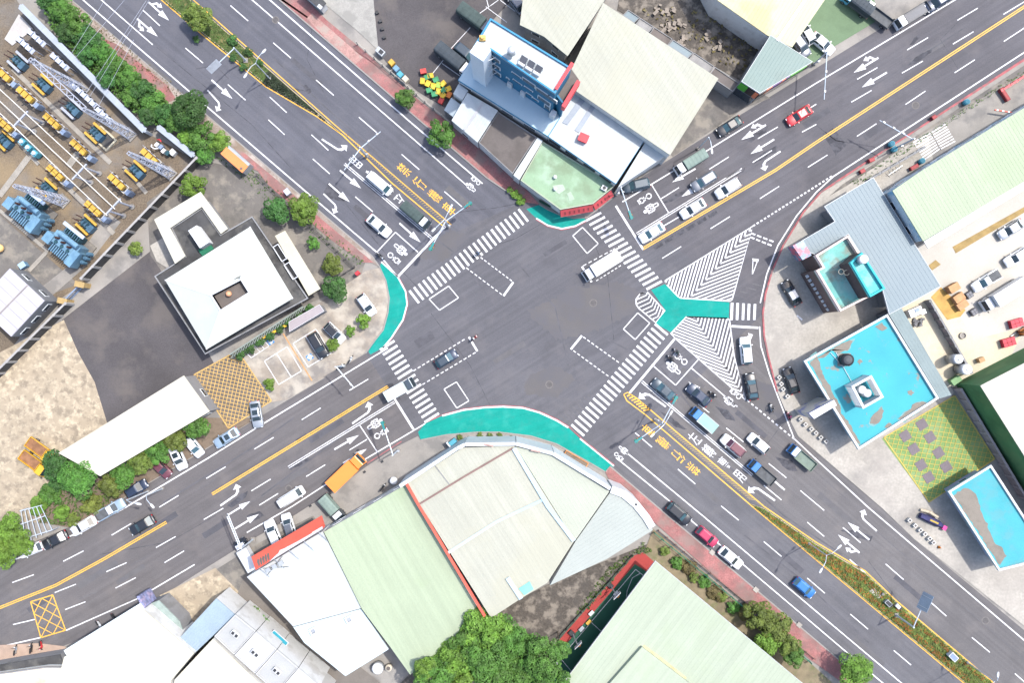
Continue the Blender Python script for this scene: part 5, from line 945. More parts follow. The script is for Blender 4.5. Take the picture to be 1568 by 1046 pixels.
car('sedan', 1117.5,192.5, NI, 'black', 'black sedan parked on the dark forecourt beside the road', glass=GLASS_T)
car('sedan', 1224.5,176, NI, 'red', 'red car driving alone on the upper right road')
car('suv', 1142.5,537, (-.1,-.99), 'white', 'white suv waiting at the slip lane line', roof='white', glass=GLASS_T)
car('sedan', 1151.5,592, (-.16,-.98), 'black', 'black sedan with grey bonnet second in the slip lane', glass=GLASS_T)
car('sedan', 1016,597, DO, 'slate', 'dark grey sedan first at the motorcycle box left of another', glass=GLASS_T)
car('sedan', 1069.5,605, DO, 'navy', 'dark sedan beside the scooter rider on the lower right road')
truck(1077,643, DO, 'blue', 'blue cab truck with pale teal cover behind two dark sedans', L=5.0, cargo='box', cmat=CANVAS_T, ch=.9)
car('suv', 1122.5,683, DO, 'pearl', 'white suv with burgundy glass roof in the lower right queue', roof='maroon', glass=M('plum_glass', (.05,.015,.025), rough=.1, spec=.7, fine=0))
car('hatch', 1161.5,679.5, DO, 'white', 'white hatchback last in the right hand lower right lane')
truck(1167,724, DO, 'blue', 'bright blue open truck with dark empty bed on lower right road', L=5.2, cargo='open', boards=BED)
truck(1228,701, DO, 'blue', 'blue and white cab truck with green bed at the road edge', L=5.4, cargo='open', cmat=BED_G, boards=BED_G, rooft='white')
car('suv', 1040,787, DI, 'black', 'black suv parked on the red pavement, first of three', glass=GLASS_T)
car('hatch', 1083,822.5, DI, 'crimson', 'crimson hatchback parked between black suv and white sedan', roof='crimson')
car('sedan', 1119.5,855, DI, 'white', 'white sedan parked behind the crimson hatchback')
car('hatch', 1232,901, DI, 'blue', 'blue hatchback driving down the lower right road alone', glass=GLASS_T)
# off-street vehicles
car('sedan', 1211.5,583, (-.33,-.94), 'black', 'black sedan parked beside the white cube bollards', z=.15)
car('sedan', 1212,448.5, (-.5,-.87), 'black', 'black sedan with silver roof on the forecourt by the pink building', z=.15, roof='silver')
car('sedan', 1260,66, (.76,.65), 'white', 'white sedan in the middle of the green car park', z=.12)
car('hatch', 1227,70, (.6,.8), 'grey', 'grey hatchback at the wall of the green car park', z=.12)
car('hatch', 1235.5,50, (-.5,-.87), 'white', 'small white hatchback above the grey one in green car park', z=.12)
truck(1343,22, (-.8,-.6), 'white', 'white cab truck with loaded dark bed beside the green car park', L=5.8, cargo='load', boards=BED, z=.12)
truck(1312,6, (-.8,-.6), 'sky', 'blue truck at the top edge of the green car park', L=5.6, cargo='canvas', cmat=CANVAS_B, boards=BED, z=.12)
truck(1397,23, NI, 'white', 'white cab flatbed truck parked at the top right kerb', L=6.6, cargo='open', cmat=M('grey_flatbed', (.16,.16,.165), var=.1), boards=BED, rooft='white')
car('suv', 1437,2, NI, 'navy', 'dark car cut by the top edge behind the flatbed truck')
car('sedan', 790,2, (-.6,-.8), 'grey', 'grey car at the top edge of the upper car park', z=.12)
truck(728,30, (.8,.6), 'navy', 'dark green covered truck behind the blue tower, upper one', L=6.6, W=2.1, cargo='canvas', cmat=CANVAS, boards=CANVAS, z=.12)
truck(695,92, (.78,.63), 'white', 'black covered truck with white cab in front of the blue tower', L=7.0, W=2.1, cargo='canvas', cmat=CANVAS_B, boards=CANVAS_B, rooft='white', z=.12)
car('suv', 714,82, (.78,.63), 'slate', 'dark suv parked between two covered trucks', glass=GLASS_T, z=.12)
car('sedan', 1548,351, (-.85,.53), 'silver', 'upper of two cars cut by the right edge in the delivery yard', z=.16)
car('sedan', 1558,393, (-.85,.53), 'white', 'lower of two cars cut by the right edge in the delivery yard', z=.16)
car('pickup', 1510,430, (-.85,.53), 'white', 'white pickup with blue glass beside the brown pallets', roof='white', glass=GLASS_T, z=.16)
truck(1535,451, (-.85,.53), 'white', 'long white box truck in the delivery yard', L=8.0, W=2.1, cargo='box', cmat=PT['white'], ch=2.0, rooft='white', z=.16)
BRB = M('rusty_bed', (0.20,0.10,0.05), var=.3, scale=1)
truck(62,690, (.8,.58), 'yellow', 'upper yellow flatbed truck on the dry lot under the tree', L=5.4, W=1.9, cargo='open', cmat=BRB, z=.06)
truck(52,710, (.8,.58), 'yellow', 'lower yellow flatbed truck on the dry lot under the tree', L=5.4, W=1.9, cargo='open', cmat=BRB, z=.06)

# ================================================================ scooters and riders
def scooter_parts():
    P = [('body', MB().loft([[(-.75,-.10,.55),(-.75,.10,.55),(-.75,.08,.72),(-.75,-.08,.72)],[(-.5,-.17,.35),(-.5,.17,.35),(-.5,.15,.78),(-.5,-.15,.78)],[(-.05,-.17,.28),(-.05,.17,.28),(-.05,.14,.74),(-.05,-.14,.74)],[(.05,-.18,.24),(.05,.18,.24),(.05,.17,.34),(.05,-.17,.34)],[(.36,-.18,.24),(.36,.18,.24),(.36,.17,.34),(.36,-.17,.34)],[(.42,-.20,.3),(.42,.20,.3),(.50,.18,.95),(.50,-.18,.95)],[(.60,-.10,.4),(.60,.10,.4),(.60,.12,.92),(.60,-.12,.92)]]).mesh('body'), 'P'),
         ('seat', MB().box((-.36,0,.80), (.72,.26,.10)).mesh('seat'), BLACKM), ('handlebar', MB().cyl((.42,-.34,1.0), (.42,.34,1.0), .03, n=6).mesh('handlebar'), DARKM), ('front_fork', MB().cyl((.48,0,.9), (.66,0,.26), .05, n=6).mesh('front_fork'), DARKM), ('headlight', MB().box((.60,0,.86), (.08,.2,.13)).mesh('headlight'), LAMP),
         ('rear_rack', MB().box((-.80,0,.82), (.22,.24,.04)).mesh('rear_rack'), DARKM), ('taillight', MB().box((-.78,0,.62), (.06,.2,.09)).mesh('taillight'), TAIL)]
    for s in (-1, 1): P.append(('mirror', MB().box((.46,s*.36,1.18), (.03,.13,.09)).cyl((.44,s*.30,1.0), (.46,s*.36,1.16), .012, n=4).mesh('mirror'), DARKM))
    return P
SCP = scooter_parts(); sw_me = MB().cyl((0,-.06,0), (0,.06,0), .24, n=12).mesh('wheel')
def scooter(px, py, hd, col, label, z=0.03, group=None):
    root = thing('scooter', label, 'scooter', (*G(px, py, .8), z), pxang(*hd), group)
    for nm, me, m in SCP: inst(nm, me, PT[col] if m == 'P' else m, root)
    for x in (-.55, .66): k = inst('wheel', sw_me, BLACKM, root, (x,0,.24)); inst('rim', rim_me, RIM, k, (0,0,0), 0, (.7,.6,.7))
    return root
def skin_mesh(name, verts, edges, sub=1):
    me = bpy.data.meshes.new(name); me.from_pydata([v[:3] for v in verts], edges, []); ob = bpy.data.objects.new(name, me); COL.objects.link(ob)
    md = ob.modifiers.new('s', 'SKIN'); md.use_smooth_shade = True
    for i, v in enumerate(verts): me.skin_vertices[0].data[i].radius = (v[3], v[4] if len(v) > 4 else v[3]); me.skin_vertices[0].data[i].use_root = (i == 0)
    ob.modifiers.new('u', 'SUBSURF').levels = sub
    res = bpy.data.meshes.new_from_object(ob.evaluated_get(bpy.context.evaluated_depsgraph_get())); res.name = name; bpy.data.objects.remove(ob); return res
# seated rider, x forward, hips on the seat: one continuous body with arms to the grips
rv = [(-.30,0,.98,.15,.13),(-.26,0,1.18,.15,.12),(-.18,0,1.36,.17,.12),(-.14,0,1.46,.08,.08),(-.11,0,1.56,.07,.07),(-.08,0,1.66,.10,.09),
      (-.15,.19,1.40,.07),(.04,.27,1.18,.05),(.28,.30,1.08,.04),(.40,.30,1.04,.04),(-.15,-.19,1.40,.07),(.04,-.27,1.18,.05),(.28,-.30,1.08,.04),(.40,-.30,1.04,.04),
      (-.22,.12,.94,.10),(.14,.17,.86,.085),(.16,.16,.48,.06),(.26,.16,.39,.05),(-.22,-.12,.94,.10),(.14,-.17,.86,.085),(.16,-.16,.48,.06),(.26,-.16,.39,.05)]
re_ = [(0,1),(1,2),(2,3),(3,4),(4,5),(2,6),(6,7),(7,8),(8,9),(2,10),(10,11),(11,12),(12,13),(0,14),(14,15),(15,16),(16,17),(0,18),(18,19),(19,20),(20,21)]
rider_me = skin_mesh('body', rv, re_)
hel_me = MB().ball((-.08,0,1.68), .155, 12, 7).mesh('helmet', True); vis_me = MB().box((.05,0,1.68), (.05,.2,.12)).mesh('visor'); jack_me = skin_mesh('jacket', [(-.29,0,1.02,.175,.145),(-.26,0,1.18,.165,.135),(-.18,0,1.37,.185,.135),(-.15,.20,1.40,.085),(.03,.265,1.19,.065),(-.15,-.20,1.40,.085),(.03,-.265,1.19,.065)], [(0,1),(1,2),(2,3),(3,4),(2,5),(5,6)])
fin_me = MB()
for s in (-1, 1):
    for k in range(4): fin_me.tube([(.40, s*(.27+k*.025), 1.05), (.455, s*(.27+k*.025), 1.035), (.45, s*(.27+k*.025), .985), (.41, s*(.27+k*.025), .985)], .011, 5)
    fin_me.tube([(.385, s*.255, 1.03), (.41, s*.245, .98), (.44, s*.25, .97)], .012, 5)
fin_me = fin_me.mesh('fingers')
SKIN = M('skin', (0.36,0.22,0.16), rough=.6, fine=0); TROU = M('dark_trousers', (.03,.032,.04), fine=0)
def cloth(n, c): return M('cloth_'+n, c, rough=.85, var=.1, scale=3, fine=0)
def rider(px, py, hd, col, jack, helmet, label, slabel, z=0.03):
    s = scooter(px, py, hd, col, slabel, z); p = thing('person', label, 'person', s.location, pxang(*hd))
    inst('body', rider_me, TROU, p); inst('jacket', jack_me, jack, p); inst('helmet', hel_me, helmet, p); inst('visor', vis_me, GLASS, p); inst('fingers', fin_me, SKIN, p)
BLKC, GRNC, GRYC, REDC, BLUC = cloth('black', (.02,.022,.025)), cloth('green', (.03,.07,.05)), cloth('grey', (.25,.24,.23)), cloth('red', (.35,.03,.05)), cloth('blue', (.04,.09,.2))
HB, HW, HM = paint('helmet_black', (.015,.015,.018)), paint('helmet_white', (.6,.6,.6)), paint('helmet_magenta', (.40,.02,.15))
rider(1036,539, (-.66,-.75), 'grey', GRNC, HB, 'scooter rider in dark green in the motorcycle box, nearer the chevrons', 'grey scooter in the motorcycle box, nearer the chevrons')
rider(1027,549, (-.7,-.7), 'black', BLKC, HB, 'scooter rider in black beside the painted scooter symbol', 'black scooter beside the painted scooter symbol')
rider(1092,604, (-.76,-.65), 'black', BLKC, HW, 'rider in black with white helmet beside the dark sedan', 'black scooter passing beside the dark sedan')
rider(1182,625, (-.3,-.95), 'white', GRYC, HB, 'rider in grey on the slip lane behind the black sedan', 'white scooter on the slip lane behind the black sedan')
rider(1208,637, (-.3,-.95), 'crimson', REDC, HM, 'rider in magenta in the shadow of the white portal', 'crimson scooter in the shadow of the white portal')
rider(731,389, (-.8,.6), 'white', BLUC, HB, 'rider in blue on the upper left crossing', 'white scooter crossing the upper left zebra')
rider(726,518, (.75,-.66), 'red', GRYC, HW, 'rider with white helmet at the dashed turning box', 'red scooter at the dashed turning box')
rider(582,392, (.76,.65), 'silver', BLKC, HB, 'rider in black waiting in the upper left motorcycle box', 'silver scooter waiting in the upper left motorcycle box')
for px, py, hd, c, l in ((22,997,(.1,-1),'silver','silver scooter parked leftmost at the lower left road edge'), (46,994,(0,-1),'black','black scooter parked between silver scooter and red bike'), (61,990,(.1,1),'red','red scooter parked nearest the yellow road box'), (45,1013,(.1,1),'grey','grey scooter parked behind on the pinkish paving, left'), (66,1012,(0,1),'silver','silver scooter parked behind on the pinkish paving, right'),
                         (150,958,(.5,.86),'white','white scooter parked alone before the cream corner house'), (173,947,(.5,.86),'black','black scooter parked before the pale blue awning'), (521,562,(.8,-.6),'iceblue','pale scooter parked by the corner pole, left of two'), (536,551,(.5,-.85),'white','white scooter parked by the corner pole, right of two'), (586,747,(.6,-.8),'black','black scooter parked before the long green roof')):
    scooter(px, py, hd, c, l)
# ================================================================ planting
def leafmat(n, c, var=.5): return M('foliage_'+n, c, rough=.6, var=var, scale=.9, spec=.25, fine=.2, fscale=3.5, objvar=.18, stain=tuple(x*.45 for x in c), sscale=1.1, samt=.6, sedge=(.5, .65))
LF = dict(mid=leafmat('mid', (.062,.155,.024)), dark=leafmat('dark', (.038,.102,.022)), light=leafmat('light', (.10,.19,.024)), olive=leafmat('olive', (.098,.135,.024)), yellow=leafmat('yellow', (.13,.16,.03)), grass=leafmat('grass', (.06,.105,.022)), dry=leafmat('dry', (.13,.11,.04)), rust=leafmat('rust', (.25,.10,.018), .35), black=leafmat('green_black', (.016,.026,.010)))  # the black entry is the dark ground cover's own leaf colour
BARK = M('bark', (.09,.07,.05), rough=.95, var=.3, scale=3)
def crown_mesh(seed, n, leaf, lobes=9, flat=.75):
    rnd = random.Random(seed); B = [(0, 0, -.05, .5)]
    for k in range(lobes):
        a = 2*math.pi*(k+rnd.random()*.7)/lobes; d = .42+.36*rnd.random(); B.append((math.cos(a)*d, math.sin(a)*d, (rnd.random()-.4)*.6*flat, .23+.15*rnd.random()))
    for k in range(6): B.append(((rnd.random()-.5)*.8, (rnd.random()-.5)*.8, .38*flat+.3*rnd.random(), .22+.1*rnd.random()))
    mb = MB(); V = mb.v; F = mb.f
    for i in range(n):
        b = B[rnd.randrange(len(B))]; u = rnd.uniform(-.5, 1); t = rnd.random()*6.283; s = math.sqrt(max(0, 1-u*u)); r = b[3]*(.72+.36*rnd.random()**.6)
        d = Vector((s*math.cos(t), s*math.sin(t), u)); p = Vector(b[:3]) + d*r; p.z *= 1.0
        nrm = (d + Vector((rnd.uniform(-.8,.8), rnd.uniform(-.8,.8), rnd.uniform(-.2,.9)))).normalized(); q = nrm.to_track_quat('Z', 'Y'); a = rnd.random()*6.283; l = leaf*rnd.uniform(.6, 1.35)
        ca, sa = math.cos(a)*l, math.sin(a)*l; k = len(V)
        for x, y, z in ((ca, sa, 0), (-sa*.5, ca*.5, .12*l), (-ca, -sa, 0), (sa*.5, -ca*.5, .12*l)):
            w = p + q @ Vector((x, y, z)); V.append((w.x, w.y, w.z*flat if flat < 1 else w.z))
        F.append((k, k+1, k+2, k+3))
    return mb.mesh('crown')
CRW = {'s': [crown_mesh(i, 700, .17, 6) for i in range(4)], 'm': [crown_mesh(10+i, 2600, .09, 10) for i in range(4)], 'l': [crown_mesh(20+i, 6500, .056, 14) for i in range(4)]}
def trunk_mesh(seed):
    rnd = random.Random(seed); mb = MB().cyl((0,0,0), (.03,.02,.55), .055, .04, 7)
    for k in range(4):
        a = k*1.57+rnd.random(); mb.cyl((.03,.02,.5), (math.cos(a)*.35, math.sin(a)*.35, .8+.1*rnd.random()), .032, .012, 5)
    return mb.mesh('trunk')
TRK = [trunk_mesh(i) for i in range(3)]
_ti = [0]
def tree(px, py, rpx, label, mat='mid', h=None, name='tree', group=None, flat=1.0):
    r = rpx/PXM; h = h or max(1.2, r*1.9); zc = h-r*.75*flat; root = thing(name, label, 'tree' if name == 'tree' else 'shrub', (*G(px, py, zc), 0.0), random.random()*6.28, group)
    sz = 's' if rpx < 13 else ('m' if rpx < 26 else 'l'); i = _ti[0]; _ti[0] += 1
    inst('trunk', TRK[i % 3], BARK, root, (0,0,0), 0, (max(r, 1.0), max(r, 1.0), max(zc, .5)*1.05)); inst('crown', CRW[sz][i % 4], LF[mat], root, (0,0,zc), random.random()*6.28, (r*1.08*random.uniform(.92, 1.1), r*1.08, r*flat)); return root
def scatter(name, label, pts, dens, size, mat, hgt=.25, z=.13, cat='ground cover', z2=None):
    P = ccw(PP(pts)); x0, x1 = min(p[0] for p in P), max(p[0] for p in P); y0, y1 = min(p[1] for p in P), max(p[1] for p in P); rnd = random.Random(len(label)*7+len(pts)); mb = MB(); V, F = mb.v, mb.f
    n = int((x1-x0)*(y1-y0)*dens)
    for i in range(n):
        x, y = rnd.uniform(x0, x1), rnd.uniform(y0, y1)
        if not seg_in(P, (x-.01, y), (x+.01, y)): continue
        a = rnd.random()*6.283; l = size*rnd.uniform(.5, 1.4); t = rnd.uniform(-.6, .9); zz = z + rnd.random()*hgt; ca, sa = math.cos(a), math.sin(a); k = len(V)
        V += [(x-ca*l, y-sa*l, zz), (x+sa*l*.5, y-ca*l*.5, zz+.25*l), (x+ca*l, y+sa*l, zz+t*l), (x-sa*l*.5, y+ca*l*.5, zz+.2*l)]; F.append((k, k+1, k+2, k+3))
    o = mb.build(name, LF[mat]); o['kind'] = 'stuff'; o['label'] = label; o['category'] = cat; return o
# medians: kerbed beds
MEDN = [(225,-24),(248,-2),(310,51),(408,131),(485,176),(521,203),(519,198),(297,2),(270,-22)]
MEDS = [(1150,772),(1248,855),(1475,1044),(1510,1074),(1554,1074),(1519,1046),(1371,922),(1324,877),(1250,834),(1170,779)]
MEDN = [(MEDN[i][0]+(1.5 if i < 6 else -1.5), MEDN[i][1]+(0 if i < 6 else 1)) for i in range(len(MEDN))]
for q, m_ in ((MEDN, GRASSM), (MEDS, M('bed_soil', (.085,.085,.03), var=.3, scale=.6, stain=(.15,.10,.04), sscale=.4))):
    P = ccw(PP(q)); struct('median', MB().prism(offset(P, -.15), 0, .17), m_); k = ring_mb(MB(), P, .12, 0, .19).build('kerb', M('cream_kerb', (.36,.30,.18), rough=.8, var=.15, scale=1)); k['kind'] = 'structure'
scatter('turf', 'dry yellow green turf on the upper left median', [(250,0),(312,52),(405,128),(412,108),(299,6),(275,-20),(228,-20)], 36, .14, 'grass', .08, .17)
struct('dark_turf', MB().prism(PP([(411,106),(406,128),(484,173),(517,198)]), 0, .185), M('dark_turf', (.02,.026,.013), var=.3, scale=.8))
scatter('dark_ground_cover', 'dark dense ground cover on the tapering end of the median', [(410,110),(405,128),(485,174),(516,199)], 90, .2, 'black', .3, .17)
scatter('rust_ground_cover', 'rust coloured ground cover edging the lower right median', [(1160,778),(1262,860),(1475,1041),(1488,1041),(1280,866),(1205,806)], 26, .15, 'rust', .3, .19)
scatter('rust_ground_cover', 'rust coloured ground cover along the far edge of lower right median', [(1225,822),(1250,838),(1324,881),(1371,926),(1512,1043),(1503,1043),(1366,930),(1318,890),(1240,838)], 26, .15, 'rust', .3, .19)
scatter('green_ground_cover', 'green ground cover in the lower right median bed', [(1153,774),(1250,855),(1475,1042),(1500,1066),(1540,1064),(1517,1044),(1370,921),(1323,878),(1248,834),(1170,780)], 60, .18, 'olive', .16, .17)
for i, (x, y, r) in enumerate(((356,62,8),(380,80,8),(357,88,6),(372,102,6),(398,95,5),(300,60,6))): tree(x, y, r, ('first', 'second', 'third', 'fourth', 'fifth', 'sixth')[i] + ' low dark shrub on the upper left median turf', 'dark', 1.1, 'shrub', 'shrubs on the median', .8)
tree(302,27,22, 'bushy light green tree on the upper left median', 'olive', 5)
# north-west hedge
scatter('hedge_undergrowth', 'tall leafy undergrowth filling the hedge beside the substation', [(55,-20),(90,-20),(130,38),(200,100),(260,158),(285,190),(262,204),(215,178),(150,118),(90,52)], 26, .26, 'mid', 2.2, .2)
HG = [(62,-2,18,'dark'),(82,18,21,'mid'),(104,38,22,'mid'),(88,52,16,'dark'),(124,62,22,'dark'),(143,82,20,'mid'),(122,88,16,'dark'),(163,104,20,'mid'),(150,120,16,'dark'),(184,124,20,'mid'),(203,143,20,'dark'),(186,152,15,'mid'),(222,162,20,'mid'),(214,180,15,'dark'),(240,178,17,'dark'),(255,190,17,'mid'),(275,186,14,'light')]
ORD = ['first','second','third','fourth','fifth','sixth','seventh','eighth','ninth','tenth','eleventh','twelfth','thirteenth','fourteenth','fifteenth','sixteenth','seventeenth','eighteenth','nineteenth','twentieth']
for i, (x, y, r, m) in enumerate(HG): tree(x+13, y-3, r*.95, ORD[i] + ' tree from the top in the hedge beside the substation', m, 4.2, group='hedge trees beside the substation')
tree(291,165,29, 'dark round tree at the end of the hedge beside the road', 'dark', 6.5)
for x, y, r, l, m in ((308,208,20,'bright tree below the dark round tree at the hedge end','mid'), (289,212,16,'small tree between the hedge end and the substation corner','light'), (311,237,15,'tree just above the stone garden path corner','mid'), (336,218,17,'light green tree above the orange container','light'), (297,285,19,'tree behind the white office wing','light'), (208,380,11,'reddish green bush beside the substation wall','olive'),
    (425,322,19,'dark tree left of a pair beside the red pavement','dark'), (466,321,23,'light tree right of a pair beside the red pavement','light'), (481,372,11,'small tree inside the garden fence','mid'), (508,405,16,'olive tree at the garden fence corner','olive'), (515,442,19,'round dark tree above the covered walkway','dark'),
    (557,491,11,'small bush between two parked white cars','light'), (536,507,9,'tiny bush beside the white hatchback','light'), (509,528,10,'bush at the front of the black car','light'), (412,588,10,'bush at the corner of the yellow crossed yard','light'), (620,150,15,'round tree on the upper red pavement','mid'), (675,205,20,'round tree overhanging the road by the white annex','mid'),
    (120,731,29,'large round tree at the end of the long ivory shed','mid'), (86,712,20,'tree over the yellow trucks','dark'), (404,958,13,'bush at the terrace end beside the alley','mid'), (391,936,7,'tiny bush above the terrace bush','light'), (1310,1027,27,'bright green tree at the bottom edge of the lower right road','light')):
    tree(x, y, r, l, m)
for i, (x, y, r) in enumerate(((302,652,19),(268,673,20),(241,693,18),(214,706,20),(190,727,20),(171,744,19))): tree(x, y, r, ORD[i] + ' tree from the right in the row along the ivory shed', 'olive' if i % 2 else 'mid', 4.6, group='tree row along the ivory shed')
for i, (x, y, r, m) in enumerate(((140,772,15,'yellow'),(78,757,17,'mid'),(60,775,14,'light'),(95,785,13,'light'),(112,795,11,'olive'),(88,740,13,'dark'))): tree(x, y, r, ORD[i] + ' leafy shrub from the right in the overgrown roadside corner', m, 2.4, 'shrub', 'shrubs in the overgrown roadside corner')
for i, (x, y, r) in enumerate(((12,812,24),(30,832,20),(5,850,20),(2,835,18))): tree(x, y, r, ('upper', 'right hand', 'lower', 'leftmost')[i] + ' light green tree at the left edge by the trellis', 'light', 4.5, group='light green trees at the left edge')
BG = [(742,965,34),(712,985,32),(775,975,30),(740,1005,36),(690,1012,30),(800,1000,32),(830,1012,30),(770,1030,34),(720,1040,32),(665,1032,28),(840,1042,28),(800,1045,30),(650,1022,16),(858,995,15)]
for i, (x, y, r) in enumerate(BG): tree(x, y, r, ORD[i] + ' tree of the dense wood at the bottom, counted from its top', 'mid' if i % 4 else 'light', 10.5 - (i % 3)*.9, group='dense wood at the bottom edge')
for i, (x, y, r, m) in enumerate(((1160,942,22,'olive'),(1188,962,25,'olive'),(1175,985,20,'light'),(1207,990,18,'olive'),(1216,1005,15,'mid'))): tree(x, y, r, ('uppermost', 'largest', 'inner', 'right hand', 'lowest')[i] + ' olive green tree beside the mint hall and red pavement', m, 5, group='trees beside the mint hall')
for i in range(9):
    p = lerp((1018,845),(1135,938), i/8); tree(p[0]+(i % 3)*3, p[1]+(i % 2)*5, 8+(i % 3)*2.5, ORD[i] + ' low shrub from the top in the strip beside the mint hall', ('olive', 'mid', 'dry')[i % 3], 1.3, 'shrub', 'shrubs beside the mint hall', .8)
for i in range(8):
    p = lerp((372,548),(478,476), i/7); tree(p[0]-4, p[1]-3, 8, ORD[i] + ' dark shrub from the left in the office hedge', 'dark', 1.8, 'shrub', 'office hedge shrubs', .9)
for i, (x, y, r) in enumerate(((788,298,7),(797,307,8),(780,290,5))): tree(x, y, r, ('upper', 'lower', 'smallest')[i] + ' flowering shrub at the tip of the upper red pavement', 'light', 1.0, 'shrub', 'shrubs at the pavement tip', .8)
for i in range(7):
    p = ((704,667),(718,669),(735,664),(750,664),(782,668),(795,671),(765,664))[i]; tree(p[0], p[1]+3, 4.5, ORD[i] + ' little plant in the bed below the white parapet', 'olive', .6, 'shrub', 'plants below the white parapet', .8)
scatter('weeds', 'weeds and grass under the roadside trees at left', [(60,800),(98,735),(150,735),(190,745),(170,770),(105,805)], 8, .25, 'grass', .35, .08)
scatter('weeds', 'grass along the garden fence by the red pavement', [(330,240),(390,260),(560,400),(548,410),(400,300)], 5, .18, 'grass', .15, .1)
scatter('weeds', 'sparse weeds beside the sports court', [(930,870),(985,830),(1000,845),(970,850),(900,935),(880,940)], 12, .22, 'grass', .3, .1)
scatter('weeds', 'thin weeds on the roadside verge by the hedge', [(100,0),(120,10),(300,155),(280,160),(180,80)], 5, .15, 'dry', .15, .14)
scatter('weeds', 'grassy strip along the right road pavement', [(1300,280),(1620,72),(1620,78),(1310,285)], 8, .15, 'grass', .15, .14)
scatter('weeds', 'patchy growth on the rubble field', [(975,10),(1100,10),(1170,60),(1140,115),(1040,60)], 1.2, .3, 'dry', .25, .1)
for i in range(9):       # logs and slabs of rubble
    p = (1000+random.random()*110, 15+random.random()*55); mb = MB()
    for k in range(5): mb.box((random.uniform(-.8,.8), random.uniform(-.8,.8), .15+.1*k), (random.uniform(.5,1.3), random.uniform(.3,.7), .25), random.random()*3)
    o = mb.build('rubble_heap', M('rubble_stone', (.2,.17,.14), var=.3, scale=1.5)); o.location = (*G(*p), .05); o['kind'] = 'stuff'

# ================================================================ substation
SUBU = (.733,.68); aS = pxang(*SUBU)
SBW = M('switchgear_blue', (.05,.105,.155), rough=.5, var=.2, scale=.8, stain=(.03,.06,.09), sscale=1); TRB = M('transformer_blue', (.115,.215,.30), rough=.5, var=.15, scale=.5, stain=(.06,.13,.2), sscale=.6)
YEL = M('machine_yellow', (.44,.265,.045), rough=.6, var=.12, scale=1); LAVS = M('lavender_steel', (.31,.33,.39), rough=.5, var=.08, scale=1); PORC = M('brown_porcelain', (.045,.022,.018), rough=.35); CABG = M('cabinet_bluegrey', (.17,.22,.31), rough=.5, var=.1); DTEAL = M('dark_teal', (.02,.06,.075), rough=.5)
TEALT = M('turquoise_tank', (.06,.25,.32), rough=.5, var=.1)
def insul(mb, x, y, z0, h, r=.11):
    for k in range(5): mb.cyl((x,y,z0+h*k/5), (x,y,z0+h*(k+.6)/5), r*1.3, r*.8, 7)
    mb.cyl((x,y,z0), (x,y,z0+h), r*.6, n=6)
def sub_thing(name, label, px, py, z, grp, rz=None): return thing(name, label, 'switchgear', (*G(px, py, z), .035), aS if rz is None else rz, grp)
def breakerA(px, py, label):
    t = sub_thing('breaker_unit', label, px, py, 2.2, 'yellow three panel breaker units')
    for x in (-1.7, 1.7):
        for y in (-.55, .55): MB().cyl((x,y,0), (x,y,1.7), .07, n=5).build('leg', LAVS, t)
    ring_mb(MB(), [(-2.0,-.75),(2.0,-.75),(2.0,.75),(-2.0,.75)], .12, 1.6, 1.78).build('frame', M('frame_white', (.42,.40,.36)), t)
    for k in range(3): MB().box((-1.25+k*1.15,.0,2.05), (.95,1.0,.75)).build('panel', YEL, t)
    for k in range(3):
        for s in (-1, 1): mb = MB(); insul(mb, -1.35+k*1.2, s*.78, 1.75, .95); mb.build('insulator', PORC, t)
    MB().box((2.45,-.1,1.0), (.75,.9,2.0)).build('cabinet', CABG, t); MB().tube([(-2.0,.78,2.75),(-.1,.78,2.8),(2.0,.78,2.4)], .035, 4).build('conductor', LAVS, t)
def breakerB(px, py, label, rail):
    t = sub_thing('breaker_bay', label, px, py, 1.6, 'blue breaker bays with side rails')
    for s in (-1, 1): MB().box((0,s*1.15,.9), (2.9,.42,.30)).build('side_rail', rail, t); MB().box((-1.1,s*1.15,.4), (.25,.3,.8)).box((1.1,s*1.15,.4), (.25,.3,.8)).build('rail_foot', LAVS, t)
    for k in range(3): MB().cyl((-.8+k*.65,-.5,.9), (-.8+k*.65,.5,.9), .3, n=9).build('pole_tank', SBW, t)
    for k in range(3):
        for s in (-1, 1): mb = MB(); insul(mb, -.8+k*.65, s*.42, 1.15, .75, .09); mb.build('bushing', DTEAL, t)
    MB().box((1.15,0,.75), (.9,1.3,1.3)).build('control_box', SBW, t); MB().box((0,0,.3), (2.4,1.2,.5)).build('base', DTEAL, t)
    for s in (-.35, .5): MB().cyl((-1.2,s,1.2), (-2.1,s-.2,1.9), .13, .09, 7).build('cable_bushing', PORC, t)
AL = [(4,113),(39,145),(80,186),(121,226),(6,190),(85,265),(143,320),(229,240),(179,279)]
AN = ['at the left edge above the white pipes','topmost in the diagonal row above the white pipes','second in the diagonal row above the white pipes','third in the diagonal row above the white pipes','at the left edge below the white pipes','in the middle of the row below the white pipes','beside the end of the white pipes near the blue transformers','beside the short lattice mast','lowest in the diagonal row above the white pipes']
for (x, y), l in zip(AL, AN): breakerA(x, y, 'yellow panelled breaker unit ' + l)
for x, y, l, m in ((62,127,'yellow railed blue breaker bay below the long lattice mast',YEL), (143,202,'yellow railed blue breaker bay with cream tray beside it',YEL), (68,287,'yellow railed blue breaker bay behind the upper transformer',YEL), (129,343,'yellow railed blue breaker bay behind the lower transformer',YEL), (205,260,'yellow railed blue breaker bay below the short lattice mast',YEL), (2,213,'blue breaker bay cut by the left edge',YEL), (24,92,'grey railed blue breaker bay topmost by the left edge',LAVS), (107,164,'grey railed blue breaker bay below the long lattice mast',LAVS)): breakerB(x, y, l, m)
t = sub_thing('tank_set', 'row of three turquoise tanks beside the white pipes', 44,226,1.5, None)
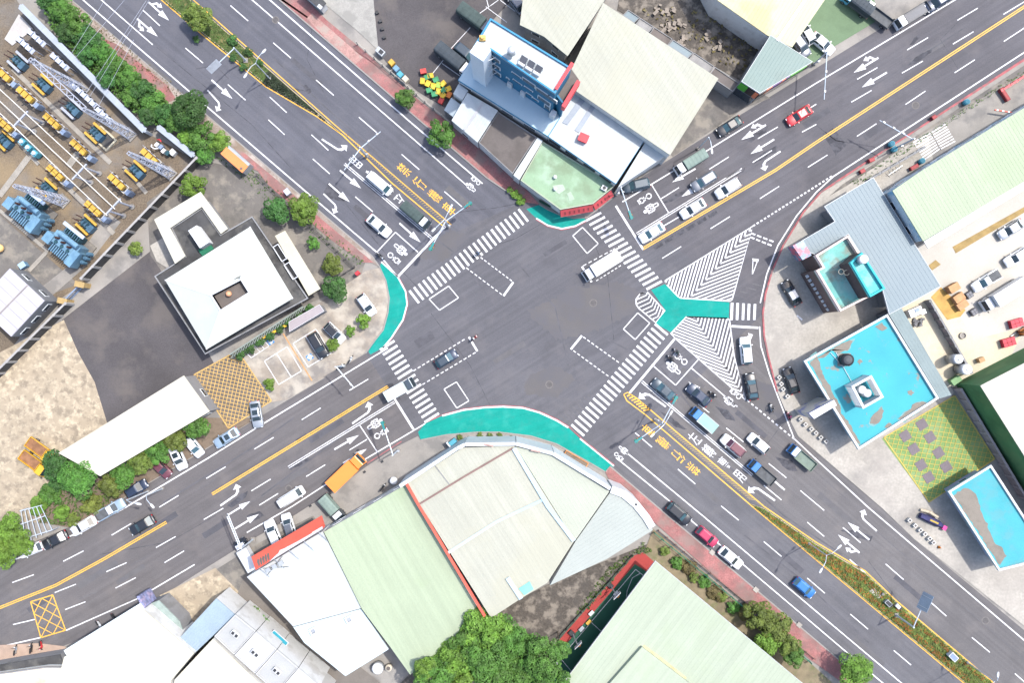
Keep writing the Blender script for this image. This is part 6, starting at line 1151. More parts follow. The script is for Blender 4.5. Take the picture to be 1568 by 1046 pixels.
for k in range(3): MB().box((-1.5+k*1.5,0,1.1), (1.0,1.0,1.3)).build('tank', TEALT, t); MB().cyl((-1.5+k*1.5,0,1.75), (-1.5+k*1.5,0,2.0), .35, n=10).build('cap', WHTM, t)
MB().box((0,0,.3), (4.2,.8,.3)).build('base', DTEAL, t)
def switchG(px, py, label, n=3, ang=None):
    t = sub_thing('disconnector', label, px, py, 3, 'grey disconnector switches', ang)
    for x in (-n*.6, n*.6):
        for y in (-.4, .4): MB().cyl((x,y,0), (x,y,2.6), .07, n=5).build('leg', LAVS, t)
    MB().box((0,0,2.65), (n*1.35,.95,.14)).build('deck', LAVS, t)
    for k in range(n):
        MB().box((-n*.55+.55+k*1.1,0,2.95), (.85,.75,.45)).build('switch_box', M('pale_switch', (.42,.46,.54), var=.08), t)
        for s in (-1, 1): mb = MB(); insul(mb, -n*.55+.55+k*1.1, s*.52, 2.7, .8, .08); mb.build('insulator', BLACKM, t)
    return t
switchG(37,67,'grey disconnector with three boxes near the top left pale slab', 3); switchG(54,56,'slim grey disconnector beside the top wall, upper one', 3); switchG(90,93,'slim grey disconnector beside the top wall, lower one', 3); switchG(128,145,'long grey disconnector row beside the lattice mast', 5); switchG(158,175,'grey disconnector at the lower end of the lattice mast', 3)
t = sub_thing('valve_unit', 'white pipework and valve unit at the substation corner', 247,228,1.2, None)
for k in range(4): MB().box((-1.2+k*.8,.2*(k % 2),.6), (.6,.8,1.0)).build('valve_box', (WHTM, CABG, WHTM, DTEAL)[k], t)
MB().tube([(-1.9,-.6,.9),(-1.6,-.9,1.2),(-.9,-.8,1.2),(-.6,-.3,.9)], .12, 6).build('pipe', WHTM, t); MB().tube([(-1.9,.7,.6),(-1.5,1.0,.9),(-1.0,.9,.9)], .12, 6).build('pipe', REDT, t); MB().box((1.7,.9,.5), (1.0,1.0,1.0)).build('cabinet', WHTM, t)
def lattice_mast(base, top_img, h, label, w0=1.5, w1=.45):
    t = thing('lattice_mast', label, 'mast', (*G(*base), .035), aS); n = 12
    C = lambda z: w0+(w1-w0)*z/h
    for sx in (-1, 1):
        for sy in (-1, 1): MB().beam((sx*w0/2,sy*w0/2,0), (sx*w1/2,sy*w1/2,h), .13, .13).build('leg', LAVS, t)
    for fi, (ax, s) in enumerate(((0,-1),(0,1),(1,-1),(1,1))):
        mb = MB()
        for k in range(n):
            z0, z1 = h*k/n, h*(k+1)/n; a, b = C(z0)/2, C(z1)/2; q = 1 if k % 2 else -1
            p0, p1 = ((-a*q, s*a, z0), (b*q, s*b, z1)) if ax == 0 else ((s*a, -a*q, z0), (s*b, b*q, z1)); mb.beam(p0, p1, .08, .08); e0, e1 = ((-b, s*b, z1), (b, s*b, z1)) if ax == 0 else ((s*b, -b, z1), (s*b, b, z1)); mb.beam(e0, e1, .07, .07)
        mb.build('bracing', LAVS, t)
    MB().box((0,0,.15), (w0+.5,w0+.5,.3)).build('footing', CONC, t); return t
lattice_mast((200,206), None, 15.5, 'long pale lattice mast leaning from the substation middle, lower end'); lattice_mast((127,138), None, 15.5, 'pale lattice mast at the upper end of the long pair'); lattice_mast((261,266), None, 15.5, 'short pale lattice mast beside the corner valve unit'); lattice_mast((97,308), None, 14.0, 'pale lattice mast beside the upper blue transformer')
gb = thing('lattice_beam', 'pale lattice beam joining the tops of the long mast pair', 'beam', (*G(90,130,15), 14.6)); a, b = Vector((*G(130,167,15), 15)), Vector((*G(50,92,15), 15)); d = (b-a).normalized(); n_ = Vector((-d.y, d.x, 0))*.4
for s in (-1, 1): MB(gb.location).beam(a+n_*s, b+n_*s, .12, .12).build('chord', LAVS, gb)
mb = MB(gb.location)
for k in range(16): mb.beam(a.lerp(b, k/16)+n_*(1 if k % 2 else -1), a.lerp(b, (k+1)/16)-n_*(1 if k % 2 else -1), .07, .07)
mb.build('bracing', LAVS, gb)
# busbars
PIPES = [((-20,118),(186,309),'upper'), ((-20,136),(176,320),'middle'), ((-20,154),(164,330),'lower')]
for a, b, l in PIPES: tag(MB().cyl((*G(*a,5.6), 5.6), (*G(*b,5.6), 5.6), .07, n=8).build('busbar_pipe', M('white_pipe', (.62,.60,.55), rough=.4)), l + ' of three long white busbar pipes across the substation', 'pipe', 'white busbar pipes')
for i, (x, y) in enumerate(((32,182),(122,263),(174,316))):
    t = thing('pipe_support', ('upper', 'middle', 'lower')[i] + ' lavender steel portal carrying the white pipes', 'support', (*G(x, y, 5.3), .035), aS+math.pi/2, 'pipe supports')
    MB().box((0,0,5.3), (3.6,.25,.3)).build('cross_beam', LAVS, t)
    for s in (-1, 1): MB().cyl((s*1.1,0,0), (s*1.1,0,5.2), .2, .16, 8).build('column', LAVS, t); MB().cyl((s*1.1,0,0), (s*1.1,0,.25), .5, n=10).build('foot', CONC, t)
# transformers
def transformer(px, py, label):
    t = thing('transformer', label, 'transformer', (*G(px, py, 2.5), .035), pxang(.78,.62), 'blue power transformers')
    MB().box((0,0,1.7), (5.2,2.2,3.0)).build('main_tank', TRB, t); MB().box((0,0,.15), (6.6,4.4,.3)).build('plinth', CONC_D, t)
    MB().cyl((-1.6,1.1,3.9), (2.4,1.1,3.9), .45, n=12).build('conservator', TRB, t); MB().box((-2.9,-.9,2.2), (1.5,1.9,2.6)).build('end_box', TRB, t); MB().box((2.6,-1.2,2.1), (1.3,3.0,2.6)).build('end_box', TRB, t)
    for k in range(9): MB().box((-1.7+k*.42,-1.9,1.8), (.16,1.4,2.5)).build('radiator_fin', TRB, t)
    for k in range(8): MB().box((-1.6+k*.42,2.0,1.8), (.16,1.0,2.3)).build('radiator_fin', DTEAL if k % 2 else SBW, t)
    MB().box((-.4,2.75,2.9), (4.4,.6,.25)).build('walkway', M('pale_walkway', (.36,.44,.54)), t)
    for k in range(3):
        mb = MB(); insul(mb, -1.4+k*1.3, .1, 3.2, 1.3, .16); mb.build('bushing', PORC, t); MB().cyl((-1.4+k*1.3,-.7,3.2), (-1.4+k*1.3,-.7,3.45), .3, n=10).build('fan', DTEAL, t)
    for k in range(3): mb = MB(); insul(mb, 3.9, .9-k*.9, 1.2, 1.6, .3); mb.build('arrester', SBW, t)
transformer(43,322,'upper blue power transformer with radiator fins'); transformer(103,374,'lower blue power transformer with radiator fins')
# concrete trenches and slabs
for i, (a, b, w, l) in enumerate((((20,105),(170,250),7,'long concrete cable trench below the breaker row'), ((5,190),(60,252),6,'concrete cable trench at the left edge'), ((85,268),(175,358),7,'concrete cable trench towards the lower wall'), ((0,322),(75,385),5,'concrete kerb beside the grey track'), ((0,300),(45,240),9,'concrete path to the left edge'), ((72,386),(45,415),6,'concrete kerb beside the switch house'), ((190,255),(225,296),6,'concrete beam near the substation wall'), ((105,255),(122,232),10,'concrete cross path between breaker rows'))):
    P = PP([a, b]); tag(MB().wallstrip(P, w/PXM, .0, .16+i*.006).build('cable_trench', M('trench_concrete', (.24,.22,.19), var=.15, scale=.8)), l, 'trench')
t = thing('tray', 'cream rectangular tray frame beside the yellow railed bay', 'tray', (*G(160,212), .035), aS); ring_mb(MB(), [(-2,-1.4),(2,-1.4),(2,1.4),(-2,1.4)], .3, 0, .4).build('frame', M('cream_frame', (.42,.38,.28)), t); MB().box((0,0,.1), (3.3,2.1,.1)).build('floor', DKR, t)
tag(MB().prism(PP([(8,60),(30,22),(52,45),(20,70)]), 0, .25).build('slab', M('pale_slab', (.36,.34,.32), var=.08)), 'pale concrete slab at the substation top corner', 'slab')
t = thing('storage_ball', 'pale orange round lamp globe at the left edge of the grey track', 'globe', (*G(4,381), .05)); MB().ball((0,0,.9), .75, 14, 8).build('globe', M('pale_orange', (.62,.40,.17)), t, True); MB().cyl((0,0,0), (0,0,.3), .4, n=10).build('base', CONC, t)
t = thing('cabinet', 'small blue cabinet beside the substation switch house', 'cabinet', (*G(40,407), .05), .6); MB().box((0,0,.6), (1.1,.9,1.2)).build('case', TRB, t); MB().box((0,0,1.22), (1.2,1.0,.06)).build('lid', M('pale_blue_lid', (.25,.36,.48)), t)
r, P = bldg('switch_house', 'lavender grey roofed switch house at the substation lower corner', [(15,411),(68,460.6),(17,515.5),(-36,466)], 5.0, M('switch_wall', (.13,.135,.145), var=.15), M('lavender_roof', (.335,.325,.36), rough=.7, var=.05, scale=.2), ww=dict(sp=2.4, doors=False, floor=6, sill=2.0))
MB(r.location).wallstrip([G(-5,485,5.05), G(42,437,5.05)], .25, 5.0, 5.06).build('roof_joint', M('joint', (.2,.18,.17)), r)
for k in range(4): a_ = lerp((15,411),(-36,466), (k+1)/5); b_ = lerp((68,460.6),(17,515.5), (k+1)/5); MB(r.location).wallstrip([G(*a_,5), G(*b_,5)], .06, 5.0, 5.03).build('roof_joint', M('joint2', (.24,.23,.25)), r)
# substation walls: posts and dark panels
PAN = M('dark_wall_panel', (.05,.048,.046), rough=.9, var=.3, scale=.8); POST = M('pale_wall_post', (.28,.27,.26), rough=.9, var=.1, scale=.8)
def panel_wall(label, a, b, n, h=2.8, pan=PAN, post=POST, capw=.34):
    A, B = Vector(G(*a)), Vector(G(*b)); u = (B-A).normalized(); q = math.atan2(u.y, u.x); L = (B-A).length; t = thing('panel_wall', label, 'wall', (*((A+B)/2), 0)); o = t.location
    for i in range(n+1): MB(o).box((*(A+u*L*i/n), h/2), (.42,.42,h)).build('post', post, t) if False else MB(o).box((*(A+u*L*i/n), h/2+.02), (.45,.45,h), q).build('post', post, t)
    for i in range(n): MB(o).box((*(A+u*L*(i+.5)/n), h/2-.05), (L/n-.46,.18,h-.1), q).build('panel', pan, t)
    for i in range(n): MB(o).box((*(A+u*L*(i+.5)/n), h+.02), (L/n-(.47 if capw < .5 else .01),capw,.12), q).build('coping', post, t)
    return t
panel_wall('dark panelled substation wall with pale posts beside the office', (310,247), (137,428), 10); panel_wall('dark panelled substation wall with pale posts beside the dry lot', (113,466), (-10,588), 7)
LB = M('bluegrey_wall', (.27,.30,.34), rough=.8, var=.08, scale=.5)
panel_wall('blue grey boundary wall between substation and hedge', (45,18), (232,206), 11, 2.6, LB, LB, 1.1); panel_wall('short blue grey wall at the substation corner near the road', (252,200), (305,243), 3, 2.6, LB, LB, 1.0)
for i, (x, y) in enumerate(((133,437),(107,462))): t = thing('gate_pillar', ('upper', 'lower')[i] + ' ochre gate pillar of the substation gate', 'pillar', (*G(x, y), 0), pxang(.9,.2), 'ochre gate pillars'); MB().box((0,0,1.2), (1.5,.8,2.4)).build('shaft', M('ochre_stone', (.30,.21,.09), var=.2, scale=1), t); MB().box((0,0,2.46), (1.7,1.0,.14)).build('cap', MATS['ochre_stone'], t)
t = thing('sliding_gate', 'grey steel sliding gate between the ochre pillars', 'gate', (*G(119,448), 0), pxang(-.7,.72)); MB().box((0,0,.15), (4.2,.2,.15)).box((0,0,1.7), (4.2,.2,.15)).build('rail', CABG, t)
for k in range(14): MB().box((-1.95+k*.3,0,.95), (.07,.08,1.4)).build('bar', CABG, t)
# ================================================================ street furniture
SGT = M('signal_teal', (.02,.15,.15), rough=.5, var=.1); POLE = M('pole_paint', (.42,.47,.52), rough=.4, var=.06, scale=1, metal=.2); LENS = [M('lens_red', (.25,.01,.01), rough=.3), M('lens_amber', (.3,.14,.01), rough=.3), M('lens_green', (.01,.2,.1), rough=.3)]
def signal_mast(base, arms, label, lamps=(), h=6.6, cat='traffic light', name='traffic_signal', head=True, cams=0):
    B = G(*base); t = thing(name, label, cat, (*B, .03)); o = t.location
    MB(o).cyl((*B, .03), (*B, h+.6), .16, .11, 10).build('pole', POLE, t); MB(o).cyl((*B, .03), (*B, .35), .38, .3, 10).build('base', CONC, t); MB(o).box((B[0]+.25, B[1], 1.4), (.35,.3,.7)).build('control_box', STEEL, t)
    for e in arms:
        E = Vector((*G(*e, h), h)); A = Vector((*B, h)); MB(o).cyl(A, E, .10, .07, 8).build('arm', POLE, t); d = (E-A).normalized(); q = math.atan2(d.y, d.x)
        if head:
            hd = MB(o).box((*(E-d*.3).xy, h+.05), (1.5,.42,.5), q).build('signal_head', SGT, t)
            n = Vector((-d.y, d.x, 0))
            for k in range(3):
                for s in (-1, 1): p = E-d*(.75-.45*k)+n*.22*s; MB(o).cyl(p, p+n*.12*s, .15, n=8).build('lens', LENS[k], hd)
        for k in range(cams): p = A.lerp(E, (k+1)/(cams+.4)); MB(o).box((p.x, p.y, h+.15), (.4,.25,.25), q).build('camera', WHTM, t)
    for e in lamps:
        E = Vector((*G(*e, h+2), h+2)); A = Vector((*B, h+.5)); M_ = Vector((*A.xy, h+1.9)); MB(o).tube([A, M_, A.lerp(E, .45)+Vector((0,0,.9)), E], .06, 6).build('lamp_arm', POLE, t); d = (E-A); q = math.atan2(d.y, d.x); MB(o).box((E.x, E.y, h+2), (.75,.3,.16), q).build('lamp_head', WHTM, t)
    return t
signal_mast((687,347), ((719,312),(660,380)), 'traffic light mast with two arms at the upper left stop line', ((664,352),(691,316)))
signal_mast((1003,643), ((1034.5,610),(975,675)), 'traffic light mast with two arms on the lower right median', ((1028,632),(999,667)))
signal_mast((610,689), ((586,649),), 'traffic light mast reaching over the lower left road'); signal_mast((943,298), ((966,332),), 'traffic light mast at the red corner sign'); signal_mast((527,560), ((542,594),), 'slim signal mast at the pale scooter beside the lower left road', head=False, cams=2, name='camera_mast', cat='camera mast')
signal_mast((562,239), ((583,201),(527,260)), 'camera gantry across the upper left road lanes', h=6.0, head=False, cams=2, name='camera_mast', cat='camera mast'); signal_mast((1372,226), ((1347,184),), 'camera gantry over the upper right road beside the grey yard', h=6.0, head=False, cams=3, name='camera_mast', cat='camera mast')
signal_mast((1246,98), ((1262,152),), 'steel double armed gantry beside the grey green roofed shop', h=6.0, head=False, cams=2, name='camera_mast', cat='camera mast')
def lamp_post(base, heads, label, h=9.0):
    B = G(*base); t = thing('street_lamp', label, 'street lamp', (*B, .05)); o = t.location; MB(o).cyl((*B, .05), (*B, h-.7), .11, .08, 9).build('pole', POLE, t); MB(o).cyl((*B, .05), (*B, .45), .25, n=9).build('base', CONC, t)
    for e in heads:
        E = Vector((*G(*e, h), h)); A = Vector((*B, h-.8)); MB(o).tube([A, A.lerp(E, .35)+Vector((0,0,.55)), A.lerp(E, .7)+Vector((0,0,.35)), E], .055, 6).build('arm', POLE, t); d = E-A; q = math.atan2(d.y, d.x); MB(o).loft([[(E.x+x*math.cos(q)-y*math.sin(q), E.y+x*math.sin(q)+y*math.cos(q), E.z+z) for y, z in ((-w,-.06),(w,-.06),(w*.8,.09),(-w*.8,.09))] for x, w in ((-.45,.1),(-.1,.2),(.35,.17),(.5,.08))]).build('lamp_head', WHTM, t)
lamp_post((414,121), ((404,78),(376,115)), 'twin armed street lamp on the upper left median'); lamp_post((1238,832), ((1285,838),(1257,874)), 'twin armed street lamp on the lower right median near the arrows'); lamp_post((1480,1014), ((1528,1034),(1505,1060)), 'twin armed street lamp on the median in the lower right corner')
lamp_post((228,752), ((212,772),), 'street lamp beside the parked cars on the lower left road'); lamp_post((1068,228), ((1090,231),), 'street lamp beside the dark canvas truck in the upper right'); lamp_post((250,748), ((233,775),), 'dark thin street lamp right of the pale one, lower left', 7.5)
def sign_gantry(base, arm_end, label, size=(2.4,1.4), col=None, h=6.2, double=False):
    B = G(*base); E = Vector((*G(*arm_end, h), h)); A = Vector((*B, h)); t = thing('road_sign', label, 'road sign', (*B, .05)); o = t.location; MB(o).cyl((*B, .05), (*B, h+.2), .17, .14, 10).build('pole', POLE, t); MB(o).box((*B, .2), (.8,.8,.3)).build('base', CONC, t)
    for dz in ((0,.7) if double else (0,)): MB(o).cyl(A+Vector((0,0,dz)), E+Vector((0,0,dz)), .09, n=8).build('arm', POLE, t)
    d = (E-A).normalized(); q = math.atan2(d.y, d.x); c = E-d*size[0]*.4; n = Vector((-d.y, d.x)); M_ = Matrix.Rotation(q, 3, 'Z') @ Matrix.Rotation(math.radians(28), 3, 'X')
    b = MB(o).box((c.x, c.y, h+.2), (size[0], .08, size[1]), M=M_).build('sign_plate', col or M('sign_back', (.34,.36,.40), rough=.4, metal=.3), t)
    for k in (-1, 1): MB(o).box((c.x+d.x*k*size[0]*.3, c.y+d.y*k*size[0]*.3, h+.2), (.08,.14,size[1]*.9), M=M_).build('bracket', STEEL, b)
sign_gantry((377,93), (322,108), 'overhead road sign on a bent arm above the upper left lanes'); sign_gantry((1372,942), (1420,912), 'blue grey overhead sign above the lower right lanes', (3.0,2.0), M('sign_steel_blue', (.16,.20,.25), rough=.4)); sign_gantry((388,826), (350,790), 'white frame overhead gantry sign above the lower left lanes', (4.6,1.2), M('sign_white_back', (.42,.42,.42), rough=.5), 6.2, True)
for i, (x, y, s) in enumerate(((1357,922,1),(1455,1003,1.3),(1372,927,.8))): t = thing('median_cabinet', ('grey hatch box', 'white and black control cabinet', 'small steel box')[i] + ' standing on the lower right median', 'cabinet', (*G(x, y), .17), pxang(.7,.7)); MB().box((0,0,.4*s), (1.2*s,.8*s,.8*s)).build('case', (STEEL, WHTM, STEEL)[i], t); MB().box((0,0,.8*s+.03), (1.0*s,.6*s,.06)).build('lid', (DARKM, CABG, WHTM)[i], t); MB().box((.75*s,.1,.35), (.3,.5,.6)).build('meter', DARKM, t)
t = thing('plinth_slab', 'pale concrete slab on the lower right median', 'slab', (*G(1340,908), .17), pxang(.75,.66)); MB().box((0,0,.06), (2.2,1.0,.12)).build('slab', CONC_P, t); MB().box((.9,.7,.3), (.4,.4,.5)).build('block', CONC, t)
# bollards: white cubes
CUBE = M('white_bollard', (.46,.45,.42), rough=.8, var=.1, scale=1.5)
cb_me = MB().box((0,0,.3), (.62,.62,.6)).mesh('block'); cp_me = MB().box((0,0,.605), (.34,.34,.05)).mesh('inset')
RW = [[(1193,578),(1196,588),(1199,596),(1205.5,607)], [(1226,642),(1233,650),(1242,657),(1249,663),(1256.5,670),(1264.5,676)], [(1392.5,797),(1401,805),(1409,812),(1416,818),(1423,825),(1429,831)]]
for ri, row in enumerate(RW):
    for i, p in enumerate(row):
        t = thing('bollard', ORD[i] + ' white cube bollard from the top ' + ('beside the black sedan', 'in the row below the entrance portal', 'in the row beside the folded awning')[ri], 'bollard', (*G(*p, .5), .15), pxang(.7,.7), 'white cube bollards'); inst('block', cb_me, CUBE, t); inst('inset', cp_me, BRR if i % 2 else DARKM, t)
# awning on the ground
t = thing('banner_arch', 'folded dark navy and pink banner arch on the forecourt', 'banner', (*G(1425,797), .15), pxang(.9,.42)); MB().loft([[(-2.4,-.5,.1),(-2.4,.5,.1),(-2.4,.3,.9),(-2.4,-.3,.9)],[(-.5,-.6,.1),(-.5,.7,.1),(-.5,.4,1.1),(-.5,-.3,1.1)],[(1.4,-.6,.1),(1.4,.6,.1),(1.4,.3,1.0),(1.4,-.3,1.0)],[(2.2,-.3,.1),(2.2,.3,.1),(2.2,.15,.6),(2.2,-.15,.6)]]).build('fabric', M('navy_fabric', (.03,.03,.09), var=.4, scale=2), t)
MB().box((0,0,1.1), (1.6,.3,.06)).build('gold_lettering_panel', M('gold_panel', (.35,.25,.05)), t); MB().box((2.4,-.2,.4), (.7,.8,.6)).build('pink_end', M('pink_fabric', (.5,.06,.22)), t); MB().tube([(-2.6,.9,.2),(-1.2,1.2,.5),(.6,1.0,.4)], .25, 7).build('cream_roll', M('cream_fabric', (.45,.38,.28)), t)
t = thing('traffic_cone', 'small orange cone at the end of the bollard row', 'cone', (*G(1437,838), .15)); MB().cyl((0,0,.05), (0,0,.75), .24, .05, 10).build('cone', M('cone_orange', (.55,.18,.03)), t); MB().box((0,0,.025), (.5,.5,.05)).build('foot', BLACKM, t)
# delivery yard
PAL = M('pallet_wood', (.42,.24,.12), rough=.85, var=.2, scale=1.5)
for i, (x, y, n) in enumerate(((1459,441,9),(1468,456,7),(1474,467,6))):
    t = thing('pallet_stack', ('upper', 'middle', 'lower')[i] + ' stack of brown pallets in the delivery yard', 'pallets', (*G(x, y, 1), .16), pxang(.85,-.5)+.06*i, 'pallet stacks')
    for k in range(n): MB().box((0,0,.10+k*.16), (1.9+.1*(k % 2),1.35,.11)).build('pallet', PAL, t)
    for k in range(5): MB().box((0,-.54+k*.27,.03+n*.16), (1.9,.16,.04)).build('board', PAL, t)
for i, (x, y) in enumerate(((1481,452),(1488,478))):
    t = thing('crate', ('upper', 'lower')[i] + ' dark grey lidded crate beside the pallets', 'crate', (*G(x, y), .16), .6, 'dark crates'); MB().box((0,0,.35), (1.1,1.1,.7)).build('case', M('crate_grey', (.08,.08,.09)), t)
    for k in range(4): MB().box(((k % 2-.5)*.5, (k//2-.5)*.5, .72), (.4,.4,.05)).build('lid_panel', M('crate_lid', (.16,.16,.17)), t)
for i, (x, y) in enumerate(((1540,524),(1552,495))):
    t = thing('crate_stack', ('lower', 'upper')[i] + ' block of red crates near the right edge', 'crates', (*G(x, y), .16), pxang(.85,-.25), 'red crate blocks')
    for k in range(6): MB().box(((k % 3-1)*.75, (k//3-.5)*.75, .5), (.7,.7,.95)).build('crate', M('crate_red', (.40,.02,.04), rough=.5, var=.2, scale=2), t)
t = thing('forklift', 'orange and black forklift at the right edge', 'forklift', (*G(1562,508), .16), pxang(-.8,.5)); MB().box((-.3,0,.7), (1.8,1.1,.8)).build('body', PT['orange'], t); MB().box((-.3,0,2.0), (1.2,1.0,.06)).build('roof_guard', DARKM, t)
for sx in (-.8, .25):
    for s in (-1, 1): MB().cyl((sx,s*.45,1.0), (sx,s*.45,2.0), .04, n=5).build('roof_post', DARKM, t)
for s in (-1, 1): MB().box((.75,s*.35,1.2), (.12,.12,2.2)).build('mast', DARKM, t); MB().box((1.4,s*.3,.15), (1.2,.14,.06)).build('fork', STEEL, t)
wheels(t, (-.8,.4), 1.2, .8)
WT = [(1467,550,.85,3.2,'white round water tank left of a pair by the graffiti wall'), (1480,566,.95,3.0,'white round water tank right of a pair by the graffiti wall')]
for x, y, r_, h_, l in WT: t = thing('water_tank', l, 'water tank', (*G(x, y, h_), .16)); MB().cyl((0,0,.5), (0,0,h_), r_, n=18).build('tank', STEEL, t, True); MB().ball((0,0,h_), r_, 18, 4, .3, True).build('lid', WHTM, t); MB().cyl((0,0,h_+.2), (0,0,h_+.4), .25, n=10).build('hatch', WHTM, t); MB().cyl((0,0,0), (0,0,.5), r_*.8, n=12).build('stand', CONC, t)
t = thing('green_skip', 'small green tank box at the end of the graffiti wall', 'box', (*G(1458,582), .16), .6); MB().box((0,0,.6), (1.7,1.0,1.2)).build('case', M('pale_green_box', (.16,.27,.13), var=.1), t); MB().box((0,0,1.22), (1.8,1.1,.06)).build('lid', MATS['pale_green_box'], t)
t = thing('carton', 'brown cardboard carton beside the water tanks', 'box', (*G(1498,551), .16), .4); MB().box((0,0,.5), (1.0,.8,1.0)).build('case', M('cardboard', (.36,.23,.12)), t); MB().box((0,0,1.01), (.05,.8,.02)).build('tape', PAL, t)
t = thing('ring_planter', 'pale round concrete ring in the cream yard', 'ring', (*G(1473,514), .16)); ring_mb(MB(), [(math.cos(i*.4488)*.6, math.sin(i*.4488)*.6) for i in range(14)], .15, 0, .3).build('ring', CONC_P, t); MB().cyl((0,0,0), (0,0,.1), .4, n=12).build('floor', CONC, t)
panel_wall('graffiti grey wall between cream yard and ochre ground', (1416,462), (1478,570), 8, 2.0, M('graffiti', (.17,.17,.18), var=.4, scale=.9, stain=(.3,.22,.24), sscale=1.2, samt=.8), GRW); panel_wall('stained pinkish wall between crossed court and green factory', (1462,596), (1560,760), 10, 2.2, M('pinkish_wall', (.30,.25,.24), var=.2, scale=.8), M('pink_post', (.33,.28,.27)))
t = thing('air_conditioner', 'white air conditioner box on the dark green wall, upper', 'air conditioner', (*G(1527,672), 0)); MB().box((.4,0,3.2), (.9,.9,.7), .5).build('case', WHTM, t); MB().cyl((.4,0,3.55), (.4,0,3.58), .3, n=10).build('fan', DARKM, t)
t = thing('air_conditioner', 'white air conditioner box on the dark green wall, lower', 'air conditioner', (*G(1553,719), 0)); MB().box((.4,0,3.2), (.9,.9,.7), .5).build('case', WHTM, t); MB().cyl((.4,0,3.55), (.4,0,3.58), .3, n=10).build('fan', DARKM, t)
t = thing('machine', 'white machine under the grey canopy edge with a dark pile', 'machine', (*G(1396,478), .16), .4); MB().box((0,0,.7), (2.4,1.4,1.4)).build('case', WHTM, t); MB().box((.3,.2,1.45), (.8,.6,.1)).build('panel', CABG, t); MB().box((1.5,-.6,.4), (.9,.8,.8)).build('side_unit', STEEL, t)
mb = MB()
for k in range(24): mb.box((random.uniform(-.9,.9), random.uniform(-.7,.7), .15+random.random()*.3), (.4,.3,.25), random.random()*3)
o = mb.build('scrap_pile', M('scrap_grey', (.12,.12,.125), var=.4, scale=2)); o.location = (*G(1405,494), .16); o['kind'] = 'stuff'
# upper right pavement things
for i, (x, y) in enumerate(((1408,248),(1362,222),(1366,230),(1476,158))): t = thing('barrel', ('teal barrel beside the pedestrian bars', 'upper blue barrel at the gantry foot', 'lower blue barrel at the gantry foot', 'teal barrel beside the road kerb')[i], 'barrel', (*G(x, y), .14)); MB().cyl((0,0,0), (0,0,1.0), .48, n=14).build('drum', TEALT, t, True); MB().cyl((0,0,1.0), (0,0,1.05), .4, n=14).build('lid', M('barrel_lid', (.03,.12,.17)), t)
for i, (x, y, a, s) in enumerate(((1397,257,.5,1.5),(1535,146,-1.0,2.6),(1332,246,.4,1.0),(1427,181,.6,.8),(1318,263,.5,.9))): t = thing('red_skip', ('red box beside the teal barrel', 'long maroon gate bar at the right pavement', 'red barrier block on the kerb beside the grey yard', 'small red box on the grassy kerb', 'dark red barrier block nearest the slip lane')[i], 'box', (*G(x, y), .14), a); MB().box((0,0,.35), (s,.7,.7)).build('case', M('maroon_box', (.20,.03,.035), var=.2), t); MB().box((0,0,.72), (s*.9,.5,.05)).build('lid', M('maroon_lid', (.28,.06,.06)), t)
t = thing('barrier_gate', 'red and white lifting barrier at the right pavement', 'barrier', (*G(1545,175), .14), pxang(1,.15)); MB().box((-1.6,0,1.0), (3.4,.2,.25)).build('boom', REDS, t); MB().box((.4,0,.6), (.6,.5,1.2)).build('cabinet', M('maroon_box', ()) if False else MATS['maroon_box'], t)
for k in range(3): MB().box((-2.8+k*1.0,0,1.0), (.35,.22,.27)).build('band', WHTM, t)
panel_wall('low red edged wall at the right pavement end', (1530,140), (1575,112), 4, .9, REDT, REDT); panel_wall('white fence wall along the pale green factory', (1330,275), (1410,228), 6, 1.2, CONC_D, GRW)
t = thing('bicycle_rack', 'rack of bicycles on the grey yard by the canopy', 'bicycle rack', (*G(1368,262), .14), .6)
for k in range(4): mb = MB(); ring(mb, lambda a, b: (-1+k*.7, a), 0, .35, .33, .05, 0); mb.v = [(x, y, .35+.33*math.sin(i*.45)) for i, (x, y, z) in enumerate(mb.v)]; mb.build('wheel', BLACKM, t); MB().beam((-1+k*.7,-.5,.3), (-1+k*.7,.5,.75), .06, .06).build('frame', STEEL, t)
MB().beam((-1.4,0,.5), (1.6,0,.5), .06, .06).build('rail', STEEL, t)
# west garden and pavement things
t = thing('container', 'orange roofed container with grey side on the red pavement', 'container', (*G(362,244,2), .1), pxang(.75,.66)); MB().box((0,0,1.2), (5.0,2.0,2.3)).build('case', STEEL, t); MB().prism([(-2.55,-1.05),(2.55,-1.05),(2.55,.55),(-2.55,.55)], 2.36, 2.46, bot=True).build('roof', M('orange_roof', (.60,.20,.07), var=.08), t); MB().box((1.9,-.6,2.5), (.4,.4,.1)).build('vent', BRR, t)
t = thing('utility_cabinet', 'pale grey utility cabinet on the red pavement beside the light tree', 'cabinet', (*G(443,296), .13), pxang(.6,.8)); MB().box((0,0,.7), (1.0,.8,1.3)).build('case', STEEL, t); MB().box((0,0,1.38), (1.1,.9,.08)).build('lid', M('lilac_lid', (.36,.38,.46)), t)
t = thing('post_box', 'small red box at the garden fence corner', 'post box', (*G(549,419), .13), .7); MB().box((0,0,.6), (.7,.6,1.2)).build('case', REDT, t); MB().cyl((-.36,0,1.2), (.36,0,1.2), .28, n=10).build('top', REDT, t)
def fence(label, a, b, h=1.2, mat=STEEL, n=None, name='garden_fence'):
    A, B = Vector((*G(*a), 0)), Vector((*G(*b), 0)); L = (B-A).length; n = n or int(L/2.0)+1; t = thing(name, label, 'fence', ((A+B)/2)[:]); o = t.location
    for k in range(n+1): p = A.lerp(B, k/n); MB(o).box((p.x, p.y, h/2), (.16,.16,h)).build('post', mat, t)
    for z in (.25, h*.55, h-.1): MB(o).beam((A.x, A.y, z), (B.x, B.y, z), .06, .10).build('rail', mat, t)
    return t
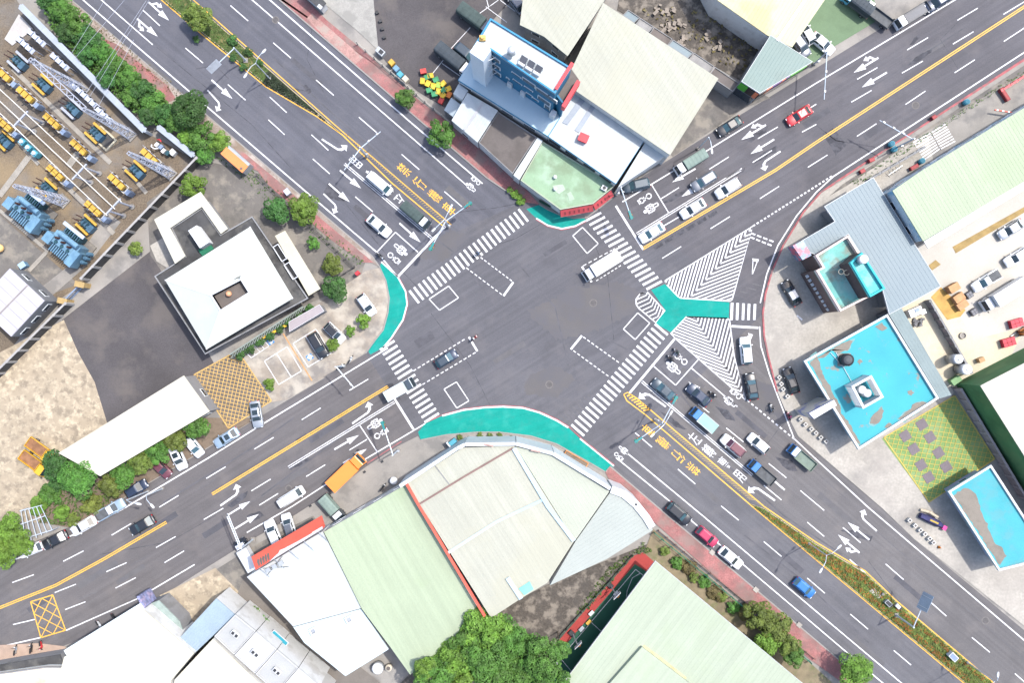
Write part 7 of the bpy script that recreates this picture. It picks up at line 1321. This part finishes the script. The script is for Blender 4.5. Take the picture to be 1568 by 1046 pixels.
DKF = M('dark_fence', (.09,.085,.08), rough=.8, var=.2)
fence('dark garden fence along the red pavement beside the office', (395,268), (543,408), 1.4, DKF); fence('dark garden fence from the corner to the covered walkway', (543,410), (477,452), 1.4, DKF); fence('pale fence between the white yard and upper red pavement', (548,68), (690,190), 1.6, M('pale_fence', (.30,.28,.25), var=.1)); fence('green wire fence beside the planting strip and red pavement', (1001,815), (1238,1012), 1.6, M('green_fence', (.02,.11,.07), var=.2)); fence('brown fence along the red pavement inside the planting strip', (1008,812), (1246,1008), .9, M('brownish_rail', (.17,.10,.08), var=.2))
fence('white railing along the sports court beside the mint hall', (872,1060), (1003,874), 1.2, WHTM); fence('white railing across the end of the sports court', (848,985), (856,1035), 1.6, WHTM); fence('green fence between sports court and weeds', (856,975), (968,850), 1.2, M('court_fence', (.05,.08,.06)))
tr = thing('trellis', 'pale steel trellis frame over the plants at the left edge', 'trellis', (*G(45,800), 0))
for k in range(6): a_ = lerp((32,782),(62,775), k/5); b_ = lerp((40,832),(80,812), k/5); MB(tr.location).beam((*G(*a_,2.4), 2.4), (*G(*b_,2.4), 2.4), .09, .09).build('bar', POLE, tr)
for a_, b_ in (((15,832),(80,812)), ((18,808),(70,790)), ((30,783),(64,774))): MB(tr.location).beam((*G(*a_,2.3), 2.3), (*G(*b_,2.3), 2.3), .12, .12).build('rail', POLE, tr)
for p in ((40,832),(80,812),(32,782),(62,775)): MB(tr.location).cyl((*G(*p,2.3), 0), (*G(*p,2.3), 2.3), .07, n=6).build('post', POLE, tr)
# basketball hoops
for i, (x, y, hd) in enumerate(((936,898,(.7,.7)),(878,972,(.7,.7)))):
    t = thing('basketball_hoop', ('upper', 'lower')[i] + ' basketball stand beside the green court', 'basketball hoop', (*G(x, y), .2), pxang(*hd)); MB().box((-.4,0,.2), (1.2,.8,.4)).build('base', DARKM, t); MB().beam((-.2,0,.3), (.6,0,3.2), .15, .15).build('mast', STEEL, t); MB().box((.75,0,3.4), (.08,1.7,1.0)).build('backboard', WHTM, t); mb = MB(); ring(mb, lambda a, b: (a, b), 1.05, 0, .25, .04, 3.05); mb.build('rim', PT['orange'], t)
for i, (x, y) in enumerate(((905,938),(901,952),(890,962),(943,908))): t = thing('bench', ('white', 'yellow', 'grey', 'white upper')[i] + ' box seat beside the sports court', 'seat', (*G(x, y), .2), .8); MB().box((0,0,.35), (1.0,.6,.1)).build('seat', (WHTM, YEL, STEEL, WHTM)[i], t); [MB().box((s*.4,0,.15), (.1,.5,.3)).build('leg', DARKM, t) for s in (-1, 1)]
# crates by the upper fence
CC = [M('toy_yellow', (.55,.36,.04)), M('toy_green', (.05,.22,.10)), M('toy_orange', (.55,.17,.04)), M('toy_lime', (.25,.36,.06)), M('toy_red', (.50,.07,.06))]; CN = ['yellow','green','orange','lime','red']
cp = [(649,111,4),(655,120,1),(648,126,0),(660,118,0),(668,124,1),(656,130,0),(664,134,0),(672,132,3),(679,130,0),(672,142,0),(680,140,1),(687,138,0),(679,148,0),(688,147,2),(676,156,4),(666,146,1),(658,140,1)]
cnt = {}
for x, y, c in cp:
    cnt[c] = cnt.get(c, 0)+1; t = thing('plastic_crate', ORD[cnt[c]-1] + ' ' + CN[c] + ' plastic box from the upper left in the heap by the fence', 'crate', (*G(x, y), .12), random.random()*1.5, 'coloured plastic boxes by the fence'); MB().box((0,0,.4), (.95,.75,.8)).build('case', CC[c], t); ring_mb(MB(), [(-.52,-.42),(.52,-.42),(.52,.42),(-.52,.42)], .12, .8, .88).build('rim', CC[c], t)
for i, (x, y, m) in enumerate(((601,99,YEL),(608,108,TRB),(614,117,TEALT),(622,124,M('cream_bin', (.42,.38,.3))))): t = thing('recycling_bin', ('yellow', 'blue', 'teal', 'cream')[i] + ' recycling bin in the row behind the upper fence', 'bin', (*G(x, y), .13), pxang(.7,.7)); MB().box((0,0,.6), (1.0,.9,1.2)).build('body', m, t); MB().loft([[(-.52,-.48,1.2),(.52,-.48,1.2),(.52,.48,1.2),(-.52,.48,1.2)],[(-.4,-.4,1.32),(.4,-.4,1.32),(.4,.4,1.32),(-.4,.4,1.32)]]).build('lid', m, t)
for i, (x, y) in enumerate(((578,20),(583,33),(586,45),(589,58))): tag(MB((*G(x, y), .0)).box((*G(x, y), .3), (.5,.5,.6), .4).build('block', DKR), ORD[i] + ' dark block from the top along the white yard edge', 'block', 'dark blocks along the white yard edge')
t = thing('yard_box', 'white and dark box unit at the fence corner of the white yard', 'box', (*G(584,82), .1), pxang(.75,.65)); MB().box((0,0,.6), (1.6,1.0,1.2)).build('case', STEEL, t); MB().box((.2,0,1.22), (.8,.7,.06)).build('lid', DARKM, t)
t = thing('garden_shed', 'dark roofed white edged shed cut by the top edge', 'shed', (*G(485,5), .13), pxang(.76,.65)); MB().box((0,0,1.2), (4.4,1.2,2.4)).build('wall', PLW, t); MB().box((0,0,2.45), (4.8,1.5,.12)).build('roof', DKR, t); MB().box((2.0,-.5,2.56), (.8,.6,.1)).build('roof_light', WHTM, t)
# paving slabs on the pavements
for i, (x, y) in enumerate(((1090,846),(1157,903),(1223,957))): tag(MB((*G(x, y), .13)).box((*G(x, y), .2), (.9,.8,.14), pxang(.76,.65)).build('tree_pit_slab', CONC_P), ORD[i] + ' pale square slab from the top on the lower red pavement', 'slab', 'pale slabs on the lower red pavement')
t = thing('yard_drum', 'white round drum in the corner behind the pale blue roof', 'drum', (*G(580,1020), .06)); MB().cyl((0,0,0), (0,0,1.3), 1.0, n=16).build('drum', STEEL, t, True); MB().ball((0,0,1.3), 1.0, 16, 3, .25, True).build('lid', WHTM, t)
t = thing('yard_drum', 'small cream drum beside the white round drum', 'drum', (*G(596,1021), .06)); MB().cyl((0,0,0), (0,0,.9), .6, n=14).build('drum', M('cream_drum', (.45,.4,.32)), t, True); MB().cyl((0,0,.9), (0,0,.95), .35, n=12).build('lid', BRR, t)
t = thing('parapet_stand', 'teal and white stand beside the white parapet corner', 'stand', (*G(694,676), .05), .7); MB().box((0,0,.7), (1.3,.8,1.4)).build('case', TEALT, t); MB().box((-.8,.1,.9), (.25,1.2,1.8)).build('panel', WHTM, t)
t = thing('notice_board', 'white and steel notice board on the teal corner edge', 'board', (*G(846,684), .05), pxang(.9,.4)); MB().box((0,0,1.3), (1.9,.12,1.4)).build('board', WHTM, t); [MB().cyl((s*.9,0,0), (s*.9,0,2.0), .05, n=6).build('post', STEEL, t) for s in (-1, 1)]
mb = thing('planter', 'long wooden planter with orange rim below the white parapet', 'planter', (*G(882,702), .05), pxang(.85,.5)); MB().box((0,0,.3), (4.5,.8,.6)).build('box', BROWN, mb); MB().box((0,0,.62), (4.3,.6,.06)).build('soil', SOIL, mb); ring_mb(MB(), [(-2.3,-.45),(2.3,-.45),(2.3,.45),(-2.3,.45)], .1, .6, .68).build('rim', M('orange_rim', (.5,.2,.05)), mb)
t = thing('dish', 'white satellite dish beside the loading apron', 'dish', (*G(604,735), .05), .5); MB().cyl((0,0,0), (0,0,1.0), .06, n=6).build('pole', STEEL, t); MB().ball((0,0,1.0), .7, 14, 4, .45, True).build('bowl', WHTM, t)
for i, (x, y) in enumerate(((585,707),(558,723),(504,757),(548,690),(475,775))): tag(MB((*G(x, y), .03)).box((*G(x, y), .06), (.5,.4,.06), pxang(.85,-.53)).build('drain_cover', DARKM), ORD[i] + ' dark drain cover from the right along the lower left kerb', 'drain cover', 'dark drain covers along the lower left kerb')
# overhead wires across the hedge
for i, (a, b) in enumerate((((128,148),(224,0)), ((137,148),(228,0)), ((104,90),(160,0)), ((112,92),(190,0)), ((152,160),(205,60)))): tag(MB().cyl((*G(*a, 9), 9), (*G(*b, 11), 11), .025, n=4).build('power_line', LAVS), ORD[i] + ' thin power line from the left over the hedge and road', 'power line', 'thin power lines over the hedge')
tag(MB((*G(215,930), .03)).box((*G(228,915), .7), (.9,.5,1.4), .6).build('vending_unit', DARKM), 'dark vending unit beside the blue poster corner', 'vending unit')
